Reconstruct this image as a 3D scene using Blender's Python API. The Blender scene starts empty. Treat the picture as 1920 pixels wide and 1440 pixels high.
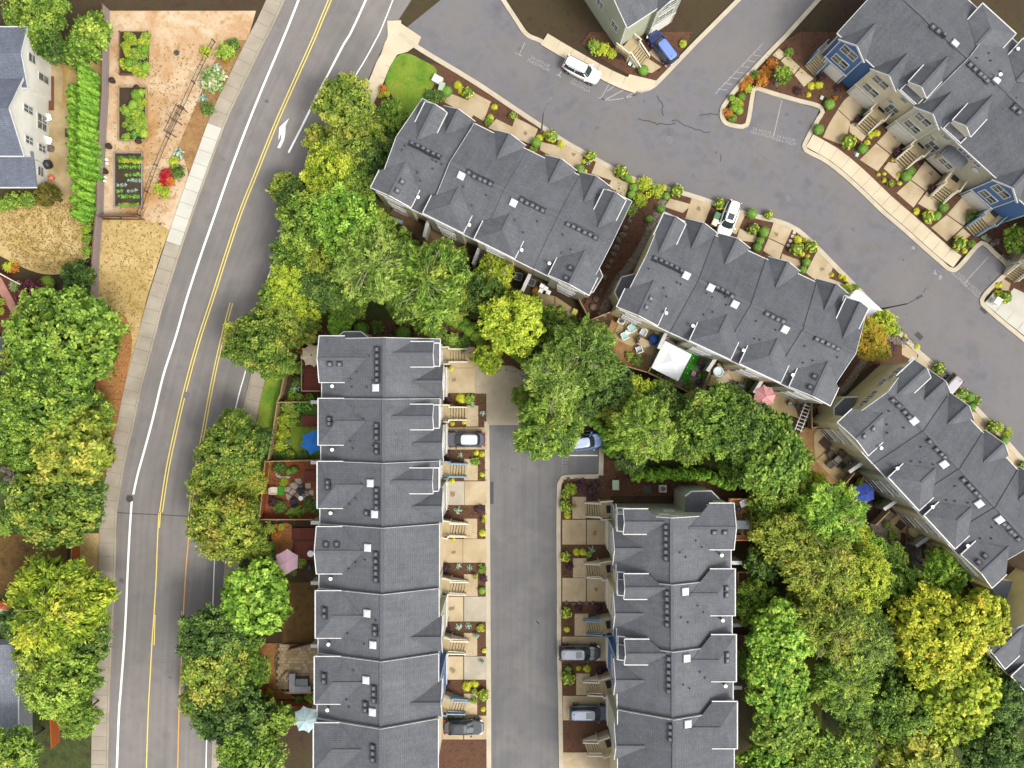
import bpy, math, random
import numpy as np
from mathutils import Vector, Matrix, noise as mnoise

# ---------------------------------------------------------------- camera, sky, sun, exposure
SC = bpy.context.scene
COL = SC.collection
H, F = 96.0, 1536.0            # drone height in metres; focal length in photo pixels (1920 wide)
cam_d = bpy.data.cameras.new('camera'); cam_d.sensor_width = 36.0; cam_d.lens = 36.0*F/1920.0
cam_d.clip_start = 1.0; cam_d.clip_end = 4000.0
cam = bpy.data.objects.new('camera', cam_d); COL.objects.link(cam)
cam.location = (0, 0, H); cam.rotation_euler = (0, 0, 0); SC.camera = cam
SUN_EL, SUN_AZ = math.radians(54), math.radians(-38)   # azimuth of the sun, counted from +X towards +Y
world = bpy.data.worlds.new('World'); SC.world = world; world.use_nodes = True
wn = world.node_tree; sky = wn.nodes.new('ShaderNodeTexSky'); sky.sky_type = 'NISHITA'; sky.sun_disc = False
sky.sun_elevation = SUN_EL; sky.sun_rotation = math.pi/2 - SUN_AZ; sky.dust_density = 3.0; sky.air_density = 0.8; sky.ozone_density = 0.6
hs = wn.nodes.new('ShaderNodeHueSaturation'); hs.inputs['Saturation'].default_value = 0.22   # thin high cloud
wn.links.new(sky.outputs[0], hs.inputs['Color']); wn.links.new(hs.outputs[0], wn.nodes['Background'].inputs[0]); wn.nodes['Background'].inputs[1].default_value = 0.15
sl = bpy.data.lights.new('sun', 'SUN'); sl.energy = 0.88; sl.angle = math.radians(16); sl.color = (1.0, 0.95, 0.87)
so = bpy.data.objects.new('sun', sl); COL.objects.link(so)
so.rotation_euler = Vector((math.cos(SUN_EL)*math.cos(SUN_AZ), math.cos(SUN_EL)*math.sin(SUN_AZ), math.sin(SUN_EL))).to_track_quat('Z', 'Y').to_euler()
SC.view_settings.view_transform = 'Standard'; SC.view_settings.look = 'None'; SC.view_settings.gamma = 1.0
SC.view_settings.use_curve_mapping = False
SC.view_settings.exposure = 1.68
try:
    SC.cycles.use_denoising = True; SC.cycles.max_bounces = 6; SC.cycles.transparent_max_bounces = 4
except Exception: pass
RNG = random.Random(7)
pi = math.pi

# ---------------------------------------------------------------- helpers
def P(px, py, z=0.0):
    """photo pixel + real height -> point in the place"""
    s = (H - z)/F
    return Vector(((px - 960)*s, (720 - py)*s, z))
def G2(pts, z=0.0): return [P(x, y, z) for x, y in pts]

def lin(h):
    h = h.lstrip('#'); out = []
    for i in (0, 2, 4):
        c = int(h[i:i+2], 16)/255
        out.append(c/12.92 if c <= .04045 else ((c + .055)/1.055)**2.4)
    return out
def C(h, k=.5): return tuple(min(.9, c*k) for c in lin(h)) + (1,)

def nt_new(name):
    m = bpy.data.materials.new(name); m.use_nodes = True
    nt = m.node_tree; b = nt.nodes['Principled BSDF']
    return m, nt, b
def N(nt, t, **kw):
    n = nt.nodes.new(t)
    for k, v in kw.items():
        if k[0] == 'i' and k[1:].isdigit(): n.inputs[int(k[1:])].default_value = v
        else: setattr(n, k, v)
    return n
def ramp(nt, stops):
    r = nt.nodes.new('ShaderNodeValToRGB'); e = r.color_ramp.elements
    while len(e) < len(stops): e.new(.5)
    for el, (p, c) in zip(e, stops): el.position = p; el.color = c
    return r
def noise_tex(nt, co, scale, detail=5, rough=.6, dist=0):
    n = nt.nodes.new('ShaderNodeTexNoise'); n.inputs['Scale'].default_value = scale
    n.inputs['Detail'].default_value = detail; n.inputs['Roughness'].default_value = rough; n.inputs['Distortion'].default_value = dist
    nt.links.new(co, n.inputs['Vector']); return n
def mixc(nt, fac, a, b, mode='MIX'):
    m = nt.nodes.new('ShaderNodeMix'); m.data_type = 'RGBA'; m.blend_type = mode
    for sock, v in ((m.inputs[0], fac), (m.inputs[6], a), (m.inputs[7], b)):
        if hasattr(v, 'is_output'): nt.links.new(v, sock)
        else: sock.default_value = v
    return m.outputs[2]
MATS = {}
def mat(name, c1, c2=None, c3=None, scale=3.0, fine=40.0, fine_amt=.25, big=0.0, cbig=None, rough=.9, bump=.3, k=.5, metallic=0, spec=.25, k2=None):
    """surface whose colour wanders between c1, c2 (and c3) with grain and relief"""
    if name in MATS: return MATS[name]
    m, nt, b = nt_new(name); MATS[name] = m
    co = nt.nodes.new('ShaderNodeTexCoord').outputs['Object']
    n1 = noise_tex(nt, co, scale)
    st = [(.32, C(c1, k)), (.68, C(c2 or c1, k))]
    if c3: st = [(.3, C(c1, k)), (.5, C(c2, k)), (.7, C(c3, k))]
    col = ramp(nt, st); nt.links.new(n1.outputs[0], col.inputs[0]); out = col.outputs[0]
    if cbig:
        nb = noise_tex(nt, co, big, 3, .55, .6); rb = ramp(nt, [(.4, (0, 0, 0, 1)), (.7, (.8, .8, .8, 1))]); nt.links.new(nb.outputs[0], rb.inputs[0])
        out = mixc(nt, rb.outputs[0], out, C(cbig, k))
    nf = noise_tex(nt, co, fine, 3, .7)
    if fine_amt:
        rf = ramp(nt, [(.3, (1-fine_amt,)*3+(1,)), (.7, (1+fine_amt,)*3+(1,))]); nt.links.new(nf.outputs[0], rf.inputs[0])
        out = mixc(nt, 1.0, out, rf.outputs[0], 'MULTIPLY')
    nt.links.new(out, b.inputs['Base Color'])
    b.inputs['Roughness'].default_value = rough; b.inputs['Metallic'].default_value = metallic
    b.inputs['Specular IOR Level'].default_value = spec
    if bump:
        bp = nt.nodes.new('ShaderNodeBump'); bp.inputs['Strength'].default_value = bump; bp.inputs['Distance'].default_value = .03
        nt.links.new(nf.outputs[0], bp.inputs['Height']); nt.links.new(bp.outputs[0], b.inputs['Normal'])
    return m
def plain(name, c, rough=.5, metallic=0, k=.6, spec=.4, coat=0, var=.08):
    if name in MATS: return MATS[name]
    m, nt, b = nt_new(name); MATS[name] = m
    co = nt.nodes.new('ShaderNodeTexCoord').outputs['Object']
    n = noise_tex(nt, co, 6.0, 4); r = ramp(nt, [(.3, (1-var,)*3+(1,)), (.7, (1+var,)*3+(1,))]); nt.links.new(n.outputs[0], r.inputs[0])
    nt.links.new(mixc(nt, 1.0, C(c, k), r.outputs[0], 'MULTIPLY'), b.inputs['Base Color'])
    b.inputs['Roughness'].default_value = rough; b.inputs['Metallic'].default_value = metallic; b.inputs['Specular IOR Level'].default_value = spec
    b.inputs['Coat Weight'].default_value = coat
    return m

class G:
    """collects faces; obj() links them as one mesh object"""
    def __init__(s): s.v = []; s.f = []; s.mi = []; s.cur = 0
    def add(s, vs, fs):
        o = len(s.v); s.v += [tuple(v) for v in vs]; s.f += [tuple(i+o for i in f) for f in fs]; s.mi += [s.cur]*len(fs); return s
    def face(s, *pts): return s.add(pts, [tuple(range(len(pts)))])
    def box(s, x0, x1, y0, y1, z0, z1, T=None):
        vs = [Vector(p) for p in ((x0,y0,z0),(x1,y0,z0),(x1,y1,z0),(x0,y1,z0),(x0,y0,z1),(x1,y0,z1),(x1,y1,z1),(x0,y1,z1))]
        if T is not None: vs = [T @ v for v in vs]
        return s.add(vs, [(3,2,1,0),(4,5,6,7),(0,1,5,4),(1,2,6,5),(2,3,7,6),(3,0,4,7)])
    def bar(s, a, b, w, h=None):
        a, b = Vector(a), Vector(b); h = h or w; d = (b-a); L = d.length
        if L < 1e-6: return s
        d /= L; up = Vector((0,0,1)) if abs(d.z) < .95 else Vector((1,0,0)); sd = d.cross(up).normalized(); up = sd.cross(d)
        vs = [p + sd*(i*w/2) + up*(j*h/2) for p in (a, b) for i, j in ((-1,-1),(1,-1),(1,1),(-1,1))]
        return s.add(vs, [(0,3,2,1)[::-1],(4,5,6,7)[::-1],(0,1,5,4),(1,2,6,5),(2,3,7,6),(3,0,4,7)])
    def prism(s, poly, z0, z1, bottom=False):
        n = len(poly); p = [(q[0], q[1]) for q in poly]
        ar = sum(p[i][0]*p[(i+1)%n][1]-p[(i+1)%n][0]*p[i][1] for i in range(n))
        if ar < 0: p = p[::-1]
        vs = [(x,y,z0) for x,y in p] + [(x,y,z1) for x,y in p]
        fs = [tuple(range(n, 2*n))] + [(i,(i+1)%n,(i+1)%n+n,i+n) for i in range(n)]
        if bottom: fs.append(tuple(range(n))[::-1])
        return s.add(vs, fs)
    def sheet(s, poly, z):
        n = len(poly); p = [(q[0], q[1]) for q in poly]
        ar = sum(p[i][0]*p[(i+1)%n][1]-p[(i+1)%n][0]*p[i][1] for i in range(n))
        if ar < 0: p = p[::-1]
        return s.add([(x,y,z) for x,y in p], [tuple(range(n))])
    def tube(s, pts, rs, n=6, cap=True):
        pts = [Vector(p) for p in pts]
        if not hasattr(rs, '__len__'): rs = [rs]*len(pts)
        vs = []; fs = []
        for i, p in enumerate(pts):
            d = (pts[min(i+1, len(pts)-1)] - pts[max(i-1, 0)]).normalized()
            up = Vector((0,0,1)) if abs(d.z) < .95 else Vector((1,0,0)); a = d.cross(up).normalized(); b = a.cross(d)
            for k in range(n):
                t = 2*pi*k/n; vs.append(p + a*(math.cos(t)*rs[i]) + b*(math.sin(t)*rs[i]))
        for i in range(len(pts)-1):
            for k in range(n):
                fs.append((i*n+k, i*n+(k+1)%n, (i+1)*n+(k+1)%n, (i+1)*n+k))
        if cap: fs += [tuple(range(n))[::-1], tuple(range((len(pts)-1)*n, len(pts)*n))]
        return s.add(vs, fs)
    def lathe(s, prof, n=12, c=(0,0,0)):
        vs = [(c[0]+r*math.cos(2*pi*k/n), c[1]+r*math.sin(2*pi*k/n), c[2]+z) for r, z in prof for k in range(n)]
        fs = [(i*n+k, i*n+(k+1)%n, (i+1)*n+(k+1)%n, (i+1)*n+k) for i in range(len(prof)-1) for k in range(n)]
        fs += [tuple(range(n))[::-1], tuple(range((len(prof)-1)*n, len(prof)*n))]
        return s.add(vs, fs)
    def blob(s, c, r, rz=None, seed=0, amp=.18, nu=8, nv=6):
        rz = rz or r; vs = []; fs = []
        for j in range(nv+1):
            ph = -pi/2 + pi*j/nv
            for k in range(nu):
                t = 2*pi*k/nu; d = Vector((math.cos(t)*math.cos(ph), math.sin(t)*math.cos(ph), math.sin(ph)))
                q = 1 + amp*mnoise.noise(d*1.7 + Vector((seed*3.1, seed*1.7, 0)))
                vs.append((c[0]+d.x*r*q, c[1]+d.y*r*q, c[2]+d.z*rz*q))
        for j in range(nv):
            for k in range(nu): fs.append((j*nu+k, j*nu+(k+1)%nu, (j+1)*nu+(k+1)%nu, (j+1)*nu+k))
        return s.add(vs, fs)
    def mesh(s, name, mats, smooth=False, uv=False):
        me = bpy.data.meshes.new(name); me.from_pydata(s.v, [], s.f)
        for m in (mats if isinstance(mats, (list, tuple)) else [mats]): me.materials.append(m)
        if isinstance(mats, (list, tuple)) and len(mats) > 1: me.polygons.foreach_set('material_index', s.mi)
        if smooth: me.polygons.foreach_set('use_smooth', [True]*len(s.f))
        if uv:
            L = me.uv_layers.new(name='uv'); 
            for p in me.polygons:
                n = p.normal; t = Vector((0,0,1)).cross(n)
                t = Vector((1,0,0)) if t.length < 1e-3 else t.normalized(); b = n.cross(t)
                for li in p.loop_indices:
                    co = me.vertices[me.loops[li].vertex_index].co; L.data[li].uv = (co.dot(t), co.dot(b))
        me.update(); return me
    def obj(s, name, mats, parent=None, loc=None, rz=0, smooth=False, uv=False, kind=None, label=None):
        return link(name, s.mesh(name, mats, smooth, uv), parent, loc, rz, kind, label)
CH = {}
def link(name, data, parent=None, loc=None, rz=0, kind=None, label=None, scale=None):
    o = bpy.data.objects.new(name, data); COL.objects.link(o)
    if parent is not None: o.parent = parent; CH.setdefault(parent.name, []).append(o)
    if loc is not None: o.location = loc
    if rz: o.rotation_euler = (0, 0, rz)
    if scale is not None: o.scale = scale
    if kind: o['kind'] = kind
    if label: o['label'] = label
    return o
THINGS = []
def tag(o, label, cat, group=None):
    o['label'] = label; o['category'] = cat
    if group: o['group'] = group
    THINGS.append(o); return o
def thing(name, label, cat, loc=(0,0,0), rz=0, group=None):
    return tag(link(name, None, None, loc, rz), label, cat, group)
def dup(root, loc, rz=0, label=None, group=None, scale=None):
    """copy of a thing with copies of its parts and sub-parts"""
    r = root.copy(); COL.objects.link(r); r.location = loc; r.rotation_euler = (0, 0, rz)
    if scale is not None: r.scale = scale
    if label: r['label'] = label
    if group: r['group'] = group
    THINGS.append(r)
    for ch in list(CH.get(root.name, ())):
        c = ch.copy(); COL.objects.link(c); c.parent = r; CH.setdefault(r.name, []).append(c)
        for g in list(CH.get(ch.name, ())):
            d = g.copy(); COL.objects.link(d); d.parent = c; CH.setdefault(c.name, []).append(d)
    return r
def smooth_line(pts, step=14.0):
    """Catmull-Rom through pixel points"""
    out = []; n = len(pts)
    for i in range(n-1):
        p0, p1, p2, p3 = pts[max(i-1,0)], pts[i], pts[i+1], pts[min(i+2,n-1)]
        L = math.dist(p1, p2); k = max(1, int(L/step))
        for j in range(k):
            t = j/k
            out.append(tuple(.5*((2*b)+(-a+c)*t+(2*a-5*b+4*c-d)*t*t+(-a+3*b-3*c+d)*t**3) for a,b,c,d in zip(p0,p1,p2,p3)))
    out.append(tuple(pts[-1])); return out
def offset(pts, d):
    """polyline (2-D points) shifted sideways by d (left positive)"""
    pts = [Vector((p[0], p[1])) for p in pts]; out = []
    for i, p in enumerate(pts):
        a = pts[max(i-1,0)]; b = pts[min(i+1,len(pts)-1)]; t = (b-a).normalized()
        out.append(p + Vector((-t.y, t.x))*d)
    return out
def resample(pts, step):
    pts = [Vector((p[0], p[1])) for p in pts]; L = [0]
    for a, b in zip(pts, pts[1:]): L.append(L[-1] + (b-a).length)
    n = max(1, round(L[-1]/step)); out = []; i = 0
    for k in range(n+1):
        d = L[-1]*k/n
        while i < len(L)-2 and L[i+1] < d: i += 1
        t = (d-L[i])/max(1e-9, L[i+1]-L[i]); out.append(pts[i].lerp(pts[i+1], t))
    return out
def strip(g, pts, a, b, z0, z1=None):
    """band between two sideways offsets of a polyline: flat sheet (z0) or solid (z0..z1)"""
    A, B = offset(pts, a), offset(pts, b); n = len(A)
    if z1 is None:
        vs = [(p.x,p.y,z0) for p in A] + [(p.x,p.y,z0) for p in B]
        return g.add(vs, [(i,i+1,i+1+n,i+n) if a < b else (i+n,i+1+n,i+1,i) for i in range(n-1)][::1])
    vs = [(p.x,p.y,z0) for p in A]+[(p.x,p.y,z0) for p in B]+[(p.x,p.y,z1) for p in A]+[(p.x,p.y,z1) for p in B]
    fs = []
    for i in range(n-1):
        fs += [(2*n+i,2*n+i+1,3*n+i+1,3*n+i),(i,i+1,2*n+i+1,2*n+i),(n+i,3*n+i,3*n+i+1,n+i+1)]
    fs += [(0,2*n,3*n,n),(n-1,2*n-1,4*n-1,3*n-1)]
    return g.add(vs, fs)
def world_line(px): return [P(x, y) for x, y in smooth_line(px)]
# ---------------------------------------------------------------- materials of the ground
M_earth = mat('bark_soil', '#3a2b1f', '#4e3828', '#343a1e', scale=.8, fine=14, fine_amt=.45, bump=.6, big=.06, cbig='#4c4a26')
M_mulch = mat('bark_mulch', '#4c3324', '#6b4a35', '#593b2a', scale=1.6, fine=16, fine_amt=.5, bump=.9)
M_street = mat('street_asphalt', '#7f7a76', '#8e8883', '#868079', scale=.35, fine=30, fine_amt=.09, big=.09, cbig='#77736f', bump=.25)
M_road = mat('road_asphalt', '#6f6d71', '#7d7b7f', '#77746f', scale=.4, fine=30, fine_amt=.09, big=.12, cbig='#85807a', bump=.25)
M_lane = mat('lane_asphalt', '#737171', '#807e7c', '#7a7877', scale=.4, fine=30, fine_amt=.09, big=.15, cbig='#6b6a6c', bump=.25)
M_kerb = mat('kerb_concrete', '#bdb198', '#cfc3ab', scale=.7, fine=18, fine_amt=.08, k=.55)
M_walk = mat('pale_slab_concrete', '#cfc0a2', '#dccdb1', scale=.6, fine=18, fine_amt=.07, k=.55, big=.25, cbig='#c6b596')
M_oldwalk = mat('grey_slab_concrete', '#a89d8a', '#bbb09c', scale=.5, fine=16, fine_amt=.1, k=.52, big=.22, cbig='#9a8f7e')
M_newwalk = mat('fresh_slab_concrete', '#c3c0b2', '#cfccbf', scale=.5, fine=16, fine_amt=.06, k=.55)
M_drive = mat('driveway_concrete', '#b9a584', '#c9b695', '#cfbe9e', scale=.55, fine=16, fine_amt=.08, k=.54, big=.35, cbig='#b09a72')
M_drive2 = mat('pale_driveway_concrete', '#b5ab97', '#c6bca7', scale=.6, fine=16, fine_amt=.08, k=.54, big=.3, cbig='#a59c88')
M_patio = mat('patio_concrete', '#b8a074', '#cbb488', '#c0aa80', scale=.6, fine=14, fine_amt=.1, big=.4, cbig='#a08a5e')
M_dry = mat('dry_grass', '#c5a666', '#d8bd84', '#b29555', scale=.5, fine=9, fine_amt=.3, big=.16, cbig='#a98a3f', bump=.8)
M_bark = mat('pale_bark_chip', '#cdae88', '#e0c9a8', '#bf9c68', scale=.9, fine=11, fine_amt=.25, big=.2, cbig='#b37d3e', bump=.8)
M_verge = mat('verge_bark', '#8a6442', '#a47c50', '#b48f62', scale=.8, fine=11, fine_amt=.4, bump=.8)
M_orange = mat('fallen_leaf_litter', '#a2673a', '#b87f49', '#845430', scale=2.0, fine=9, fine_amt=.45, bump=.8)
M_brown = mat('brown_lawn', '#5a4320', '#715528', '#4a3a1c', scale=.6, fine=9, fine_amt=.4, bump=.8)
M_lawn = mat('green_lawn', '#4c7a1c', '#6b9424', '#8a9a30', scale=.5, fine=9, fine_amt=.35, big=.3, cbig='#9aa03a', bump=.8)
M_turf = plain('artificial_turf', '#3f9a1c', .9)
M_white = plain('road_paint_white', '#f0efe8', .7, k=.62, var=.12)
M_faded = mat('worn_white_paint', '#858384', '#b9b7b4', scale=5, fine=30, fine_amt=.15, k=.55)
M_yellow = plain('road_paint_yellow', '#e6cd62', .7, k=.6, var=.12)
M_amber = plain('road_paint_amber', '#e0a24c', .7, k=.6, var=.12)
M_tar = plain('crack_sealant', '#2b2a2c', .5)
M_iron = mat('cast_iron', '#77737a', '#8b878d', scale=9, fine=40, rough=.6, metallic=.2)
M_iron2 = mat('dark_cast_iron', '#4c4644', '#5f5854', scale=9, fine=40, rough=.6, metallic=.2)
M_joint = mat('joint_soil', '#6b5f4c', '#5b503f', scale=3)

# ---------------------------------------------------------------- ground sheets
def sheet(name, px, z, m, kind='structure', smooth=0):
    if smooth: px = smooth_line(list(px)+[px[0]], smooth)[:-1]
    return G().sheet(G2(px), z).obj(name, m, kind=kind)
G().sheet([(-1500,-1500),(1500,-1500),(1500,1500),(-1500,1500)], -.06).obj('ground', M_earth, kind='structure')

ST_L = smooth_line([(700,-400),(560,-60),(512,50),(495,82),(462,150),(428,222),(399,300),(374,370),(350,440),(327,510),(305,580),(287,650),(268,720),(251,800),(237,860),(228,910),(220,965),(218,1040),(215,1110),(212,1180),(208,1250),(205,1360),(203,1500),(200,1900)])
ST_R = smooth_line([(955,-400),(815,-80),(752,30),(722,80),(690,150),(655,225),(620,300),(585,375),(556,440),(528,505),(505,570),(488,630),(472,700),(458,760),(446,830),(436,900),(428,960),(424,1020),(420,1080),(414,1150),(408,1220),(403,1290),(400,1360),(396,1500),(392,1900)])
def ribbon(name, left, right, z, m, n=90):
    """road between two edge lines, with UVs across and along it so wear can follow the traffic"""
    A = resample([P(*p) for p in left], 1e9 if False else 3.0); B = resample([P(*p) for p in right], 3.0)
    pick = lambda L, f: L[min(len(L)-1, int(f*(len(L)-1)+.5))]
    A = [pick(A, k/n) for k in range(n+1)]; B = [pick(B, k/n) for k in range(n+1)]
    me = bpy.data.meshes.new(name); me.from_pydata([(p.x,p.y,z) for p in A]+[(p.x,p.y,z) for p in B], [], [(k, n+1+k, n+2+k, k+1)[::-1] for k in range(n)])
    uv = me.uv_layers.new(name='uv')
    for p in me.polygons:
        for li in p.loop_indices:
            i = me.loops[li].vertex_index; uv.data[li].uv = (0 if i <= n else 12.0, (i % (n+1))*3.0)
    me.materials.append(m); return link(name, me, kind='structure')
def wear(m, uvscale, amt):
    nt = m.node_tree; b = nt.nodes['Principled BSDF']; src = b.inputs['Base Color'].links[0].from_socket
    tc = nt.nodes.new('ShaderNodeTexCoord'); mp = nt.nodes.new('ShaderNodeMapping'); mp.inputs['Scale'].default_value = uvscale[:3]
    nt.links.new(tc.outputs['UV' if uvscale[3] else 'Object'], mp.inputs[0]); n = noise_tex(nt, mp.outputs[0], 1.0, 4, .6)
    r = ramp(nt, [(.3, (1-amt,)*3+(1,)), (.7, (1+amt,)*3+(1,))]); nt.links.new(n.outputs[0], r.inputs[0]); nt.links.new(mixc(nt, 1.0, src, r.outputs[0], 'MULTIPLY'), b.inputs['Base Color'])
wear(M_street, (1.6, .02, 1, 1), .1); wear(M_lane, (1.5, .04, 1, 0), .1)
street = ribbon('street', ST_L, ST_R, 0.0, M_street)
def lane_line(parent, px, w, m=M_white, z=.008, name='lane_line', smooth=True):
    pts = [P(x, y) for x, y in (smooth_line(px) if smooth else px)]
    return strip(G(), pts, -w/2, w/2, z).obj(name, m, parent)
W1 = [(625,-170),(552,20),(527,82),(494,160),(462,240),(432,320),(404,400),(376,480),(350,560),(330,630),(306,705),(288,780),(272,840),(258,890),(250,927)]
lane_line(street, W1, .24); lane_line(street, [(247,940),(243,1000),(239,1080),(236,1150),(232,1220),(226,1300),(222,1360),(214,1600)], .24)
Y1 = [(690,-170),(610,20),(584,82),(549,160),(514,240),(482,320),(452,395),(425,475),(398,560),(372,640),(350,720),(331,800),(314,880),(302,960)]
for d in (-.16, .16):
    p = offset([P(x,y) for x,y in smooth_line(Y1)], d); strip(G(), p, -.06, .06, .008).obj('lane_line', M_yellow, street)
lane_line(street, [(301,960),(299,990)], .11, M_yellow); lane_line(street, [(298,962),(295,1020),(293,1080),(289,1150),(286,1190),(282,1260),(277,1360),(270,1600)], .12, M_yellow)
lane_line(street, [(291,1153),(289,1210)], .1, M_yellow)
Y2 = [(434,568),(420,620),(404,690),(394,740),(383,800),(370,870),(360,930),(355,980)]
for d in (-.15, .15):
    p = offset([P(x,y) for x,y in smooth_line(Y2)], d); strip(G(), p, -.055, .055, .008).obj('lane_line', M_yellow, street)
lane_line(street, [(355,980),(352,1030),(350,1050),(346,1110),(342,1190),(340,1240),(337,1300),(335,1360),(330,1600)], .12, M_amber)
lane_line(street, [(341,1146),(339,1200)], .1, M_amber)
lane_line(street, [(760,-170),(668,40),(645,82),(620,130),(594,180),(567,235),(541,286)], .22)
lane_line(street, [(800,-170),(725,30),(702,80),(680,120),(662,150),(640,200),(600,275),(565,345),(535,410),(522,460),(508,505),(494,550),(480,610),(462,690),(448,740),(437,790),(425,870),(415,940),(407,1000),(403,1036),(399,1135),(395,1220),(388,1360),(384,1600)], .12)
# turn arrow painted on the street (left and straight)
ar = G()
ar.sheet(G2([(542,222),(530,233),(524,239),(522,263),(526.5,252),(528,252),(527,262),(520,277),(525,278),(532.5,263),(535,250),(535,236)]), .01)
ar.obj('turn_arrow', M_white, street)
seam = G(); strip(seam, [P(x,y) for x,y in ((218,961),(250,963),(300,965),(353,968))], -.045, .045, .007); seam.obj('tar_seam', M_tar, street)

UP = [(752,60),(780,82),(820,107),(862,132),(910,162),(962,197),(1016,233),(1060,262),(1110,290),(1160,318),(1205,338),(1262,353),(1310,367),(1370,388),(1420,402),(1462,412),(1497,428),(1535,462),(1572,500),(1612,540),(1650,580),(1690,622),(1730,662),(1770,700),(1815,745),(1860,792),(1920,860),(2010,962),(2200,1180)]
UPs = smooth_line(UP)
TOPL = [(900,-60),(962,36),(985,68),(1010,80),(1040,97),(1080,120),(1120,143),(1160,162),(1182,170),(1200,173),(1215,171),(1228,164),(1240,153),(1262,130),(1285,106),(1310,80),(1352,38),(1470,-80)]
TOPR = [(1600,-80),(1482,52),(1455,80),(1420,117),(1385,155),(1358,190),(1350,205),(1350,222),(1358,234),(1375,240),(1392,242),(1402,238),(1407,225),(1412,195),(1416,172),(1418,170),(1450,180),(1492,192),(1536,205),(1530,222),(1518,243),(1508,262),(1503,275),(1507,284),(1520,292),(1545,305),(1580,332),(1615,364),(1650,398),(1690,432),(1730,468),(1760,494),(1775,507),(1786,511),(1797,506),(1812,490),(1832,466),(1841,459),(1862,478),(1886,503),(1870,522),(1852,540),(1841,553),(1836,562),(1838,572),(1850,584),(1880,610),(1920,643),(2000,715),(2250,950)]
road = sheet('road', [(735,80),(752,60),(760,20),(800,-40)] and (UPs + TOPR[::-1] + TOPL[::-1]), .004, M_road)
LANE = [(917,797),(965,797),(1040,797),(1124,826),(1122,889),(1068,890),(1052,893),(1046,903),(1044,920),(1043,1000),(1044,1100),(1044,1200),(1046,1300),(1047,1360),(1050,1600),(921,1600),(921,1360),(920,1200),(919,1000),(918,850)]
lane = sheet('lower_lane', LANE, .004, M_lane)

# paint and text on the private roads
def seg(px, w=.11, parent=road, m=M_faded, z=.012): return lane_line(parent, px, w, m, z, 'painted_line', False)
seg([(984,80),(973,103)]); seg([(966,99),(978,105)])
seg([(1053,133),(1048,141)]); seg([(1043,139),(1052,144)]); seg([(1147,150),(1127,183)]); seg([(1122,183),(1134,187)])
seg([(1158,157),(1139,171)]); seg([(1176,165),(1137,186)]); seg([(1192,171),(1171,184)]); seg([(1201,174),(1186,180)])
seg([(1127,185),(1140,188),(1160,186),(1180,182),(1195,177),(1208,172)])
seg([(1430,82),(1341,176)], .09); 
for i in range(8): seg([(1420-i*10.7,92+i*10.6),(1430-i*10.0-4,94+i*10.8)] if i == 0 else [(1420-i*10.7,92+i*10.6),(1438-i*10.7,95+i*10.6)], .08)
seg([(1466,188),(1449,261)], .12)
seg([(1853,482),(1808,531)], .1)
seg([(1047,854),(1121,854)], .12, lane, M_white); seg([(1047,810),(1121,808)], .1, lane)
def stencil(text, px, py, ang, size, parent, z=.014, m=M_faded):
    cu = bpy.data.curves.new('stencil_lettering', 'FONT'); cu.body = text; cu.size = size; cu.align_x = 'CENTER'; cu.align_y = 'CENTER'
    cu.space_line = .85; cu.space_character = 1.15; cu.materials.append(m)
    o = link('stencil_lettering', cu, parent, P(px, py, z), ang); return o
stencil('24 HOUR\nMAXIMUM', 1058, 879, -pi/2, .5, lane)
stencil('24 HOUR\nMAXIMUM', 1011, 119, math.radians(-27), .55, road); stencil('24 HOUR\nMAXIMUM', 1089, 160, math.radians(-27), .5, road)
stencil('24 HOUR\nMAXIMUM', 1428, 249, math.radians(-14), .5, road); stencil('24 HOUR\nMAXIMUM', 1473, 263, math.radians(-14), .5, road)
stencil('24 HOUR\nMAXIMUM', 1799, 519, math.radians(-42), .5, road); stencil('24 HOUR\nMAXIMUM', 1823, 542, math.radians(-42), .5, road)
def stain(px, py, r, m, seed, parent, z=.0095):
    rr = random.Random(seed); n = 14; c = P(px, py); G().sheet([(c.x+math.cos(2*pi*k/n)*r*rr.uniform(.45,1.2), c.y+math.sin(2*pi*k/n)*r*rr.uniform(.45,1.2)) for k in range(n)], z).obj('oil_stain', m, parent)
M_oil = plain('oil_stain', '#5c595a', .5); M_pale = plain('pale_scuff', '#8f8c8a', .9)
for i, (x, y, r) in enumerate(((1012,1164,.35),(1018,1158,.25),(1006,1168,.3),(1004,1106,.2),(996,1004,.15),(1030,950,.2),(980,1320,.15),(935,1230,.2),(960,880,.25),(1000,1250,.12))): stain(x, y, r, M_oil, i, lane)
for i, (x, y, r) in enumerate(((975,92,.3),(1208,190,.2),(1540,350,.25),(1600,430,.3),(1700,590,.2),(1420,300,.2),(1120,240,.25),(1300,330,.2),(1475,215,.3),(1500,230,.25),(1855,520,.25),(1740,540,.2))): stain(x, y, r, M_oil, i+40, road)
for i, (x, y, r) in enumerate(((1755,512,.35),(1763,520,.3),(1712,465,.3),(1085,300,.15))): stain(x, y, r, M_pale, i+80, road)
for i, (x, y, r) in enumerate(((300,420,.2),(420,300,.15),(350,980,.3),(228,1088,.4),(240,930,.2),(500,190,.25),(260,1240,.15),(319,1270,.2))): stain(x, y, r, M_oil, i+120, street)
cr = G()
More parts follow.
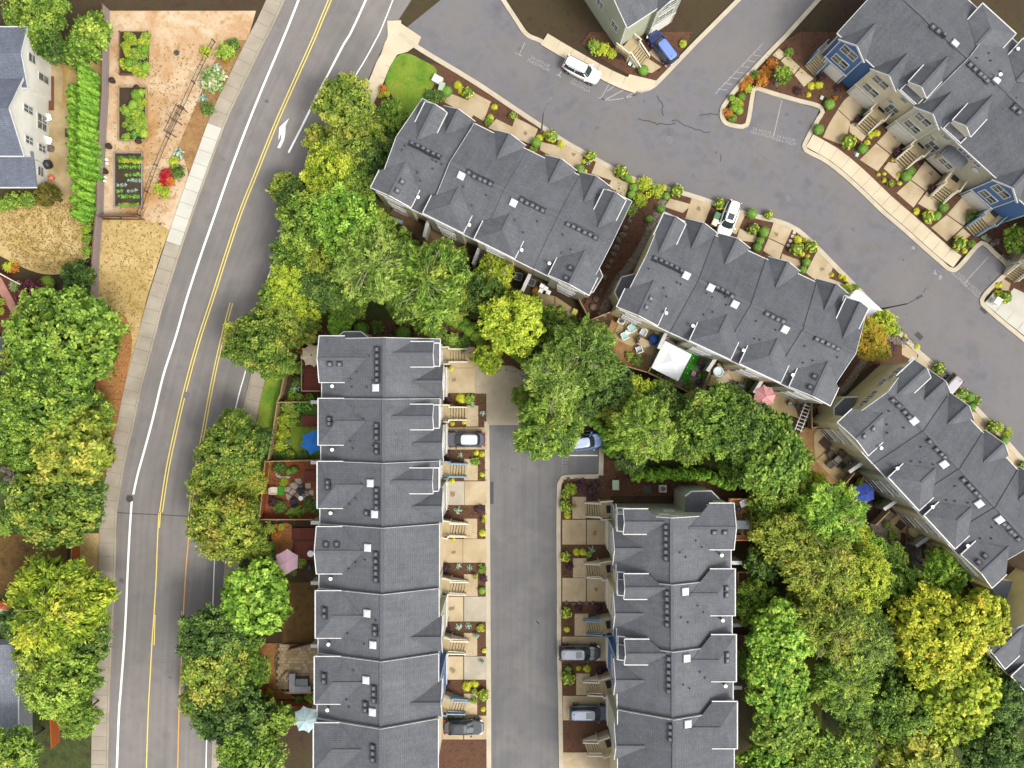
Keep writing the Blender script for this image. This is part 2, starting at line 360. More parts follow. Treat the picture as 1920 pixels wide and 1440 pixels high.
for c in ([(1231,180),(1236,187),(1242,194),(1243,200),(1241,205),(1244,217)], [(1196,223),(1206,226),(1218,227),(1226,230),(1233,234),(1236,231),(1247,233),(1258,233),(1266,231)],
          [(1260,227),(1270,225),(1275,229),(1283,235),(1295,239),(1305,243),(1312,244),(1320,248),(1328,249),(1332,247)], [(1312,216),(1322,215),(1332,213),(1340,215),(1348,215)],
          [(1256,254),(1260,258),(1261,262)], [(1352,290),(1350,303)], [(1344,284),(1342,288)], [(1736,540),(1731,548)], [(1691,485),(1695,489)], [(1755,508),(1760,514)]):
    q = []
    for a, b in zip(c, c[1:]):
        for t in (0, .33, .66): q.append((a[0]+(b[0]-a[0])*t+RNG.uniform(-.8,.8), a[1]+(b[1]-a[1])*t+RNG.uniform(-.8,.8)))
    q.append(c[-1]); strip(cr, [P(*p) for p in q], -.05, .05, .011)
cr.obj('sealed_crack', M_tar, road, kind='stuff')
hc = G()
for c in ([(242,1112),(262,1124),(278,1140),(287,1150)], [(285,1240),(310,1242),(335,1239)], [(1050,330),(1090,350),(1130,362)] [:0] or [(1400,270),(1440,300),(1470,318)], [(1270,320),(1310,340),(1340,338)], [(1480,240),(1492,262),(1490,290)], [(930,820),(940,870),(936,930)], [(985,1010),(990,1080),(984,1140)], [(1560,420),(1600,455),(1625,500)]):
    q = []
    for a, b in zip(c, c[1:]):
        for t in (0,.2,.4,.6,.8): q.append((a[0]+(b[0]-a[0])*t+RNG.uniform(-1,1), a[1]+(b[1]-a[1])*t+RNG.uniform(-1,1)))
    strip(hc, [P(*p) for p in q+[c[-1]]], -.02, .02, .0105)
hc.obj('hairline_crack', M_oil, road, kind='stuff')

# manholes and drains
def manhole(px, py, r, m, label):
    o = G().lathe([(r,0),(r,.016),(r*.9,.018),(r*.88,.014),(r*.2,.014),(r*.18,.018)], 20).obj('manhole_cover', m, loc=P(px,py,.004))
    tag(o, label, 'manhole cover', 'round manhole covers in the paving')
manhole(350,741,.42,M_iron,'pale round manhole cover between the yellow lines of the avenue')
manhole(243,935,.42,M_iron2,'dark manhole cover on the white edge line of the avenue')
manhole(993,147,.42,M_iron,'manhole cover in the upper road near the white parked car')
manhole(1255,262,.45,M_iron,'manhole cover in the upper road below the black crack seals')
manhole(1478,372,.36,M_iron,'manhole cover in the bend of the upper road')
manhole(331,99,.34,M_iron2,'dark round cover in the bark chip of the vegetable garden')
manhole(972,1251,.2,M_iron,'small round cover in the lower lane')
o = G().lathe([(.4,0),(.4,.02),(.3,.022)],16).obj('manhole_cover', M_iron2, loc=P(196,1226,.13)); tag(o,'dark round cover set in the left pavement','manhole cover','round manhole covers in the paving')
def drain(px, py, ang, label):
    t = thing('storm_drain', label, 'storm drain', P(px,py,.006), ang, 'storm drains at the kerb')
    G().box(-.48,.48,-.3,.3,0,.01).obj('drain_pit', plain('pit_black','#141414'), t)
    for k in range(6): G().box(-.44+k*.16,-.36+k*.16,-.3,.3,.01,.03).obj('drain_bar', M_iron2, t)
drain(1723,630,math.radians(-46),'black barred storm drain beside the orange shrub kerb'); drain(1845,581,math.radians(-40),'black barred storm drain by the right-hand parking bay')
o = G().box(-.28,.28,-1.3,1.3,0,.03).obj('kerb_ramp', plain('black_rubber','#3c3e42',.7), loc=P(921,924,.005)); tag(o,'dark grey rubber kerb ramp at the edge of the lower lane','kerb ramp')

# kerbs (solid, raised)
def kerb(px, w, side=1, z=.13, m=M_kerb, name='kerb', smooth=True):
    pts = [P(x, y) for x, y in (smooth_line(px, 6) if smooth else px)]
    return strip(G(), pts, 0, side*w, -.05, z).obj(name, m, kind='structure')
kerb([(x,y) for x,y in ST_L], .22, -1, .13, M_oldwalk, smooth=False)
kerb(ST_R[ST_R.index(min(ST_R,key=lambda p:abs(p[1]-150))):], .2, 1, .13, M_oldwalk, smooth=False)
kerb(UPs, .55, -1, .13, smooth=False); kerb(TOPL, .5, 1, .13); kerb(TOPR, .5, 1, .13)
kerb([(917,790),(918,850),(919,1000),(920,1200),(921,1360),(921,1600)], .55, -1, .1)
kerb([(1050,1600),(1047,1360),(1046,1300),(1044,1200),(1044,1100),(1043,1000),(1044,920),(1046,903),(1052,893),(1068,890),(1122,889)], .5, -1, .13)
kerb([(1122,891),(1123,850),(1124,806)], .55, -1, .13)

# pavements: every slab a piece of its own
def pavement(px, a, b, z, step, m, base_m=M_joint, name='pavement', extra=None, smooth=True):
    pts = [P(x, y) for x, y in (smooth_line(px, 8) if smooth else px)]
    g = G(); strip(g, pts, a, b, -.05, z-.03); root = g.obj(name, base_m, kind='structure')
    R = resample(pts, step); A, B = offset(R, a), offset(R, b)
    for i in range(len(R)-1):
        q = [A[i], A[i+1], B[i+1], B[i]]; c = sum(q, Vector((0,0)))/4
        q = [c + (p-c)*(1 - .022/max(.3,(p-c).length)*1.0) for p in q]
        mm = extra(c) if extra else m
        G().prism(q, z-.04, z + RNG.uniform(-.004,.006)).obj('paving_slab', mm, root)
    return root
pavement(ST_L, -.24, -2.0, .125, 1.62, M_oldwalk, extra=lambda c: M_newwalk if 17 < c.y < 30.5 else M_oldwalk, smooth=False)
Rr = [p for p in ST_R if p[1] > 640]
pavement([(722,40),(722,80),(704,112),(688,152),(674,180),(655,222),(640,255)], .24, 1.9, .125, 1.6, M_walk)
pavement([p for p in ST_R if 640 < p[1] < 1550], .203, 1.75, .125, 1.65, M_oldwalk, smooth=False)
sheet('pavement_apron', [(722,80),(745,40),(790,70),(784,84),(764,98),(742,104),(728,110),(712,150),(700,178),(690,178)], .12, M_walk)
pavement([(1012,87),(1040,104),(1080,127),(1120,150),(1160,169),(1190,179)], .2, 1.75, .14, 1.75, M_walk, name='upper_pavement')
sheet('pavement_corner', [(1180,140),(1230,152),(1222,163),(1205,170),(1186,168),(1168,160)], .136, M_walk)
pavement([(1507,282),(1520,290),(1545,303),(1580,330),(1615,362),(1650,396),(1690,430),(1730,466),(1760,492),(1782,508)], .45, 2.15, .14, 1.55, M_walk, name='curved_pavement')
pavement([(1840,574),(1852,584),(1880,608),(1920,640),(2000,712)], .45, 2.1, .14, 1.6, M_newwalk, name='right_pavement')

# lawns, yards and beds
sheet('bark_garden', [(196,20),(480,20),(462,82),(440,130),(405,200),(372,280),(338,350),(304,420),(262,410),(190,408),(192,200)], -.03, M_bark)
sheet('verge', [(470,75),(440,140),(405,215),(372,295),(348,350),(318,400),(300,408),(262,405),(300,350),(340,260),(370,190),(400,120),(420,75)], -.02, M_verge)
sheet('bark_patch', [(344,296),(352,335),(330,398),(316,432),(300,418),(268,411),(290,360),(318,320)], -.014, M_bark, smooth=8)
sheet('dry_verge', [(188,412),(300,412),(322,420),(300,480),(275,560),(258,630),(240,700),(225,770),(210,850),(195,960),(186,1100),(150,1110),(150,900),(170,700),(180,560)], -.024, M_dry)
sheet('leaf_litter', [(200,600),(232,590),(248,640),(238,700),(225,770),(212,840),(198,930),(186,960),(182,840),(180,700)], -.016, M_orange, smooth=10)
sheet('dry_lawn', [(-60,392),(60,385),(130,376),(160,420),(165,470),(150,500),(100,515),(40,500),(-60,440)], -.026, M_dry, smooth=12)
sheet('side_yard', [(60,80),(190,80),(190,400),(80,400),(70,300)], -.034, M_dry)
sheet('brown_lawn', [(-60,1005),(60,1000),(125,1010),(140,1060),(140,1110),(60,1112),(-60,1115)], -.03, M_brown)
sheet('side_bed', [(125,995),(182,980),(182,1095),(125,1110)], -.026, M_earth)
sheet('corner_lawn', [(722,152),(732,122),(748,104),(766,101),(790,112),(818,130),(815,155),(808,170),(797,182),(780,205),(760,225),(742,215),(735,180),(725,165)], .07, M_lawn, smooth=6)
sheet('verge_lawn', [(515,640),(552,620),(545,670),(525,750),(510,850),(497,940),(488,1000),(470,1000),(452,1060),(440,1060),(447,960),(458,870),(470,800),(490,740),(500,690)], .03, M_lawn)
sheet('mulch_bed', [(498,600),(540,600),(640,590),(720,600),(840,610),(840,640),(600,640),(560,630)], .01, M_mulch)
sheet('mulch_bed', [(690,170),(712,165),(740,215),(720,225),(690,215)], .064, M_mulch)
sheet('mulch_bed', [(808,118),(860,132),(910,162),(962,197),(1016,233),(1060,262),(1110,290),(1160,318),(1205,338),(1262,353),(1310,367),(1370,388),(1420,402),(1462,412),(1497,428),(1535,462),(1572,500),(1612,540),(1650,580),(1690,622),(1730,662),(1770,700),(1815,745),(1860,792),(1930,870),(1800,850),(1600,640),(1400,560),(1180,440),(1000,370),(800,190)], .06, M_mulch)
sheet('mulch_bed', [(1235,375),(1190,385),(1140,480),(1080,600),(1150,600),(1170,560),(1250,400)], .066, M_mulch)
sheet('mulch_bed', [(1640,600),(1710,650),(1640,680),(1500,790),(1490,760),(1560,740)], .066, M_mulch)
sheet('mulch_bed', [(1462,82),(1500,60),(1600,60),(1650,120),(1600,180),(1700,290),(1800,370),(1920,440),(1990,560),(1985,640),(1925,600),(1886,570),(1858,548),(1880,520),(1900,498),(1850,440),(1800,480),(1700,400),(1560,290),(1520,260),(1545,205),(1490,185),(1425,165),(1405,150),(1440,108)], .05, M_mulch)
sheet('mulch_bed', [(1352,215),(1365,190),(1395,155),(1420,162),(1412,200),(1400,232),(1370,234)], .055, M_mulch)
sheet('mulch_bed', [(1090,82),(1105,60),(1300,60),(1270,110),(1232,150),(1195,150),(1150,125)], .09, M_mulch)
sheet('mulch_bed', [(824,640),(912,700),(912,1600),(824,1600)], .045, M_mulch)
sheet('mulch_bed', [(1050,900),(1062,893),(1128,892),(1130,830),(1145,860),(1200,895),(1400,900),(1400,930),(1145,930),(1150,1600),(1052,1600)], .045, M_mulch)
sheet('rough_grass', [(1490,1190),(1530,1180),(1545,1260),(1540,1360),(1545,1460),(1490,1460),(1500,1360),(1515,1280)], .02, mat('rough_grass','#6a7424','#85852e','#565f1c',scale=.6,fine=9,fine_amt=.35,bump=.8), smooth=10)
sheet('shade_bed', [(840,590),(960,640),(1000,720),(960,720),(890,690),(850,650)], .012, M_mulch)

# driveways, paths and patios (raised sheets, each slab a piece)
def slab(px, z=.1, m=M_drive, name='driveway', kind='structure', split=None):
    """concrete slab; split = list of pixel polygons cut by joints"""
    for q in (split or [px]):
        p = [Vector((v.x, v.y)) for v in G2(q)]; c = sum(p, Vector((0,0)))/len(p)
        p = [c + (v-c)*(1-.03/max(.4,(v-c).length)) for v in p]
        G().prism(p, -.02, z + RNG.uniform(0,.006)).obj(name, m if not isinstance(m, list) else RNG.choice(m), kind=kind)
def rect(x0, y0, x1, y1): return [(x0,y0),(x1,y0),(x1,y1),(x0,y1)]
for i, (x, y, r) in enumerate(((850,712,.3),(848,925,.35),(850,1035,.3),(846,1140,.4),(848,1255,.35),(1115,1000,.35),(1118,1105,.3),(1110,1222,.3),(1615,195,.3),(1680,255,.35),(1745,325,.3),(1812,395,.3),(1310,392,.3),(1455,440,.3),(1540,505,.3),(985,250,.25),(1135,310,.3),(1075,290,.25))): G().sheet([(P(x,y).x+math.cos(2*pi*k/12)*r*RNG.uniform(.4,1.3), P(x,y).y+math.sin(2*pi*k/12)*r*RNG.uniform(.4,1.3)) for k in range(12)], .115).obj('oil_stain', mat('drive_stain','#8f7d5f','#9c8a6a',scale=3,fine=16,fine_amt=.15,k=.5), kind='structure')
# left terrace driveways
slab(None, split=[rect(826,690,891,737), rect(845,650,891,690)]); M_apron = mat('apron_concrete', '#b3a78f', '#c0b49c', scale=.6, fine=16, fine_amt=.08, k=.52, big=.3, cbig='#a59880')
slab(None, .1, M_apron, 'turning_apron', split=[rect(892,698,928,737), rect(928.5,698,985,737), rect(914,737.5,950,796), rect(950.5,737.5,988,796), [(892,697.5),(985,697.5),(962,688),(940,684),(900,682)]]); sheet('apron_base', [(890,682),(962,686),(990,705),(990,797),(912,797),(912,738),(890,738)], .075, M_apron)
slab(rect(874,760,897,800), .08); slab(None, split=[rect(826,801,870,843), rect(870,801,913,843)])
slab(rect(870,860,896,901), .08); slab(None, m=[M_drive2,M_drive], split=[rect(826,902,871,947), rect(871,902,913,947)])
slab(rect(870,972,895,1010), .08); slab(None, m=[M_drive2,M_drive], split=[rect(826,1010,868,1055), rect(868,1010,913,1055)])
slab(rect(870,1076,896,1118), .08); slab(None, split=[rect(822,1118,869,1165)]); slab(rect(870,1118,913,1165), .1, M_drive2)
slab(rect(870,1186,895,1230), .08); slab(None, split=[rect(822,1230,869,1274)]); slab(rect(870,1230,913,1274), .1, M_drive2)
slab(rect(870,1300,895,1341), .08); slab(None, split=[rect(822,1341,869,1386), rect(870,1341,913,1386)]); slab(rect(822,1450,913,1500))
# short terrace driveways
slab(rect(1073,931,1099,973), .08); slab(None, split=[rect(1054,974,1099,1021), rect(1100,974,1142,1021)])
slab(rect(1074,1046,1100,1083), .08); slab(None, split=[rect(1054,1083,1099,1128), rect(1100,1083,1142,1128)])
slab(rect(1077,1150,1103,1192), .08); slab(rect(1054,1193,1145,1239))
slab(rect(1080,1262,1106,1303), .08); slab(rect(1055,1304,1145,1350)); slab(rect(1055,1410,1145,1460))
# upper and middle terraces: driveways between the beds
slab(None, split=[[(846,176),(897,196),(885,222),(830,190)], [(885,172),(921,191),(907,228),(868,205)]])
slab([(930,223),(975,245),(965,262),(915,240)], .08); slab([(966,220),(1009,242),(998,272),(955,255)])
slab([(1014,266),(1056,276),(1047,300),(1012,282)], .08); slab([(1058,263),(1098,285),(1085,318),(1045,300)])
slab([(1120,296),(1157,315),(1150,340),(1108,326)]); slab([(1150,330),(1180,345),(1172,370),(1140,350)], .08)
slab([(1256,372),(1298,384),(1280,400),(1246,388)], .08); slab([(1298,366),(1337,378),(1320,420),(1285,408)])
slab([(1365,385),(1400,397),(1380,440),(1345,425)]); slab([(1386,428),(1420,445),(1415,455),(1380,450)], .08)
slab(None, split=[[(1452,411),(1485,430),(1471,460),(1440,446)], [(1440,447),(1470,461),(1460,490),(1430,470)]]); slab([(1466,476),(1502,489),(1497,510),(1460,500)], .08)
slab([(1532,469),(1563,497),(1548,540),(1510,512)]); slab([(1550,520),(1584,533),(1578,550),(1545,540)], .08)
slab([(1610,548),(1640,580),(1625,600),(1595,570)])
slab([(1690,640),(1720,662),(1718,680),(1690,665)], .08); slab([(1725,657),(1765,690),(1750,710),(1715,680)]); slab([(1780,705),(1805,728),(1790,760),(1760,730)])
slab([(1822,770),(1865,790),(1845,812),(1825,795)]); slab([(1888,830),(1925,865),(1925,905),(1880,850)])
# blue and tan terrace: driveways with a joint across
def fdrive(a, b, c, d): slab(None, split=[[a, b, c, d]])
slab(None, .1, M_drive, split=[[(1460,91),(1474,102),(1462,113),(1448,104)], [(1475,103),(1500,126),(1488,140),(1463,114)], [(1501,127),(1525,148),(1507,164),(1489,141)]])
slab(None, .1, M_drive, split=[[(1600,172),(1632,205),(1595,228),(1570,205),(1582,188)], [(1570,206),(1594,228),(1588,255),(1577,272),(1542,258),(1552,235)]])
slab([(1592,233),(1615,228),(1628,250),(1616,266),(1592,248)], .08)
slab(None, .1, M_drive, split=[[(1672,236),(1697,262),(1670,290),(1643,268)], [(1642,269),(1669,291),(1645,322),(1611,300)]])
slab([(1665,304),(1685,306),(1694,322),(1682,340),(1656,316)], .08)
slab(None, .1, M_drive, split=[[(1734,302),(1765,332),(1735,358),(1707,337)], [(1706,338),(1734,359),(1712,390),(1680,362)]])
slab([(1737,360),(1762,386),(1752,400),(1720,382)], .08)
slab(None, .1, M_drive, split=[[(1803,370),(1832,392),(1806,424),(1775,402)], [(1774,403),(1805,425),(1775,453),(1745,427)]])
slab([(1805,428),(1820,441),(1800,455),(1786,446)], .08)
slab(None, .1, M_newwalk, split=[[(1900,540),(1985,580),(1985,640),(1870,572)]]); slab([(1878,520),(1895,532),(1890,545),(1876,545)], .08)
slab([(1200,118),(1215,110),(1240,126),(1222,138),(1200,133)], .11); slab([(1230,84),(1262,100),(1250,128),(1215,100)], .1)
# ---------------------------------------------------------------- terraces
def shingle(name, c1, c2, c3):
    m, nt, b = nt_new(name); MATS[name] = m
    uv = nt.nodes.new('ShaderNodeTexCoord'); br = nt.nodes.new('ShaderNodeTexBrick')
    nt.links.new(uv.outputs['UV'], br.inputs['Vector'])
    br.inputs['Scale'].default_value = 1.0; br.inputs['Brick Width'].default_value = .34; br.inputs['Row Height'].default_value = .2
    br.inputs['Mortar Size'].default_value = .022; br.inputs['Mortar Smooth'].default_value = .4; br.inputs['Bias'].default_value = 0
    br.inputs['Color1'].default_value = C(c1); br.inputs['Color2'].default_value = C(c2); br.inputs['Mortar'].default_value = C(c3)
    n = noise_tex(nt, uv.outputs['Object'], .5, 4); r = ramp(nt, [(.3, (.86,)*3+(1,)), (.7, (1.14,)*3+(1,))]); nt.links.new(n.outputs[0], r.inputs[0])
    nf = noise_tex(nt, uv.outputs['Object'], 9, 4, .8); r2 = ramp(nt, [(.3, (.8,)*3+(1,)), (.7, (1.2,)*3+(1,))]); nt.links.new(nf.outputs[0], r2.inputs[0])
    c = mixc(nt, 1.0, mixc(nt, 1.0, br.outputs['Color'], r.outputs[0], 'MULTIPLY'), r2.outputs[0], 'MULTIPLY')
    oi = nt.nodes.new('ShaderNodeObjectInfo'); ro = ramp(nt, [(0, (.9,.9,.91,1)), (1, (1.09,1.09,1.08,1))]); nt.links.new(oi.outputs['Random'], ro.inputs[0]); c = mixc(nt, 1.0, c, ro.outputs[0], 'MULTIPLY')
    ns = noise_tex(nt, uv.outputs['UV'], 1.0, 4, .65); mpp = nt.nodes.new('ShaderNodeMapping'); mpp.inputs['Scale'].default_value = (2.2,.22,1); nt.links.new(uv.outputs['UV'], mpp.inputs[0]); nt.links.new(mpp.outputs[0], ns.inputs['Vector']); rs = ramp(nt, [(.3,(.88,)*3+(1,)),(.72,(1.12,)*3+(1,))]); nt.links.new(ns.outputs[0], rs.inputs[0]); c = mixc(nt, 1.0, c, rs.outputs[0], 'MULTIPLY')
    nt.links.new(c, b.inputs['Base Color']); b.inputs['Roughness'].default_value = .85; b.inputs['Specular IOR Level'].default_value = .3
    bp = nt.nodes.new('ShaderNodeBump'); bp.inputs['Strength'].default_value = .35; bp.inputs['Distance'].default_value = .02
    nt.links.new(br.outputs['Fac'], bp.inputs['Height']); bp.invert = True; nt.links.new(bp.outputs[0], b.inputs['Normal']); return m
def siding(name, c):
    m, nt, b = nt_new(name); MATS[name] = m
    uv = nt.nodes.new('ShaderNodeTexCoord'); w = nt.nodes.new('ShaderNodeTexWave'); w.bands_direction = 'Y'; w.wave_profile = 'SAW'
    w.inputs['Scale'].default_value = 1.7; nt.links.new(uv.outputs['UV'], w.inputs['Vector'])
    n = noise_tex(nt, uv.outputs['Object'], .7, 4); r = ramp(nt, [(.3, C(c,.62)), (.7, C(c,.72))]); nt.links.new(n.outputs[0], r.inputs[0])
    nt.links.new(r.outputs[0], b.inputs['Base Color']); b.inputs['Roughness'].default_value = .6
    bp = nt.nodes.new('ShaderNodeBump'); bp.inputs['Strength'].default_value = .5; bp.inputs['Distance'].default_value = .02
    nt.links.new(w.outputs['Fac'], bp.inputs['Height']); nt.links.new(bp.outputs[0], b.inputs['Normal']); return m
M_sh = shingle('charcoal_shingle', '#6b6d71', '#626468', '#525457')
M_sh2 = shingle('bluegrey_shingle', '#737885', '#666b78', '#585d6a')
M_sh3 = shingle('grey_shingle', '#8b9098', '#7b8089', '#676c75')
M_ridge = mat('ridge_shingle', '#5d5e63', '#68696e', scale=4, fine=20, fine_amt=.15)
M_trim = plain('white_trim', '#e4e3df', .5, k=.47, var=.16)
M_flash = mat('step_flashing', '#a9a9a8', '#d2d1cd', scale=1.2, fine=12, fine_amt=.15)
M_cream = plain('cream_trim', '#ddd3ba', .6, k=.6)
M_vent = mat('roof_vent_metal', '#74767c', '#82848a', scale=5, rough=.5, bump=.1)
M_ventdark = plain('vent_dark', '#303136', .6)
M_sky = plain('skylight_dome', '#e4e8e8', .25, k=.5, var=.05)
M_pipe = plain('pipe_dark', '#33343a', .6)
M_flue = plain('flue_white', '#f4f4f2', .4, k=.75)
WALLS = dict(blue=siding('blue_siding', '#456a98'), tan=siding('tan_siding', '#d0c29c'), sage=siding('sage_siding', '#b4b398'), taupe=siding('taupe_siding', '#b2ac92'), olive=siding('olive_siding', '#d6cb9c'),
             white=siding('white_siding', '#dcd8cc'), green=siding('grey_green_siding', '#a3a78d'), grey=siding('grey_siding', '#9fa2a6'))
M_glass, _nt, _b = nt_new('window_glass'); MATS['window_glass'] = M_glass
_n = noise_tex(_nt, _nt.nodes.new('ShaderNodeTexCoord').outputs['Object'], 1.3, 3); _r = ramp(_nt, [(.35, C('#2f3538',.5)), (.7, C('#8a9389',.5))]); _nt.links.new(_n.outputs[0], _r.inputs[0])
_nt.links.new(_r.outputs[0], _b.inputs['Base Color']); _b.inputs['Roughness'].default_value = .08; _b.inputs['Specular IOR Level'].default_value = .7
M_tread = mat('stair_tread', '#b8a47c', '#c8b58e', scale=3, fine=20, fine_amt=.15)
M_gdoor = plain('garage_door', '#e9e4d6', .5, k=.6)
M_door = plain('front_door', '#2c2628', .4)

_WM = {}
def window(parent, loc, rz, w, h, mull=True, trim=None):
    """window: white frame (part) with its pane (sub-part); local -y is outward... the frame stands 4 cm proud"""
    key = (round(w,2), round(h,2), mull)
    if key not in _WM:
        g = G(); t = .11
        g.box(-w/2,w/2,-.03,.05,-h/2,-h/2+t); g.box(-w/2,w/2,-.03,.05,h/2-t,h/2)
        g.box(-w/2,-w/2+t,-.03,.05,-h/2+t,h/2-t); g.box(w/2-t,w/2,-.03,.05,-h/2+t,h/2-t)
        g.box(-w/2+t,w/2-t,-.02,.04,-.03,.03)
        if mull: g.box(-.04,.04,-.02,.043,-h/2+t,-.03); g.box(-.04,.04,-.02,.043,.03,h/2-t)
        p = G().box(-w/2+t,w/2-t,-.02,.015,-h/2+t,h/2-t)
        _WM[key] = (g.mesh('window', M_trim), p.mesh('pane', M_glass))
    a, b = _WM[key]; o = link('window', a, parent, loc, rz); link('pane', b, o); return o

_SM = {}
def shared(key, fn):
    if key not in _SM: _SM[key] = fn()
    return _SM[key]
def vent_mesh():
    g = G(); g.box(-.33,.33,-.33,.33,-.03,.02); g.box(-.2,.2,-.2,.2,0,.14); g.box(-.26,.26,-.25,.26,.14,.22); g.cur = 1; g.box(-.15,.15,-.13,.15,.22,.25)  # dark flange colour stands in for the shadow round the vent
    return g.mesh('roof_vent', [M_ventdark, M_vent])
def sky_mesh():
    g = G(); g.box(-.43,.43,-.43,.43,-.05,.12); g.cur = 1; g.lathe([(.54,0),(.5,.07),(.3,.12),(.01,.14)], 4)
    a = math.cos(pi/4); v = [(x*a-y*a, x*a+y*a, z) for x,y,z in g.v[8:]]; g.v = g.v[:8] + [(x,y,z+.12) for x,y,z in v]
    return g.mesh('skylight', [M_vent, M_sky])
def pipe_mesh():
    g = G(); g.lathe([(.13,-.02),(.12,.03),(.06,.05),(.055,.28)], 8); return g.mesh('vent_pipe', M_pipe)
def flue_mesh():
    g = G(); g.lathe([(.11,-.1),(.11,.75)], 8); g.cur = 1; g.lathe([(.15,.75),(.18,.8),(.18,.88),(.08,.93)], 12); return g.mesh('flue', [M_vent, M_flue])

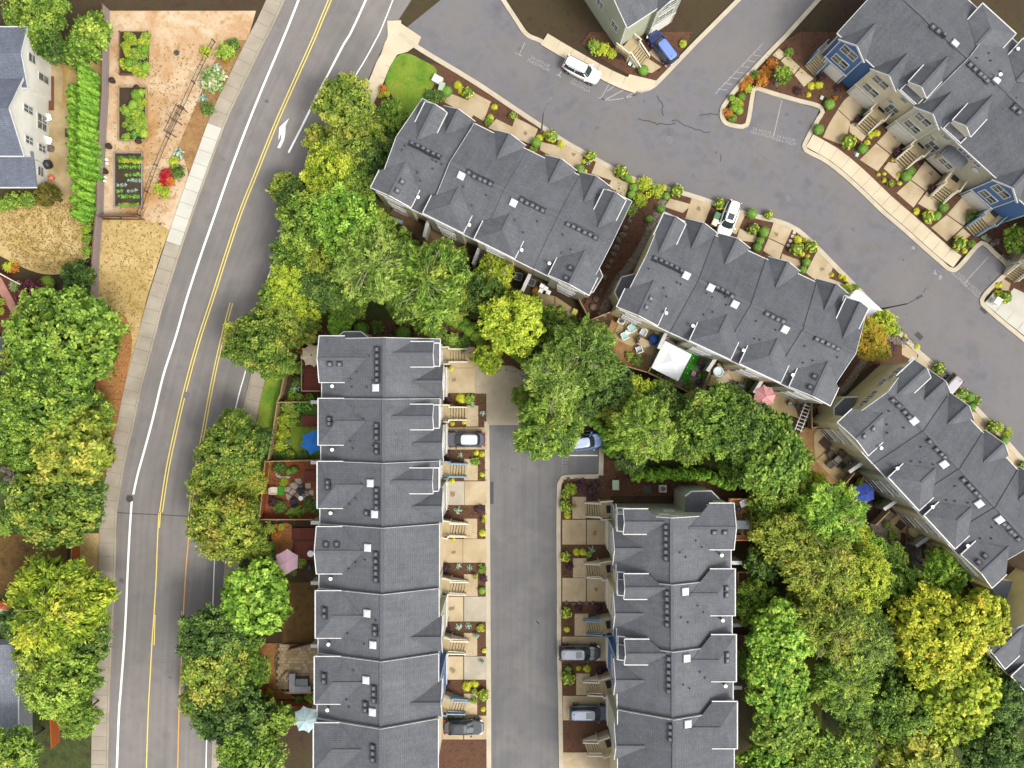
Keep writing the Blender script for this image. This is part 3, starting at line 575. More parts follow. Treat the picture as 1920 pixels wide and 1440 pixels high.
def terrace(name, label, A, B, D, R, ze0, rise, units, fg=(), dm=(), rb=(), vents=(), twins=(), skies=(), pipes=(), flues=(), wall='tan', walls=None, north_end=None, rear_z=None, bays=True):
    a0 = P(*A, ze0); b0 = P(*B, ze0); d = Vector((b0.x-a0.x, b0.y-a0.y, 0)).normalized(); nrm = Vector((-d.y, d.x, 0))
    ang = math.atan2(d.y, d.x); org = a0 - nrm*D; org.z = 0
    root = thing(name, label, 'terraced houses', org, ang); root['group'] = 'terraces of grey roofed houses'
    def L(px, py, z):
        p = P(px, py, z) - org; return Vector((p.dot(d), p.dot(nrm), z))
    U = []
    for (p0, p1, ze) in units:
        f = lambda p, z: p if not isinstance(p, tuple) else L(p[0], p[1], z).x
        U.append([f(p0, ze), f(p1, ze), ze])
    sr, sf = rise/R, rise/(D-R)
    hz = lambda v: rise*v/R if v < R else rise*(D-v)/(D-R)
    def unit_at(u):
        for i, q in enumerate(U):
            if u < q[1] or i == len(U)-1: return i
    def on_roof(px, py, off=0):
        z = ze0 + 1
        for _ in range(8):
            p = L(px, py, z); i = unit_at(p.x); z = U[i][2] + max(0, hz(p.y)) + off
        return i, Vector((p.x, p.y, z-off))
    roofs = []; W = walls or [wall]*len(U)
    for i, (u0, u1, ze) in enumerate(U):
        e0 = .25 if i == 0 else 0; e1 = .25 if i == len(U)-1 else 0
        wm = WALLS[W[i]]
        g = G(); v0, v1 = .38, D-.42; zt = lambda v: ze - .16 + hz(v)
        pts = [(v0,-.1),(v1,-.1),(v1,zt(v1)),(R,zt(R)),(v0,zt(v0))]
        g.add([(u0+e0,v,z) for v,z in pts]+[(u1-e1-.004,v,z) for v,z in pts], [(0,1,2,3,4)[::-1],(5,6,7,8,9)]+[(k,(k+1)%5,(k+1)%5+5,k+5)[::-1] for k in range(5)])
        wo = g.obj('wall', wm, root, uv=True)
        for uu in (u0+e0, u1-e1):
            G().box(uu-.07,uu+.07,v1-.06,v1+.03,0,ze-.25).obj('corner_board', M_trim, wo); G().box(uu-.07,uu+.07,v0-.03,v0+.06,0,ze-.25).obj('corner_board', M_trim, wo)
        g = G(); th = .17
        pr = [(0,ze-th),(0,ze),(R,ze+rise),(D,ze),(D,ze-th),(R,ze+rise-th)]
        g.add([(u0,v,z) for v,z in pr]+[(u1-.003,v,z) for v,z in pr], [(0,1,2,5)[::-1][::-1],(5,2,3,4),(6,11,8,7),(11,10,9,8)]+[(k,k+6,(k+1)%6+6,(k+1)%6) for k in range(6)])
        ro = g.obj('roof', M_sh, root, uv=True); roofs.append(ro)
        G().bar((u0,R,ze+rise+.012),(u1-.003,R,ze+rise+.012),.34,.05).obj('ridge_cap', M_ridge, ro)
        gt = G(); gt.box(u0,u1,-.1,-.003,ze-.16,ze+.01); gt.obj('gutter', M_trim, ro)
        gt = G(); gt.box(u0,u1,D+.003,D+.09,ze-.16,ze-.01); gt.obj('gutter', M_trim, ro)
        for (uu, nb, sg) in ((u0, i-1, -1), (u1, i+1, 1)):
            if nb < 0 or nb >= len(U) or U[nb][2] < ze - .1:
                bb = G(); x0, x1 = (uu-.06, uu-.004) if sg < 0 else (uu+.004, uu+.06)
                for (va, za, vb, zb) in ((-.05, ze, R, ze+rise), (R, ze+rise, D+.05, ze)):
                    bb.add([(x0,va,za-.25),(x1,va,za-.25),(x1,vb,zb-.25),(x0,vb,zb-.25),(x0,va,za+.04),(x1,va,za+.04),(x1,vb,zb+.04),(x0,vb,zb+.04)], [(3,2,1,0),(4,5,6,7),(0,1,5,4),(1,2,6,5),(2,3,7,6),(3,0,4,7)])
                bb.obj('bargeboard', M_trim if nb < 0 or nb >= len(U) else M_flash, ro)
    # cross gables over the front bays
    for (px, py) in fg:
        i, q = on_roof(px, py); ze = U[i][2]; u = q.x; w = 1.72; pz = .74; zr = ze + w*pz; f = D + .34
        vm = D - (zr-ze)/sf; z3 = .03; g = G()
        tri = lambda o: [(u-w-.12,f,ze-.09+o),(u,f,zr+o),(u,vm,zr+o),(u+w+.12,f,ze-.09+o),(u-w-.12,D-.02,ze-.09+o),(u+w+.12,D-.02,ze-.09+o)]
        t, b_ = tri(z3), tri(z3-.16)
        g.add(t+b_, [(0,1,2,4)[::-1],(3,5,2,1)[::-1],(6,7,8,10),(9,11,8,7),(0,6,7,1),(1,7,9,3),(0,4,10,6),(3,9,11,5)])
        go = g.obj('gable_roof', M_sh, root, uv=True)
        G().bar((u,f,zr+.05),(u,vm,zr+.05),.3,.05).obj('ridge_cap', M_ridge, go)
        tr = G(); tr.bar((u-w-.14,f+.05,ze-.13),(u,f+.05,zr+.0),.07,.24); tr.bar((u+w+.14,f+.05,ze-.13),(u,f+.05,zr+.0),.07,.24); tr.obj('bargeboard', M_trim, go)
        if bays:
            bw = w-.1; vb = D+.1; zb = 2.3; wm = WALLS[W[i]]
            b3 = G(); pl = [(u-bw,D-.43),(u-bw,vb),(u+bw,vb),(u+bw,D-.43)]
            b3.prism(pl, 0, ze-.2); b3.add([(u-bw,vb,ze-.2),(u+bw,vb,ze-.2),(u,vb,zr-.2)], [(0,1,2)])
            bo = b3.obj('bay', wm, root, uv=True)
            t3 = G(); t3.box(u-bw-.05,u-bw+.07,vb-.05,vb+.04,0,ze-.2); t3.box(u+bw-.07,u+bw+.05,vb-.05,vb+.04,0,ze-.2); t3.box(u-bw-.09,u+bw+.09,vb+.005,vb+.1,2.45,2.62); t3.obj('bay_trim', M_trim, bo)
            gd = G(); 
            for k in range(4): gd.box(u-bw+.22,u+bw-.22,vb+.004,vb+.05,.05+k*.56,.58+k*.56)
            gd.obj('garage_door', M_gdoor, root)
            for zz in (ze-3.5, ze-1.05): window(root, (u, vb+.03, zz), 0, 2.1, 1.45)
    for (px, py) in dm:
        i, q = on_roof(px, py); ze = U[i][2]; u = q.x; w = 1.12; pz = .72
        vfr = D-.75; ve = D-3.0; he = 3.0*sf; z0 = ze+he; zr = z0+w*pz; vm = D-(zr-ze)/sf
        g = G(); o = .04; k = .15
        T = [(u-w-k,vfr+.18,z0-k*pz),(u,vfr+.18,zr),(u,vm-.05,zr),(u-w-k,ve,z0-k*pz),(u+w+k,vfr+.18,z0-k*pz),(u+w+k,ve,z0-k*pz)]
        t = [(x,y,z+o) for x,y,z in T]; b_ = [(x,y,z+o-.14) for x,y,z in T]
        g.add(t+b_, [(0,3,2,1),(4,1,2,5),(6,7,8,9),(10,11,8,7),(0,1,7,6),(1,4,10,7),(0,6,9,3),(4,5,11,10)])
        do = g.obj('dormer_roof', M_sh, root, uv=True)
        G().bar((u,vfr+.18,zr+.06),(u,vm-.05,zr+.06),.3,.05).obj('ridge_cap', M_ridge, do)
        wv = G(); wv.add([(u-w,vfr,ze+.1),(u+w,vfr,ze+.1),(u+w,vfr,z0),(u,vfr,zr-.1),(u-w,vfr,z0),(u-w,ve,z0-.6),(u+w,ve,z0-.6),(u+w,ve,z0),(u-w,ve,z0)], [(0,1,2,3,4)[::-1],(0,4,8,5),(1,6,7,2)])
        wv.obj('dormer_wall', M_cream, do)
        gt = G()
        for s in (-1,1): gt.bar((u+s*(w+k+.06),vfr+.22,z0-k*pz+.02),(u+s*(w+k+.06),ve-.1,z0-k*pz+.02),.1,.14); gt.bar((u+s*(w+k),vfr+.24,z0-k*pz-.02),(u,vfr+.24,zr-.02),.07,.2)
        gt.obj('gutter', M_trim, do)
        bx = G(); 
        for s in (-1,1): bx.bar((u+s*(w+.1),vfr,ze+.38),(u+s*(w+.1),D+.02,ze+.08),.1,.12)
        bx.bar((u-w-.1,D-.04,ze+.08),(u+w+.1,D-.04,ze+.08),.1,.12); bx.obj('eave_trim', M_trim, do)
        # entrance under the dormer: door, two small windows
        window(root, (u-.1, D-.39, 2.75), 0, 1.5, 2.1); window(root, (u, D-.39, ze-1.5), 0, 1.0, .75, False); window(root, (u+.75, D-.39, ze-3.4), 0, .75, .75, False)
    BUMPS = []
    for (px, py, kind) in rb:
        i, q = on_roof(px, py, .4); ze = U[i][2]; u = L(px, py, ze).x; w = 2.38; he = .95; z0 = ze+he; zr = z0+.9; ve = he/sr; vm = (zr-ze)/sr; f = -.03; o = .035
        g = G(); hr = f + (1.95 if kind == 'hip' else 0); BUMPS.append((u, w, z0, f, hr, vm))
        T = [(u-w,f,z0),(u+w,f,z0),(u,hr,zr),(u,vm,zr),(u-w,ve,z0),(u+w,ve,z0)]
        t = [(x,y,z+o) for x,y,z in T]; b_ = [(x,y,z+o-.15) for x,y,z in T]
        fs = [(0,2,3,4)[::-1],(1,5,3,2)[::-1],(6,8,9,10),(7,11,9,8)] + [(0,1,2)] + [(0,4,10,6),(1,7,11,5),(0,6,7,1)]
        if kind != 'hip': fs.remove((0,1,2)); fs += [(0,6,8,2),(2,8,7,1)]
        g.add(t+b_, fs); bo = g.obj('rear_roof', M_sh, root, uv=True)
        G().bar((u,hr,zr+.05),(u,vm,zr+.05),.3,.05).obj('ridge_cap', M_ridge, bo)
        gt = G()
        for s in (-1,1): gt.bar((u+s*(w+.06),f-.06,z0+.0),(u+s*(w+.06),ve+.05,z0+.0),.09,.15)
        if kind == 'hip': gt.bar((u-w-.1,f-.07,z0),(u+w+.1,f-.07,z0),.12,.15)
        else: gt.bar((u-w-.05,f-.05,z0),(u,f-.05,zr),.09,.2); gt.bar((u+w+.05,f-.05,z0),(u,f-.05,zr),.09,.2)
        gt.obj('gutter', M_trim, bo)
        wv = G(); a, b2 = u-w+.25, u+w-.25
        wv.prism([(a,-.02),(b2,-.02),(b2,1.2),(a,1.2)], 0, z0-.12)
        if kind != 'hip': wv.add([(a,-.02,z0-.12),(b2,-.02,z0-.12),(u,-.02,zr-.2)], [(0,1,2)])
        wo = wv.obj('rear_wall', WALLS[W[i]], root, uv=True)
        wv = G(); wv.prism([(a,ve),(b2,ve),(b2,.9),(a,.9)], ze-.3, z0-.1); wv.obj('cheek_wall', M_cream, wo)
        for zz in (1.25, ze-3.6, ze-1.0): window(root, (u, -.05, zz), pi, 2.3 if zz > 2 else 1.9, 1.25 if zz > 2 else 2.1, False)
    for j, (lst, kind) in enumerate(((vents,'vent'), (twins,'vent'), (skies,'sky'), (pipes,'pipe'), (flues,'flue'))):
        for (px, py) in lst:
            i, q = on_roof(px, py, .75 if kind == 'flue' else (.85 if lst is twins else .05)); tilt = math.atan(sr) if q.y < R else -math.atan(sf)
            if lst is twins:
                z = ze0+2; top = None
                for _ in range(10):
                    p = L(px, py, z); i = unit_at(p.x); top = U[i][2] + hz(p.y); side = 0
                    for (bu, bw, bz, bf, bh, bv) in BUMPS:
                        if abs(p.x-bu) < bw and p.y < bv:
                            zs = bz + .9*(1-abs(p.x-bu)/bw); zh = bz + (.9*(p.y-bf)/(bh-bf) if bh > bf else 9)
                            if min(zs, zh) > top: top = min(zs, zh); side = 0 if zh < zs else (1 if p.x < bu else -1); hipf = zh < zs
                    z = top
                p = L(px, py, z); o = link('roof_vent', shared('vent', vent_mesh), roofs[i], (p.x, p.y, z+.05)); o.rotation_euler = (0, -side*.36, 0) if side else (.4, 0, 0); continue
            if kind == 'vent':
                o = link('roof_vent', shared('vent', vent_mesh), roofs[i], q + Vector((0,0,.01)))
                o.rotation_euler = (tilt, 0, 0)
            elif kind == 'sky': o = link('skylight', shared('sky', sky_mesh), roofs[i], q + Vector((0,0,.02))); o.rotation_euler = (tilt,0,0)
            elif kind == 'pipe': o = link('vent_pipe', shared('pipe', pipe_mesh), roofs[i], q)
            else: o = link('flue', shared('flue', flue_mesh), roofs[i], q)
    return root, L, U, org, ang

def front_stairs(root, org, ang, base, top, width=1.5, rail='white', rise=1.55, depth=1.5, n=6):
    b, t = P(*base, 0), P(*top, rise); d = Vector((t.x-b.x, t.y-b.y, 0)); Ln = d.length; d /= Ln
    R_ = Matrix.Rotation(-ang, 4, 'Z'); lb = R_ @ Vector((b.x-org.x, b.y-org.y, 0)); a2 = math.atan2(d.y, d.x) - ang
    mr = {'white': M_cream, 'blue': plain('blue_rail', '#7797ad', .5), 'cream': M_cream}[rail]
    g = G(); w = width/2
    g.box(Ln,Ln+depth,-w-.25,w+.25,rise-.18,rise)           # landing
    g.box(Ln+.05,Ln+depth,-w-.2,w+.2,-.05,rise-.19)
    st = g.obj('front_stairs', M_tread, root, lb, a2)
    run = Ln/n
    for k in range(n):
        G().box(k*run+.035,(k+1)*run-.04,-w,w,0 if k else -.02,(k+1)*rise/(n+1)).obj('tread', M_tread, st)
    for s in (-1,1):
        r = G(); y = s*(w+.07); y2 = s*(w+.3)
        r.add([(0,y-.05,-.02),(Ln,y-.05,0),(Ln,y-.05,rise),(0,y-.05,.28),(0,y+.05,-.02),(Ln,y+.05,0),(Ln,y+.05,rise),(0,y+.05,.28)], [(0,1,2,3),(7,6,5,4),(3,2,6,7),(0,3,7,4),(1,5,6,2)])
        r.bar((-.05,y,.95),(Ln+.1,y,rise+.92),.13,.09); r.bar((0,y,0),(0,y,1.0),.11); r.bar((Ln+.08,y,0),(Ln+.08,y,rise+1.0),.12)
        for k in range(1,11): x = Ln*k/11; r.bar((x,y,rise*k/11+.2),(x,y,rise*k/11+.95),.035)
        r.obj('stair_rail', mr, st)
        r = G(); r.bar((Ln+.08,y2,rise+.92),(Ln+depth,y2,rise+.92),.13,.09); r.bar((Ln+.08,y2,0),(Ln+.08,y2,rise+1.0),.12); r.bar((Ln+.08,y,rise+.92),(Ln+.08,y2,rise+.92),.12,.09)
        for k in range(1,8): x = Ln+.08+(depth-.1)*k/8; r.bar((x,y2,rise+.02),(x,y2,rise+.9),.035)
        r.obj('landing_rail', mr, st)
    G().box(Ln+depth-.75,Ln+depth-.12,-.45,.45,rise+.004,rise+.02).obj('doormat', plain('doormat', '#2d2a2b', .95), st)
    return st

# --- left vertical terrace
ya = [636,748,865,983,1104,1226,1348,1470]; za = [9.5+.4*k for k in range(8)]
def ux(k): return (720-ya[0])*0 + (P(825,ya[0],za[0]).y - P(825,ya[k],za[k]).y)
A_ = terrace('terrace', 'long left terrace of grey roofed houses in a stepped vertical row', (825,636), (825,1348), 12.45, 6.95, 9.5, 2.6,
    [(ux(k), ux(k+1), za[k]) for k in range(7)],
    fg=[(790,716),(790,832),(790,950),(782,1195),(780,1318)], dm=[(760,664),(760,782),(760,902)],
    rb=[(600,674,'gable'),(597,790,'hip'),(594,907,'hip'),(594,1028,'gable'),(590,1147,'hip'),(588,1269,'hip'),(584,1392,'hip')],
    vents=[(708,y) for y in (655,667,679,691,702,713)]+[(707,y) for y in (798,809,821,836,847)]+[(707,919),(707,930),(707,941),(707,952),(688,962)]+[(706,y) for y in (1039,1052,1064,1075,1087)]+[(704,1177),(704,1188),(702,1290),(702,1301),(702,1313),(686,1320),(686,1331),(700,1400),(700,1412),(700,1424)],
    twins=[(619,682),(637,682),(619,786),(619,794),(616,904),(616,913),(612,1021),(632,1021),(610,1143),(610,1155),(609,1266),(609,1277)],
    skies=[(705,727),(695,906),(703,964),(690,1027),(689,1150),(700,1209),(687,1275),(699,1335)],
    pipes=[(692,667),(669,698),(658,711),(699,714),(688,726),(660,726),(668,780),(675,789),(682,786),(657,828),(662,841),(700,837),(678,907),(667,935),(656,946),(667,1055),(685,1050),(654,1067),(652,1188),(683,1208),(705,1164),(663,1257),(660,1273),(650,1312),(655,1326)],
    flues=[(623,724),(623,843),(620,962),(620,1085),(616,1208),(614,1331)], walls=['tan','sage','taupe','tan','sage','blue','tan'])
for yb, rail in ((667,'white'),(775,'white'),(881,'blue'),(992,'white'),(1100,'white'),(1210,'white'),(1322,'blue')):
    front_stairs(A_[0], A_[3], A_[4], (876,yb), (844,yb), 1.35, rail, depth=1.75)
# bay at the north end and flat bay roofs
def local_part(T, name, g, m, uv=False): return g.obj(name, m, T[0], uv=uv)
g = G(); L = A_[1]; pl = [L(x,y,6.5) for x,y in ((632,633),(645,622),(677,622),(692,634),(692,650),(632,650))]; g.prism(pl, 0, 6.5); bo = g.obj('end_bay', WALLS['tan'], A_[0], uv=True)
g = G(); g.prism(pl, 6.5, 6.66); g.obj('bay_roof', M_sh, bo, uv=True); g = G()
for a, b in zip(pl[:3], pl[1:4]): g.bar((a.x,a.y,6.6),(b.x,b.y,6.6),.1,.2)
g.obj('gutter', M_trim, bo)

# --- short vertical terrace (front faces the lane)
yb_ = [945,1067,1189,1312,1436,1560]; zb = [9.5+.4*k for k in range(6)]
def uxb(k): return P(0,yb_[k],zb[k]).y - P(0,yb_[5],zb[5]).y
B_ = terrace('terrace', 'short vertical terrace of grey roofed houses right of the lower lane', (1156,1560), (1156,900), 12.05, 6.75, 9.5, 2.6,
    [(uxb(k+1), uxb(k), zb[k]) for k in (4,3,2,1,0)],
    fg=[(1205,1030),(1205,1152),(1205,1277),(1207,1400)], dm=[(1240,980),(1242,1103),(1245,1227)],
    rb=[(1372,984,'gable'),(1383,1106,'hip'),(1387,1228,'hip'),(1390,1352,'hip')],
    vents=[(1250,y) for y in (988,999,1010,1022,1035,1047)]+[(1252,y) for y in (1112,1123,1136,1146,1159,1171)]+[(1255,y) for y in (1235,1247,1260,1272,1284,1296)]+[(1258,y) for y in (1362,1374,1386)],
    twins=[(1339,997),(1359,997),(1361,1103),(1361,1115),(1362,1227),(1362,1238)], skies=[(1284,1109),(1287,1234),(1289,1357)],
    pipes=[(1305,1014),(1316,1026),(1275,1036),(1286,1045),(1308,1136),(1319,1148),(1277,1158),(1290,1167),(1310,1106),(1312,1260),(1322,1271),(1281,1284),(1293,1291),(1314,1229)],
    flues=[(1353,1041),(1355,1163),(1360,1286)], walls=['tan','sage','blue','tan','green'])
for yb, rail in ((956,'white'),(1069,'white'),(1175,'blue'),(1288,'white'),(1400,'white')):
    front_stairs(B_[0], B_[3], B_[4], (1097,yb-2), (1124,yb), 1.45, rail, depth=1.55)
L = B_[1]; uN = B_[2][-1][1]-.25
for (px, zz, w, h) in ((1168,6.7,1.1,1.2),(1172,3.9,1.0,.9),(1245,8.0,1.1,.8),(1253,5.2,1.2,1.2),(1226,9.2,1.3,.7),(1268,9.2,1.2,.7)):
    window(B_[0], (uN+.02, L(px,940,zz).y, zz), -pi/2, w, h)
g = G(); pl = [L(x,y,6.2) for x,y in ((1284,930),(1296,921),(1333,920),(1348,935),(1348,960),(1284,960))]; g.prism(pl, 0, 6.2); bo = g.obj('end_bay', WALLS['green'], B_[0], uv=True)
g = G(); g.prism(pl, 6.2, 6.36); g.obj('bay_roof', M_sh, bo, uv=True); g = G()
for a, b in zip(pl[:3], pl[1:4]): g.bar((a.x,a.y,6.3),(b.x,b.y,6.3),.12,.2)
g.obj('gutter', M_trim, bo)

# --- upper slanted terrace
zc = 7.5
def fr(T0, T1, f): return (T0[0]+(T1[0]-T0[0])*f, T0[1]+(T1[1]-T0[1])*f)
c0, c1 = (793,184), (1184,378)
C_ = terrace('terrace', 'upper slanted terrace of grey roofed houses below the upper road', c0, c1, 11.2, 5.7, zc, 2.7,
    [(c0, (890,231), zc-.35), ((890,231), fr(c0,c1,.5), zc), (fr(c0,c1,.5), fr(c0,c1,.75), zc+.07), (fr(c0,c1,.75), c1, zc+.14)],
    fg=[(840,247),(937,292),(1032,342),(1097,377)], dm=[(798,240),(1132,408)],
    rb=[(735,375,'gable'),(828,430,'hip'),(924,476,'hip'),(1062,543,'gable')],
    vents=[(772,270),(783,275),(793,280),(802,285),(812,290),(822,294),(880,323),(890,330),(901,335),(910,339),(920,344),(979,374),(989,380),(999,384),(1008,389),(1018,394),(1066,420),(1076,424),(1086,429),(1097,435),(1107,439),(1117,445)],
    twins=[(754,341),(745,358),(1070,503),(1062,522)], skies=[(865,329),(963,380)],
    pipes=[(759,273),(754,281),(811,300),(818,303),(828,308),(811,316),(783,323),(788,339),(869,350),(912,366),(885,385),(965,413),(1008,415),(981,436),(1056,440),(1071,468),(1053,474)],
    flues=[(784,370),(880,422),(978,469),(1030,494)], walls=['tan','sage','tan','taupe'])
L = C_[1]; g = G(); pl = [L(x,y,5.5) for x,y in ((1100,500),(1122,500),(1130,518),(1112,548),(1092,548))]; g.prism(pl, 0, 5.5); bo = g.obj('end_bay', WALLS['taupe'], C_[0], uv=True)
g = G(); g.prism(pl, 5.5, 5.66); g.obj('bay_roof', M_sh, bo, uv=True); g = G()
for a, b in zip(pl, pl[1:]): g.bar((a.x,a.y,5.6),(b.x,b.y,5.6),.1,.2)
g.obj('gutter', M_trim, bo)

# --- middle slanted terrace
d0, d1 = (1246,398), (1626,575)
D_ = terrace('terrace', 'middle slanted terrace of grey roofed houses behind the white canopy', d0, d1, 11.5, 5.8, zc, 2.7,
    [(fr(d0,d1,k/4), fr(d0,d1,(k+1)/4), zc+.09*k) for k in range(4)],
    fg=[(1300,461),(1362,492),(1456,539),(1547,582)], dm=[(1250,442),(1588,612)],
    rb=[(1194,590,'gable'),(1327,657,'hip'),(1419,702,'hip'),(1512,742,'gable')],
    vents=[(1228,486),(1239,490),(1249,495),(1258,499),(1268,504),(1278,509),(1345,541),(1354,545),(1363,550),(1373,555),(1439,588),(1449,593),(1459,598),(1469,602),(1532,635),(1542,639),(1553,644),(1562,648),(1571,653)],
    twins=[(1219,560),(1211,576),(1527,706),(1519,726)], skies=[(1287,516),(1333,539),(1378,570),(1472,617)],
    pipes=[(1217,504),(1270,530),(1277,533),(1245,540),(1250,556),(1325,550),(1336,557),(1361,557),(1362,572),(1337,585),(1320,590),(1455,619),(1418,602),(1415,635),(1425,637),(1434,586),(1509,649),(1524,676),(1506,680),(1570,670)],
    flues=[(1249,587),(1299,611),(1394,657),(1486,703)], walls=['olive','sage','tan','green'])
L = D_[1]
for (px,py,zz,w) in ((1233,415,5.6,.9),(1216,450,5.6,.9),(1193,500,5.4,1.0),(1238,405,3.2,.9)): window(D_[0], (.22, L(px,py,zz).y, zz), pi/2, w, 1.1)
g = G(); pl = [L(x,y,5.5) for x,y in ((1188,514),(1165,520),(1152,548),(1160,565),(1180,572),(1200,530))]; g.prism(pl, 0, 5.5); bo = g.obj('end_bay', WALLS['olive'], D_[0], uv=True)
g = G(); g.prism(pl, 5.5, 5.66); g.obj('bay_roof', M_sh, bo, uv=True); g = G()
for a, b in zip(pl[:4], pl[1:5]): g.bar((a.x,a.y,5.6),(b.x,b.y,5.6),.12,.2)
g.obj('gutter', M_trim, bo)

# --- lower right slanted terrace
e0, e1 = (1712,672), (1972,952)
E_ = terrace('terrace', 'lower right slanted terrace with a tan end wall and blue umbrella behind', e0, e1, 10.9, 5.6, zc, 2.6,
    [(fr(e0,e1,k/4), fr(e0,e1,(k+1)/4), zc+.09*k) for k in range(4)],
    fg=[(1739,744),(1780,793),(1844,869),(1909,941)], dm=[(1697,722)],
    rb=[(1592,822,'gable'),(1683,927,'hip'),(1748,999,'hip'),(1816,1072,'gable')],
    vents=[(1675,750),(1686,760),(1697,772),(1705,781),(1744,827),(1757,842),(1766,851),(1772,856),(1807,899),(1817,909),(1822,914),(1830,923),(1837,929),(1883,982),(1890,987),(1896,996),(1902,1001),(1910,1010)],
    twins=[(1636,803),(1619,817),(1846,1042),(1834,1054)], skies=[(1714,789),(1770,870),(1836,944),(1874,974)],
    pipes=[(1667,771),(1663,796),(1695,802),(1664,812),(1727,838),(1709,865),(1726,867),(1750,871),(1791,912),(1775,938),(1791,940),(1815,943),(1869,982),(1860,989),(1838,1010),(1859,1010)],
    flues=[(1652,840),(1682,878),(1748,950),(1814,1023)], walls=['olive','sage','tan','olive'])
L = E_[1]
for (px,py,zz,w) in ((1654,682,6.2,1.5),(1670,681,6.2,1.1),(1654,716,5.6,1.2),(1594,731,6.4,1.0),(1611,733,6.4,1.3),(1632,735,6.4,1.2)): window(E_[0], (.22, L(px,py,zz).y, zz), pi/2, w, 1.2)
g = G(); pl = [L(x,y,4.6) for x,y in ((1608,744),(1582,745),(1562,765),(1563,787),(1590,782))]; g.prism(pl, 0, 4.6); bo = g.obj('end_bay', WALLS['olive'], E_[0], uv=True)
g = G(); g.prism(pl, 4.6, 4.76); g.obj('bay_roof', M_sh, bo, uv=True); g = G()
for a, b in zip(pl, pl[1:]): g.bar((a.x,a.y,4.7),(b.x,b.y,4.7),.14,.22)
g.obj('gutter', M_trim, bo)
# --- corner terrace at the right edge
h0, h1 = (1980,1085), (2240,1365)
H_ = terrace('terrace', 'olive corner terrace cut off by the right edge below the tan one', h0, h1, 10.9, 5.6, zc-.6, 2.6, [(fr(h0,h1,k/4), fr(h0,h1,(k+1)/4), zc-.6) for k in range(4)],
    rb=[(1895,1172,'gable'),(1965,1245,'hip')], vents=[(1960,1150),(1970,1160)], wall='olive')
L = H_[1]
for (px,py,zz) in ((1900,1073,6.3),(1880,1070,6.6),(1925,1075,6)): window(H_[0], (.22, L(px,py,zz).y, zz), pi/2, 1.3, 1.2)
g = G(); pl = [L(x,y,4.6) for x,y in ((1898,1090),(1876,1088),(1858,1105),(1872,1125),(1885,1124))]; g.prism(pl, 0, 4.6); bo = g.obj('end_bay', WALLS['olive'], H_[0], uv=True)
g = G(); g.prism(pl, 4.6, 4.76); g.obj('bay_roof', M_sh, bo, uv=True)

# --- blue and tan terrace (front faces the curved pavement)
f0, f1 = (1946,402), (1572,60)
fb = [(1946,402),(1870,334),(1796,264),(1725,200),(1645,131),(1572,60)]
F_ = terrace('terrace', 'blue and tan terrace with front steps beside the curved pavement', (1946,405), (1571,64), 12.2, 6.4, zc-.2, 2.7,
    [(fb[k], fb[k+1], zc-.2+.09*(k%3)) for k in range(5)],
    fg=[(1915,330),(1779,180),(1700,105),(1634,55)], dm=[(1850,192),(1768,118)],
    rb=[(1990,240,'hip'),(1900,150,'hip'),(1820,90,'hip')],
    vents=[(1820,121),(1829,129),(1839,138),(1846,144),(1852,151),(1902,202),(1912,210),(1750,50),(1760,58),(1770,66)], skies=[(1868,151),(1790,82)],
    pipes=[(1854,100),(1831,109),(1857,114),(1875,134),(1905,184),(1903,194)], flues=[(1875,140),(1908,92)], walls=['blue','taupe','sage','tan','blue'])
for b, t, rail in (((1613,246),(1638,222),'white'),((1684,311),(1712,288),'white'),((1751,377),(1777,354),'white'),((1817,435),(1847,416),'blue'),((1517,134),(1538,113),'blue')):
    front_stairs(F_[0], F_[3], F_[4], b, t, 1.45, rail, depth=1.9)
L = F_[1]
for (px,py,zz) in ((1827,288,6.3),(1838,300,6.3),(1812,277,6.3)): window(F_[0], (L(px,py,zz).x, 12.2-.39, zz), 0, 1.25, 1.1)
# curved copper-dark canopy roof and round window on the taupe house
q = L(1792,290,4.6); g = G(); vs = []; 
for k in range(9):
    t = pi*k/8; vs.append((q.x+1.5*math.cos(t), 12.2-.4, 5.0+.85*math.sin(t)))
for k in range(9):
    t = pi*k/8; vs.append((q.x+1.5*math.cos(t), 12.2+.75, 4.7+.35*math.sin(t)))
g.add(vs, [(k,k+1,k+10,k+9) for k in range(8)]); g.obj('bay_roof', M_sh, F_[0], uv=True)
g = G(); g.prism([(q.x-1.3,11.7),(q.x+1.3,11.7),(q.x+1.1,12.75),(q.x-1.1,12.75)], 2.5, 4.72); bo = g.obj('bay', WALLS['taupe'], F_[0], uv=True)
window(F_[0], (q.x, 12.78, 3.8), 0, 1.9, 1.2); g = G().box(q.x-1.3,q.x+1.3,11.8,11.87,.05,2.2); g.obj('garage_door', M_gdoor, F_[0])
q = L(1823,326,5.2); g = G(); g.lathe([(.42,0),(.42,.06),(.32,.06)], 16); v = [(x,-z,y) for x,y,z in g.v]; g.v = v
o = g.obj('round_window', M_trim, F_[0], (q.x,11.84,5.2), pi); g = G().lathe([(.31,0),(.31,.03)],16); g.v=[(x,-z,y) for x,y,z in g.v]; g.obj('pane', M_glass, o)
# --- terrace at the right edge, only its steps and front in view
k0, k1 = (2090,590), (1960,478)
K_ = terrace('terrace', 'terrace past the right edge with cream front steps in view', k0, k1, 11, 5.6, zc, 2.6, [(k0, fr(k0,k1,.5), zc), (fr(k0,k1,.5), k1, zc)], wall='tan')
front_stairs(K_[0], K_[3], K_[4], (1890,522), (1915,503), 1.4, 'white', depth=1.9)
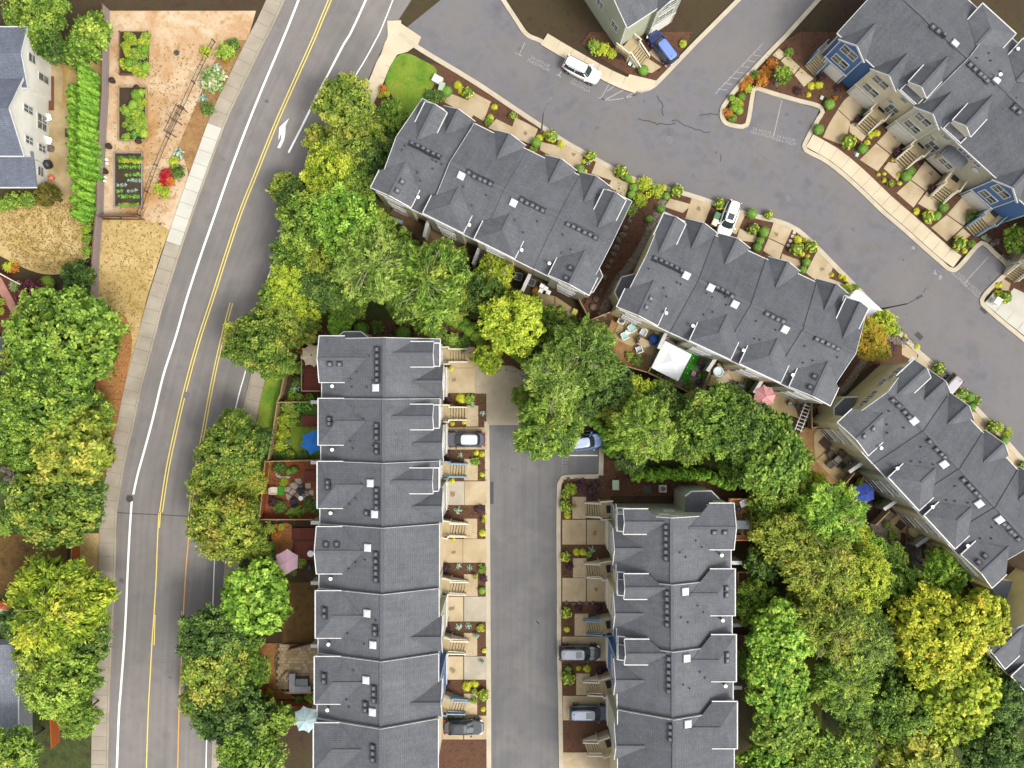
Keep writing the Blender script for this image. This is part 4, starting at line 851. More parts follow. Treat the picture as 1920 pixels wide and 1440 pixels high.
# --- terrace at the top edge (front steps beside the blue car)
j0, j1 = (1262,-36), (1176,36)
def topt():
    a, b = P(1255,30,0), P(1165,100,0)
    return a, b
J_ = terrace('terrace', 'grey sided terrace at the top edge beside the blue car', (1268,-8), (1176,52), 11, 5.5, zc, 2.6, [((1268,-8),(1176,52),zc)], fg=[(1250,-20)], dm=[], rb=[], wall='green')
front_stairs(J_[0], J_[3], J_[4], (1207,121), (1190,94), 1.5, 'white', depth=2.0)
L = J_[1]; window(J_[0], (J_[2][0][1]-.23, 9, 3.8), -pi/2, 1.3, 1.4); window(J_[0], (J_[2][0][1]-.23, 6, 3.8), -pi/2, 1.3, 1.4)

# ---------------------------------------------------------------- detached houses on the left
def house(name, label, parts_fn): 
    t = thing(name, label, 'house'); parts_fn(t); return t
def gable_roof_x(t, x0, x1, y0, y1, ze, rise, m, ov=.35, name='roof'):
    """gable roof with its ridge along x"""
    ym = (y0+y1)/2; g = G(); th = .16; a, b = y0-ov, y1+ov
    pr = [(a,ze-th),(a,ze),(ym,ze+rise),(b,ze),(b,ze-th),(ym,ze+rise-th)]
    g.add([(x0,v,z) for v,z in pr]+[(x1,v,z) for v,z in pr], [(0,5,2,1),(5,4,3,2),(6,7,8,11),(11,8,9,10)]+[(k,(k+1)%6,(k+1)%6+6,k+6) for k in range(6)])
    o = g.obj(name, m, t, uv=True); bb = G()
    for (va,za,vb,zb) in ((a,ze,ym,ze+rise),(ym,ze+rise,b,ze)): bb.bar((x1+.04,va,za-.06),(x1+.04,vb,zb-.06),.07,.24)
    bb.obj('bargeboard', M_trim, o); g = G(); g.box(x0,x1,a-.12,a-.003,ze-.15,ze); g.box(x0,x1,b+.003,b+.12,ze-.15,ze); g.obj('gutter', M_trim, o); return o
def wh(t):
    xw = -54.3
    # main two-storey gable wing facing east
    for (x, ya_, yb2, ze, ri) in ((xw, 25.6, 33.6, 5.4, 2.7), (xw+.3, 33.2, 39.2, 5.2, 1.2)):
        g = G(); ym = (ya_+yb2)/2
        g.prism([(-75,ya_),(x,ya_),(x,yb2),(-75,yb2)], -.05, ze-.1); g.add([(x,ya_,ze-.1),(x,yb2,ze-.1),(x,ym,ze+ri-.2)], [(0,1,2)])
        g.obj('wall', WALLS['white'], t, uv=True)
        gable_roof_x(t, -75, x+.3, ya_, yb2, ze, ri, M_sh2)
    for (y, z, w, h, mu) in ((36.6,3.9,1.1,1.5,False),(35.2,1.6,1.0,2.2,False),(30.8,4.1,1.0,1.9,True),(30.2,1.4,1.9,2.0,True),(27.4,3.9,1.0,1.6,True),(27.2,1.4,1.0,1.6,True)):
        window(t, (xw+(.33 if y > 33.3 else .03), y, z), -pi/2, w, h, mu)
    g = G(); g.prism([(-75,22.9),(-54.4,22.9),(-54.4,25.55),(-75,25.55)], -.05, 2.9); g.obj('garage_wall', WALLS['white'], t, uv=True)
    window(t, (-54.37, 24.5, 1.5), -pi/2, 1.2, 1.3, False)
    g = G(); g.add([(-75,22.4,2.9),(-54.0,22.4,2.9),(-54.0,26.2,3.7),(-75,26.2,3.7),(-75,22.4,2.75),(-54.0,22.4,2.75),(-54.0,26.2,3.55),(-75,26.2,3.55)], [(0,1,2,3),(7,6,5,4),(0,4,5,1),(1,5,6,2),(2,6,7,3)]); ro = g.obj('garage_roof', M_sh2, t, uv=True)
    g = G(); g.box(-75,-54.0,22.28,22.39,2.75,2.9); g.obj('gutter', M_trim, ro)
house('white_house', 'white sided house with steep grey gables at the top left edge', wh)
def gh(t):
    xe = -56.2
    g = G(); g.prism([(-80,-60),(xe,-60),(xe,-29.9),(-80,-29.9)], -.05, 3.3); g.obj('wall', WALLS['grey'], t, uv=True)
    g = G(); g.add([(-80,-60,5.2),(xe+.4,-60,3.5),(xe+.4,-29.4,3.5),(-80,-29.4,5.2),(-80,-60,5.05),(xe+.4,-60,3.35),(xe+.4,-29.4,3.35),(-80,-29.4,5.05)], [(0,1,2,3),(7,6,5,4),(1,5,6,2),(2,6,7,3)]); ro = g.obj('roof', M_sh3, t, uv=True)
    g = G(); g.box(xe+.404,xe+.52,-60,-29.4,3.36,3.5); g.obj('gutter', M_trim, ro)
    window(t, (xe+.03,-31.6,2.0), -pi/2, 2.2, 1.6); window(t, (xe+.03,-35.0,2.0), -pi/2, 1.0, 1.4)
house('grey_house', 'grey house with pale shingle roof at the bottom left edge', gh)
def g3(t):
    g = G(); g.prism([(-90,-2),(-59.4,-2),(-59.4,5.5),(-90,5.5)], -.05, 3.2); g.obj('wall', WALLS['grey'], t, uv=True)
    g = G(); g.add([(-90,-2.5,5.0),(-58.8,-2.5,3.2),(-58.8,6,3.2),(-90,6,5.0)], [(0,1,2,3)]); ro = g.obj('roof', M_sh3, t, uv=True)
    g = G(); g.box(-58.79,-58.65,-2.5,6,3.05,3.2); g.obj('gutter', M_trim, ro)
house('shingle_house', 'house corner with grey shingles showing left of the big maple', g3)
# ---------------------------------------------------------------- foliage
def leafmat(name, dark, mid, light, patch=None, pamt=.5, k=.9, pscale=.35, transl=.38):
    m, nt, b = nt_new(name); MATS[name] = m
    at = nt.nodes.new('ShaderNodeAttribute'); at.attribute_name = 'tint'
    oi = nt.nodes.new('ShaderNodeObjectInfo'); tc = nt.nodes.new('ShaderNodeTexCoord')
    ad = nt.nodes.new('ShaderNodeMath'); ad.operation = 'MULTIPLY_ADD'; nt.links.new(oi.outputs['Random'], ad.inputs[0]); ad.inputs[1].default_value = .24; ad.inputs[2].default_value = -.12
    a2 = nt.nodes.new('ShaderNodeMath'); a2.operation = 'ADD'; nt.links.new(at.outputs['Fac'], a2.inputs[0]); nt.links.new(ad.outputs[0], a2.inputs[1])
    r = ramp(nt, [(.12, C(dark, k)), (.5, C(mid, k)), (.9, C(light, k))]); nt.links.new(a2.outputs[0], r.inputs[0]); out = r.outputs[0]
    if patch:
        mp = nt.nodes.new('ShaderNodeVectorMath'); mp.operation = 'ADD'; nt.links.new(tc.outputs['Object'], mp.inputs[0])
        sc = nt.nodes.new('ShaderNodeMath'); sc.operation = 'MULTIPLY'; sc.inputs[1].default_value = 90; nt.links.new(oi.outputs['Random'], sc.inputs[0]); nt.links.new(sc.outputs[0], mp.inputs[1])
        n = noise_tex(nt, mp.outputs[0], pscale, 3, .6); rp = ramp(nt, [(.62-.3*pamt, (0,0,0,1)), (.8-.3*pamt, (1,1,1,1))]); nt.links.new(n.outputs[0], rp.inputs[0])
        ml = nt.nodes.new('ShaderNodeMath'); ml.operation = 'MULTIPLY'; nt.links.new(rp.outputs[0], ml.inputs[0]); nt.links.new(at.outputs['Fac'], ml.inputs[1])
        out = mixc(nt, ml.outputs[0], out, C(patch, k))
    nt.links.new(out, b.inputs['Base Color']); b.inputs['Roughness'].default_value = .6; b.inputs['Specular IOR Level'].default_value = .25
    if transl:
        tr = nt.nodes.new('ShaderNodeBsdfTranslucent'); nt.links.new(out, tr.inputs['Color'])
        mx = nt.nodes.new('ShaderNodeMixShader'); mx.inputs[0].default_value = transl
        nt.links.new(b.outputs[0], mx.inputs[1]); nt.links.new(tr.outputs[0], mx.inputs[2]); nt.links.new(mx.outputs[0], nt.nodes['Material Output'].inputs[0])
    return m
LM = dict(
 green=leafmat('maple_green_leaf', '#34501a', '#668628', '#9cb64c', '#acb048', .25),
 dark=leafmat('dark_green_leaf', '#2e481a', '#54702c', '#86a24a', '#969a40', .2),
 oak=leafmat('oak_leaf', '#3a561a', '#70892e', '#acb44a', '#c0ac4e', .35),
 mid=leafmat('fresh_green_leaf', '#406020', '#7a9632', '#b0c656', '#bec04e', .3),
 bright=leafmat('bright_green_leaf', '#48701e', '#86ac38', '#bad65c', '#c8d054', .3),
 lime=leafmat('lime_leaf', '#5a741a', '#9cae2e', '#ccd04a', '#d2c84c', .3),
 yellow=leafmat('yellow_leaf', '#64821e', '#9cb030', '#ccd24e', '#d6c84c', .2),
 olive=leafmat('olive_leaf', '#50661c', '#8a9834', '#b4ba4c', '#c8b04e', .4),
 feather=leafmat('feathery_leaf', '#445e1e', '#7a943a', '#a8bc5a', '#b2b65a', .3),
 gold=leafmat('gold_leaf', '#748a1e', '#b0b430', '#dcd84c', '#dcbc48', .28),
 maroon=leafmat('maroon_leaf', '#3f1b28', '#64283a', '#87404e'),
 orange=leafmat('orange_leaf', '#7d8a26', '#b4a02e', '#d89a3a', '#8aa436', .55),
 thuja=leafmat('thuja_leaf', '#2c5214', '#588420', '#8aae3c', transl=.15),
 ball=leafmat('box_leaf', '#456a24', '#6c9036', '#98b650', transl=.15),
 rhodo=leafmat('rhododendron_leaf', '#33501c', '#6f8a26', '#c8c048', transl=.15),
 tuft=leafmat('gold_grass_leaf', '#8a9a1e', '#c2c62e', '#e2dc4e'),
 purple=leafmat('purple_leaf', '#2a1a1e', '#3f272b', '#5b3a40', transl=.1),
 hosta=leafmat('bluegreen_leaf', '#4a6a58', '#7c9a86', '#aebfaa', transl=.15),
 rust=leafmat('rust_leaf', '#7a4a18', '#b86e26', '#dc9a3c', '#8a8a2c', .4),
 brown=leafmat('brown_green_leaf', '#4a4a1a', '#6c6424', '#8a7c30'),
 red=leafmat('red_flower', '#6a1418', '#b0202a', '#d23a3a'), white=leafmat('flower_white', '#5a7a34', '#8aa05c', '#e4dcc0'),
 veg=leafmat('vegetable_leaf', '#3a7a2a', '#5aa03a', '#a4c850'))
M_bark2 = mat('tree_bark', '#6a5a48', '#837361', scale=4, fine=20, fine_amt=.2)
M_palebark = mat('pale_branch', '#a39680', '#bcae98', scale=4, fine=20, fine_amt=.15)

def leaf_mesh(name, pos, nor, size, tint, rng, aspect=1.0, hull=None, axis=None, mats=1):
    """numpy leaves: one diamond quad at each position; hull = G with inner mass"""
    n = len(pos); r = rng.normal(size=(n,3)) if axis is None else axis + rng.normal(size=(n,3))*.25
    nor = nor/np.linalg.norm(nor, axis=1, keepdims=True)
    t = r - nor*np.sum(r*nor, axis=1, keepdims=True); t /= np.linalg.norm(t, axis=1, keepdims=True)+1e-9; b = np.cross(nor, t)
    s = size[:,None]; a = s*aspect
    v = np.stack([pos - t*a, pos + b*s*.62 - t*a*.1 + nor*s*.12, pos + t*a, pos - b*s*.62 - t*a*.1 + nor*s*.12], 1).reshape(-1,3)
    hv = np.array(hull.v, dtype=float).reshape(-1,3) if hull and hull.v else np.zeros((0,3)); V = np.vstack([v, hv])
    me = bpy.data.meshes.new(name); nh = len(hull.f) if hull else 0
    hl = [i + 4*n for f in (hull.f if hull else []) for i in f]; hs = [len(f) for f in (hull.f if hull else [])]
    loops = np.concatenate([np.arange(4*n), np.array(hl, dtype=int)]).astype(np.int32)
    tot = np.concatenate([np.full(n, 4), np.array(hs, dtype=int)]).astype(np.int32); st = np.concatenate([[0], np.cumsum(tot)[:-1]]).astype(np.int32)
    me.vertices.add(len(V)); me.vertices.foreach_set('co', V.ravel()); me.loops.add(len(loops)); me.loops.foreach_set('vertex_index', loops)
    me.polygons.add(len(tot)); me.polygons.foreach_set('loop_start', st); me.polygons.foreach_set('loop_total', tot)
    at = me.attributes.new('tint', 'FLOAT', 'POINT')
    at.data.foreach_set('value', np.concatenate([np.repeat(tint, 4), np.full(len(hv), .3)]).astype(np.float32))  # inner mass tinted darker: shade between the leaves put into its colour
    me.materials.append(None); me.update(calc_edges=True); return me
def unit(v): return v/np.linalg.norm(v, axis=-1, keepdims=True)
def crown_mesh(seed, R=4.5, nring=7, leaf=.2, nclump=44, nleaf=26, rc=.62, feathery=False, gap=.1):
    rng = np.random.default_rng(seed); lob = [(np.array([rng.normal()*.1*R, rng.normal()*.1*R, .45*R]), .52*R)]
    for k in range(nring):
        t = 2*pi*(k+rng.uniform(-.3,.3))/nring; d = rng.uniform(.46,.66)*R
        lob.append((np.array([math.cos(t)*d, math.sin(t)*d, rng.uniform(.12,.42)*R]), rng.uniform(.32,.44)*R))
    for k in range(nring+2):
        t = rng.uniform(0, 2*pi); d = rng.uniform(.66,.98)*R
        lob.append((np.array([math.cos(t)*d, math.sin(t)*d, rng.uniform(0,.34)*R]), rng.uniform(.16,.26)*R))
    P_, N_, T_, A_x, SZ = [], [], [], [], []
    hull = G()
    for li, (c, r) in enumerate(lob):
        lt = rng.uniform(-.12,.12); nc = int(nclump*(r/(.4*R))**2*1.25)
        d = unit(rng.normal(size=(nc,3))); d = d[d[:,2] > -.35]
        ctr = c + d*r*rng.uniform(.88,1.06,(len(d),1))
        ok = np.ones(len(d), bool)
        for lj, (c2, r2) in enumerate(lob):
            if lj != li: ok &= np.linalg.norm(ctr-c2, axis=1) > r2*.82
        ok &= rng.uniform(size=len(d)) > gap
        for p, dd in zip(ctr[ok], d[ok]):
            q = rc*rng.uniform(.65,1.25); m = int(nleaf*rng.uniform(.7,1.3)); o = unit(rng.normal(size=(m,3)))
            if feathery:
                out = unit(np.array([dd[0]*1.3, dd[1]*1.3, .25*dd[2]+.05])[None])[0]; s = rng.uniform(-1,1.5,(m,1))
                pos = p + out*np.clip(s,-1,1.2)*q*1.1 + rng.normal(size=(m,3))*q*.26*(1.2-.5*np.abs(s)); ax = np.repeat(out[None], m, 0)
            else:
                o = o + dd*.55; pos = p + o*q*rng.uniform(.45,1.0,(m,1)); ax = None
            tt = np.clip(.45 + lt + rng.normal()*.16 + rng.normal(size=m)*.17 + .05*(pos[:,2]-p[2])/q, 0, 1)  # upper leaves of a clump tinted lighter: sun exposure put into the colour
            P_.append(pos); N_.append(dd*.7 + np.array([0,0,.55]) + rng.normal(size=(m,3))*.55); T_.append(tt)
            SZ.append(np.ones(m))
            if ax is not None: A_x.append(ax)
        ni = int(150*(r/(.4*R))**2*(R/4.5)); di = unit(rng.normal(size=(ni,3))); pi_ = c + di*r*rng.uniform(.45,.82,(ni,1))   # inner leaves, tinted darker: shade inside the crown put into their colour
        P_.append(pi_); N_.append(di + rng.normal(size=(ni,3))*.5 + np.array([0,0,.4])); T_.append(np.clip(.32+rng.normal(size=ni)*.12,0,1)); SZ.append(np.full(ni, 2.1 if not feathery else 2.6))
        if feathery: A_x.append(unit(np.stack([di[:,0],di[:,1],di[:,2]*.1],1)+1e-6))
    P_ = np.vstack(P_); N_ = np.vstack(N_); T_ = np.concatenate(T_); SZ = np.concatenate(SZ)
    ok = np.hypot(P_[:,0], P_[:,1]) < R*(.94+.09*np.sin(3*np.arctan2(P_[:,1], P_[:,0])+seed)+.07*np.sin(7*np.arctan2(P_[:,1], P_[:,0])+seed*2.3)+.05*np.sin(13*np.arctan2(P_[:,1], P_[:,0])+seed*1.3)+rng.uniform(-.05,.05,len(P_))); A_ = np.vstack(A_x)[ok] if feathery else None
    P_, N_, T_, SZ = P_[ok], N_[ok], T_[ok], SZ[ok]
    return leaf_mesh('crown', P_, N_, leaf*rng.uniform(.7,1.3,len(P_))*SZ, T_, rng, 1.9 if feathery else 1.1, None, A_)
CROWN = {'broad': [crown_mesh(s, leaf=.16, nclump=56, nleaf=33, rc=.58) for s in (1,2,3,4)],
         'clumpy': [crown_mesh(s, nring=8, leaf=.23, nclump=58, nleaf=26, rc=.48) for s in (11,12,13)],
         'fine': [crown_mesh(s, leaf=.13, nclump=60, nleaf=34, rc=.5, gap=.12) for s in (21,22)],
         'feathery': [crown_mesh(s, nring=8, leaf=.105, nclump=56, nleaf=54, rc=.8, feathery=True, gap=.2) for s in (31,32,33)],
         'great': [crown_mesh(51, R=6.8, nring=9, leaf=.2, nclump=84, nleaf=27, rc=.58)],
         'small': [crown_mesh(s, R=2.4, nring=5, leaf=.17, nclump=26, nleaf=20, rc=.42) for s in (41,42,43)]}
for k_, v_ in CROWN.items():
    for me in v_: me['R'] = {'small': 2.4, 'great': 6.8}.get(k_, 4.5)
def trunk_mesh(seed, R=1.0):
    r = random.Random(seed); g = G(); g.tube([(0,0,-.2),(r.uniform(-.02,.02),.01,.3),(0,0,.62),(0,.01,.9)], [.06,.045,.04,.02], 7)
    for k in range(7):
        t = 2*pi*k/7 + r.uniform(-.3,.3); z = r.uniform(.58,.78); L = r.uniform(.26,.4)
        p1 = (math.cos(t)*L*.5, math.sin(t)*L*.5, z+.12); p2 = (math.cos(t)*L, math.sin(t)*L, z+.2)
        g.tube([(0,0,z), p1, p2], [.026,.017,.007], 5)
        for s in (-.5,.5): g.tube([p1, (math.cos(t+s)*L*.95, math.sin(t+s)*L*.95, z+.2)], [.012,.004], 4)
    return g.mesh('trunk', M_bark2, smooth=True)
TRUNK = [trunk_mesh(s) for s in range(4)]
def setmat(o, m):
    o.material_slots[0].link = 'OBJECT'; o.material_slots[0].material = m
TN = 0
def tree(px, py, r_px, h, kind, leaf, label, name='broadleaf_tree', flat=.85, group='broadleaf trees around the terraces', cat='tree', twigs=0):
    global TN; TN += 1; rr = random.Random(TN*17+3); h = min(h, 2.0*r_px/16+2.2) if r_px > 55 else min(h, 1.6*r_px/16+1.4)
    me = CROWN[kind][TN % len(CROWN[kind])]; zc = h*.72; r = r_px*(H-zc)/F; p = P(px, py, zc); p.z = 0
    t = thing(name, label, cat, p, 0, group); sc = r/me['R']*1.0
    tr = link('trunk', TRUNK[TN % 4], t, (0,0,0), rr.uniform(0,6.28)); tr.scale = (r*.9, r*.9, (h-r*.5)/.95)
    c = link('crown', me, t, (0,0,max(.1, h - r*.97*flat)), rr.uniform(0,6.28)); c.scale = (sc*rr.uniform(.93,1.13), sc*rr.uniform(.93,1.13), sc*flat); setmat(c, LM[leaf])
    if twigs:
        g = G()
        for k in range(twigs):
            a = rr.uniform(0,6.28); d0 = rr.uniform(.0,.5)*r; L = rr.uniform(.25,.5)*r; z = h - .05*r
            q0 = Vector((math.cos(a)*d0, math.sin(a)*d0, z - (d0/r)**2*r*.6 - .2)); a2 = a+rr.uniform(-.5,.5)
            q1 = q0 + Vector((math.cos(a2)*L*.6, math.sin(a2)*L*.6, .35)); q2 = q0 + Vector((math.cos(a2)*L, math.sin(a2)*L, .2))
            g.tube([q0 - Vector((0,0,.4)), q1, q2], [.035,.025,.01], 4)
            g.tube([q1, q1 + Vector((math.cos(a2+.8)*L*.35, math.sin(a2+.8)*L*.35, .15))], [.02,.008], 4)
        tw = g.obj('branch', M_palebark, t); tw['kind'] = 'stuff'
    return t

# (px, py, radius px, height m, crown kind, leaf, label)
G_, B_r, K_c, F_n, F_t, S_m = 0, 'broad', 'clumpy', 'fine', 'feathery', 'small'
for a in [
 (112,640,104,11,'great','green','huge round maple left of the avenue beside the maroon shrub'),
 (90,745,84,10,'great','mid','green tree just below the huge round maple'),
 (25,770,62,9,B_r,'mid','green tree cut by the left edge beside the grey shingles'),
 (165,770,46,8,B_r,'mid','green tree touching the left pavement below the huge maple'),
 (135,835,72,9,K_c,'olive','yellowing tree beside the left pavement above the dark round bush'),
 (185,835,30,7,S_m,'green','small green tree at the edge of the left pavement'),
 (150,915,54,8.5,B_r,'dark','dark green tree over the leaf litter left of the avenue'),
 (100,955,78,8,B_r,'oak','yellow green tree above the wooden fence left of the avenue'),
 (165,965,36,7,B_r,'dark','dark green tree touching the pavement above the wooden fence'),
 (105,1135,90,9,F_t,'lime','lime feathery tree over the white patio at lower left'),
 (165,1110,40,8,B_r,'green','green tree between the lime feathery tree and the pavement'),
 (160,1212,48,8,B_r,'dark','dark green tree below the lime feathery tree'),
 (100,1275,78,8.5,F_n,'mid','dense green tree beside the grey house at bottom left'),
 (150,1340,45,8,F_n,'green','green tree at the bottom edge beside the left pavement'),
 (60,1105,40,6,S_m,'lime','small lime tree at the edge of the brown lawn'),
 (650,196,57,8,B_r,'oak','rounded oak overhanging the avenue at the top'),
 (668,262,52,8,B_r,'oak','oak below the topmost oak beside the avenue'),
 (735,222,34,6.5,B_r,'green','green tree below the small corner lawn'),
 (705,290,45,7.5,B_r,'dark','dark green tree left of the upper terrace end'),
 (595,262,27,7,S_m,'olive','small olive tree reaching over the avenue lane line'),
 (618,325,55,9,B_r,'lime','bright yellow green tree beside the avenue'),
 (535,352,30,7,S_m,'oak','small oak leaning out over the avenue'),
 (668,345,45,8,B_r,'mid','green tree between the yellow green tree and the upper terrace'),
 (575,415,58,8.5,B_r,'mid','green tree over the avenue edge below the yellow green tree'),
 (650,420,66,9,B_r,'bright','broad bright green tree left of the upper terrace patios'),
 (560,475,48,8,B_r,'green','green tree at the avenue edge below the bright green tree'),
 (700,425,40,8,B_r,'mid','green tree touching the upper terrace patios'),
 (700,500,74,10,F_t,'feather','feathery grey green tree above the round clipped bushes'),
 (800,535,84,10.5,F_t,'mid','large feathery tree between the upper and left terraces'),
 (625,520,50,9,B_r,'dark','dark tree in the gap left of the feathery trees'),
 (545,535,44,8,B_r,'yellow','yellow tree at the avenue edge above the left terrace'),
 (575,565,42,7,B_r,'lime','lime tree just right of the yellow avenue tree'),
 (480,640,62,8,B_r,'oak','oak overhanging the avenue left of the beige parasol'),
 (518,600,45,7,B_r,'oak','oak behind the beige parasol fence'),
 (520,680,34,6.5,B_r,'mid','green tree beside the fence corner by the beige parasol'),
 (905,545,46,8,B_r,'dark','dark tree below the blue chest on the upper terrace patio'),
 (925,520,40,7,F_t,'lime','lime feathery tree below the upper terrace patio chairs'),
 (960,605,62,8.5,B_r,'yellow','bright yellow tree in the middle of the picture'),
 (915,672,30,6,S_m,'lime','small yellow green tree beside the turning apron'),
 (1035,610,42,8,B_r,'mid','green tree right of the bright yellow tree'),
 (1090,665,66,10,F_t,'feather','feathery tree below the middle terrace patio'),
 (1028,797,66,9,F_t,'mid','feathery tree drooping over the lower lane parking bay'),
 (1040,705,56,9,F_t,'feather','feathery tree between the turning apron and the patios'),
 (1135,720,52,9,B_r,'dark','dark tree left of the small yellow maple'),
 (1192,735,32,6.5,S_m,'lime','small yellow maple below the white canopy fence'),
 (1240,778,50,8.5,B_r,'dark','dark tree below the white canopy fence'),
 (1203,806,66,9,F_t,'mid','feathery tree above the row of clipped cypresses'),
 (1182,858,32,5.5,F_t,'dark','dark feathery tree right of the parked blue car'),
 (1335,790,64,9,B_r,'green','green tree below the pink white parasol'),
 (1285,826,48,8,F_t,'mid','feathery tree over the middle of the cypress row'),
 (1400,805,62,9,B_r,'dark','dark tree left of the tan end wall fence'),
 (1440,850,70,10,K_c,'green','clumped green tree between the middle and lower right terraces'),
 (1392,866,44,8,B_r,'green','green tree beside the end of the cypress row'),
 (1458,928,54,10,B_r,'mid','green tree right of the wooden balcony'),
 (1555,962,62,9,F_t,'bright','bright feathery tree left of the blue parasol'),
 (1480,870,45,9,F_t,'mid','feathery tree below the dining patio of the lower right terrace'),
 (1582,1012,52,9,F_t,'lime','lime feathery tree below the blue parasol'),
 (1628,1030,34,7,B_r,'bright','bright tree beside the gravel yard of the lower right terrace'),
 (1475,1010,62,9,B_r,'olive','olive tree right of the short terrace balcony'),
 (1535,1060,70,10,F_t,'olive','olive feathery tree in the middle of the wood'),
 (1610,1085,62,10,F_n,'lime','lime tree left of the great yellow maple'),
 (1430,1060,40,7,S_m,'dark','small dark tree behind the short terrace'),
 (1550,1165,76,10,F_t,'olive','amber tinged tree in the lower right wood'),
 (1465,1190,68,9.5,K_c,'bright','bright clumped tree behind the short terrace'),
 (1455,1280,64,9,K_c,'bright','bright clumped tree above the bottom edge behind the short terrace'),
 (1620,1190,58,9.5,F_t,'feather','grey green tree left of the great yellow maple'),
 (1580,1275,66,9.5,F_t,'mid','feathery green tree near the bottom edge of the wood'),
 (1690,1110,54,10,K_c,'green','green maple above the great yellow maple'),
 (1770,1075,50,9,K_c,'bright','bright maple touching the lower right terrace deck'),
 (1752,1190,92,11.5,'great','gold','great yellow green maple at lower right'),
 (1828,1165,64,11,K_c,'gold','yellow maple beside the olive corner terrace'),
 (1690,1250,52,9.5,K_c,'dark','dark maple under the great yellow maple'),
 (1790,1308,80,10.5,K_c,'lime','olive gold maple at the bottom right edge'),
 (1690,1330,58,9,B_r,'green','green tree at the bottom edge left of the olive gold maple'),
 (1885,1310,56,9,F_n,'dark','dark tree in the bottom right corner'),
 (1880,1205,36,8,B_r,'dark','dark tree below the olive corner terrace end'),
 (1470,1355,58,8.5,K_c,'mid','green tree at the bottom edge behind the short terrace'),
 (1630,1360,55,9,F_t,'mid','green feathery tree on the bottom edge of the wood'),
 
 (430,845,63,8.5,B_r,'oak','oak beside the avenue left of the blue parasol'),
 (470,830,42,7.5,B_r,'dark','dark oak between the avenue and the blue parasol lawn'),
 (395,905,45,8,B_r,'oak','oak with yellow tips reaching over the amber line'),
 (420,985,69,8.5,B_r,'olive','yellowing oak over the avenue left of the pink parasol'),
 (470,1015,40,7,B_r,'oak','small oak right of the yellowing avenue oak'),
 (482,1120,66,8.5,K_c,'bright','bright green tree left of the bare back yard'),
 (400,1190,58,8.5,B_r,'dark','dark oak beside the avenue below the bright green tree'),
 (405,1265,65,8.5,B_r,'oak','oak with yellow fringe at the lower avenue edge'),
 (455,1185,45,8,B_r,'green','green tree left of the orange leaf yard'),
 (430,1335,72,8,B_r,'dark','dark oak at the bottom edge beside the avenue'),
 (520,1345,34,6,S_m,'mid','small green tree at the bottom edge left of the pale parasol'),
 (1632,640,40,6.5,F_n,'orange','orange and gold tree at the end of the middle terrace'),
 (1655,605,26,5,S_m,'lime','small lime tree below the street lamp by the road'),
 (150,95,38,5,S_m,'green','green tree at the top left above the cypress hedge'),
 (95,88,34,4.5,S_m,'dark','dark tree at the top left edge behind the white house'),
 (30,85,36,4.5,S_m,'dark','dark tree above the white house roof'),
 (172,60,38,5,S_m,'mid','green tree above the picture corner of the vegetable garden fence'),
 (145,525,34,4,S_m,'dark','dark green shrub tree beside the long fence'),
 (60,560,34,3.5,S_m,'maroon','maroon japanese maple above the huge green maple'),
 (90,366,23,3,S_m,'brown','brown green bush at the corner of the white house'),
 (1526,908,27,6.5,F_t,'lime','lime feathery tree left of the blue parasol patio'),
 (1905,450,26,3.5,S_m,'mid','round green tree beside the last blue house steps'),
 (1468,140,17,2.5,S_m,'mid','light green shrub tree by the first blue house steps'),
]:
    px, py, r, h, kd, lf, lb = a
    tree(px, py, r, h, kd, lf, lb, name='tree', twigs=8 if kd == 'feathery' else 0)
FILL = {'in the wood behind the short terrace': [(1500,940,40),(1420,970,32),(1420,1130,45),(1408,1240,34),(1512,1128,46),(1640,1140,48),(1668,1050,32),(1840,1255,52),(1892,1262,44),(1850,1345,48),(1580,1215,52),(1605,1325,52),(1662,1285,48),(1500,990,42),(1570,1120,50)],
 'in the tree belt between the lane and the middle terrace': [(1112,640,36),(1160,765,38),(1098,748,40),(1075,735,38),(1283,786,40),(1362,752,36),(1235,742,30),(1302,768,34),(1010,655,36),(985,745,26)],
 'in the tree belt above the left terrace': [(850,560,45),(745,470,45),(760,560,46),(612,480,50),(600,540,45),(655,555,42),(560,618,36),(525,560,40),(697,335,34),(640,362,45),(562,372,40),(622,290,38)],
 'among the trees left of the avenue': [(58,700,70),(40,835,50),(60,920,40),(182,785,34),(40,1172,38),(172,1165,36),(60,1232,36),(150,1272,40)],
 'in the row of trees right of the avenue': [(440,795,32),(458,905,38),(375,1255,34),(470,1255,40),(372,1312,36)]}
FK = 0
for w_, L_ in FILL.items():
    for (x_, y_, r_) in L_:
        FK += 1; lf_ = ('dark','mid','oak','green','feather','olive')[FK % 6]; ds_ = {'dark':'dark green','mid':'fresh green','oak':'olive green','green':'mid green','feather':'grey green','olive':'yellow olive'}[lf_]
        tree(x_, y_, r_, 7.2, (B_r, F_t, F_n)[FK % 3], lf_, 'lower %s tree %s' % (ds_, w_), name='tree')
# trees just outside the frame edge that reach into the top and bottom margins
for a in [(20,1415,60,9,B_r,'mid','green tree past the bottom left corner'),(470,1420,70,8,B_r,'green','green tree past the bottom edge beside the avenue'),(1560,1440,70,9,B_r,'mid','tree past the bottom edge of the wood'),(1720,1430,75,9,K_c,'olive','olive maple past the bottom edge'),(1860,1420,70,9,B_r,'dark','dark tree past the bottom right corner'),
          (60,20,60,6,B_r,'mid','green tree past the top left corner'),(640,20,0,0,0,0,0),(1440,1440,60,8,K_c,'bright','bright tree past the bottom edge behind the short terrace')]:
    if a[2]: tree(*a[:6], a[6], name='tree')

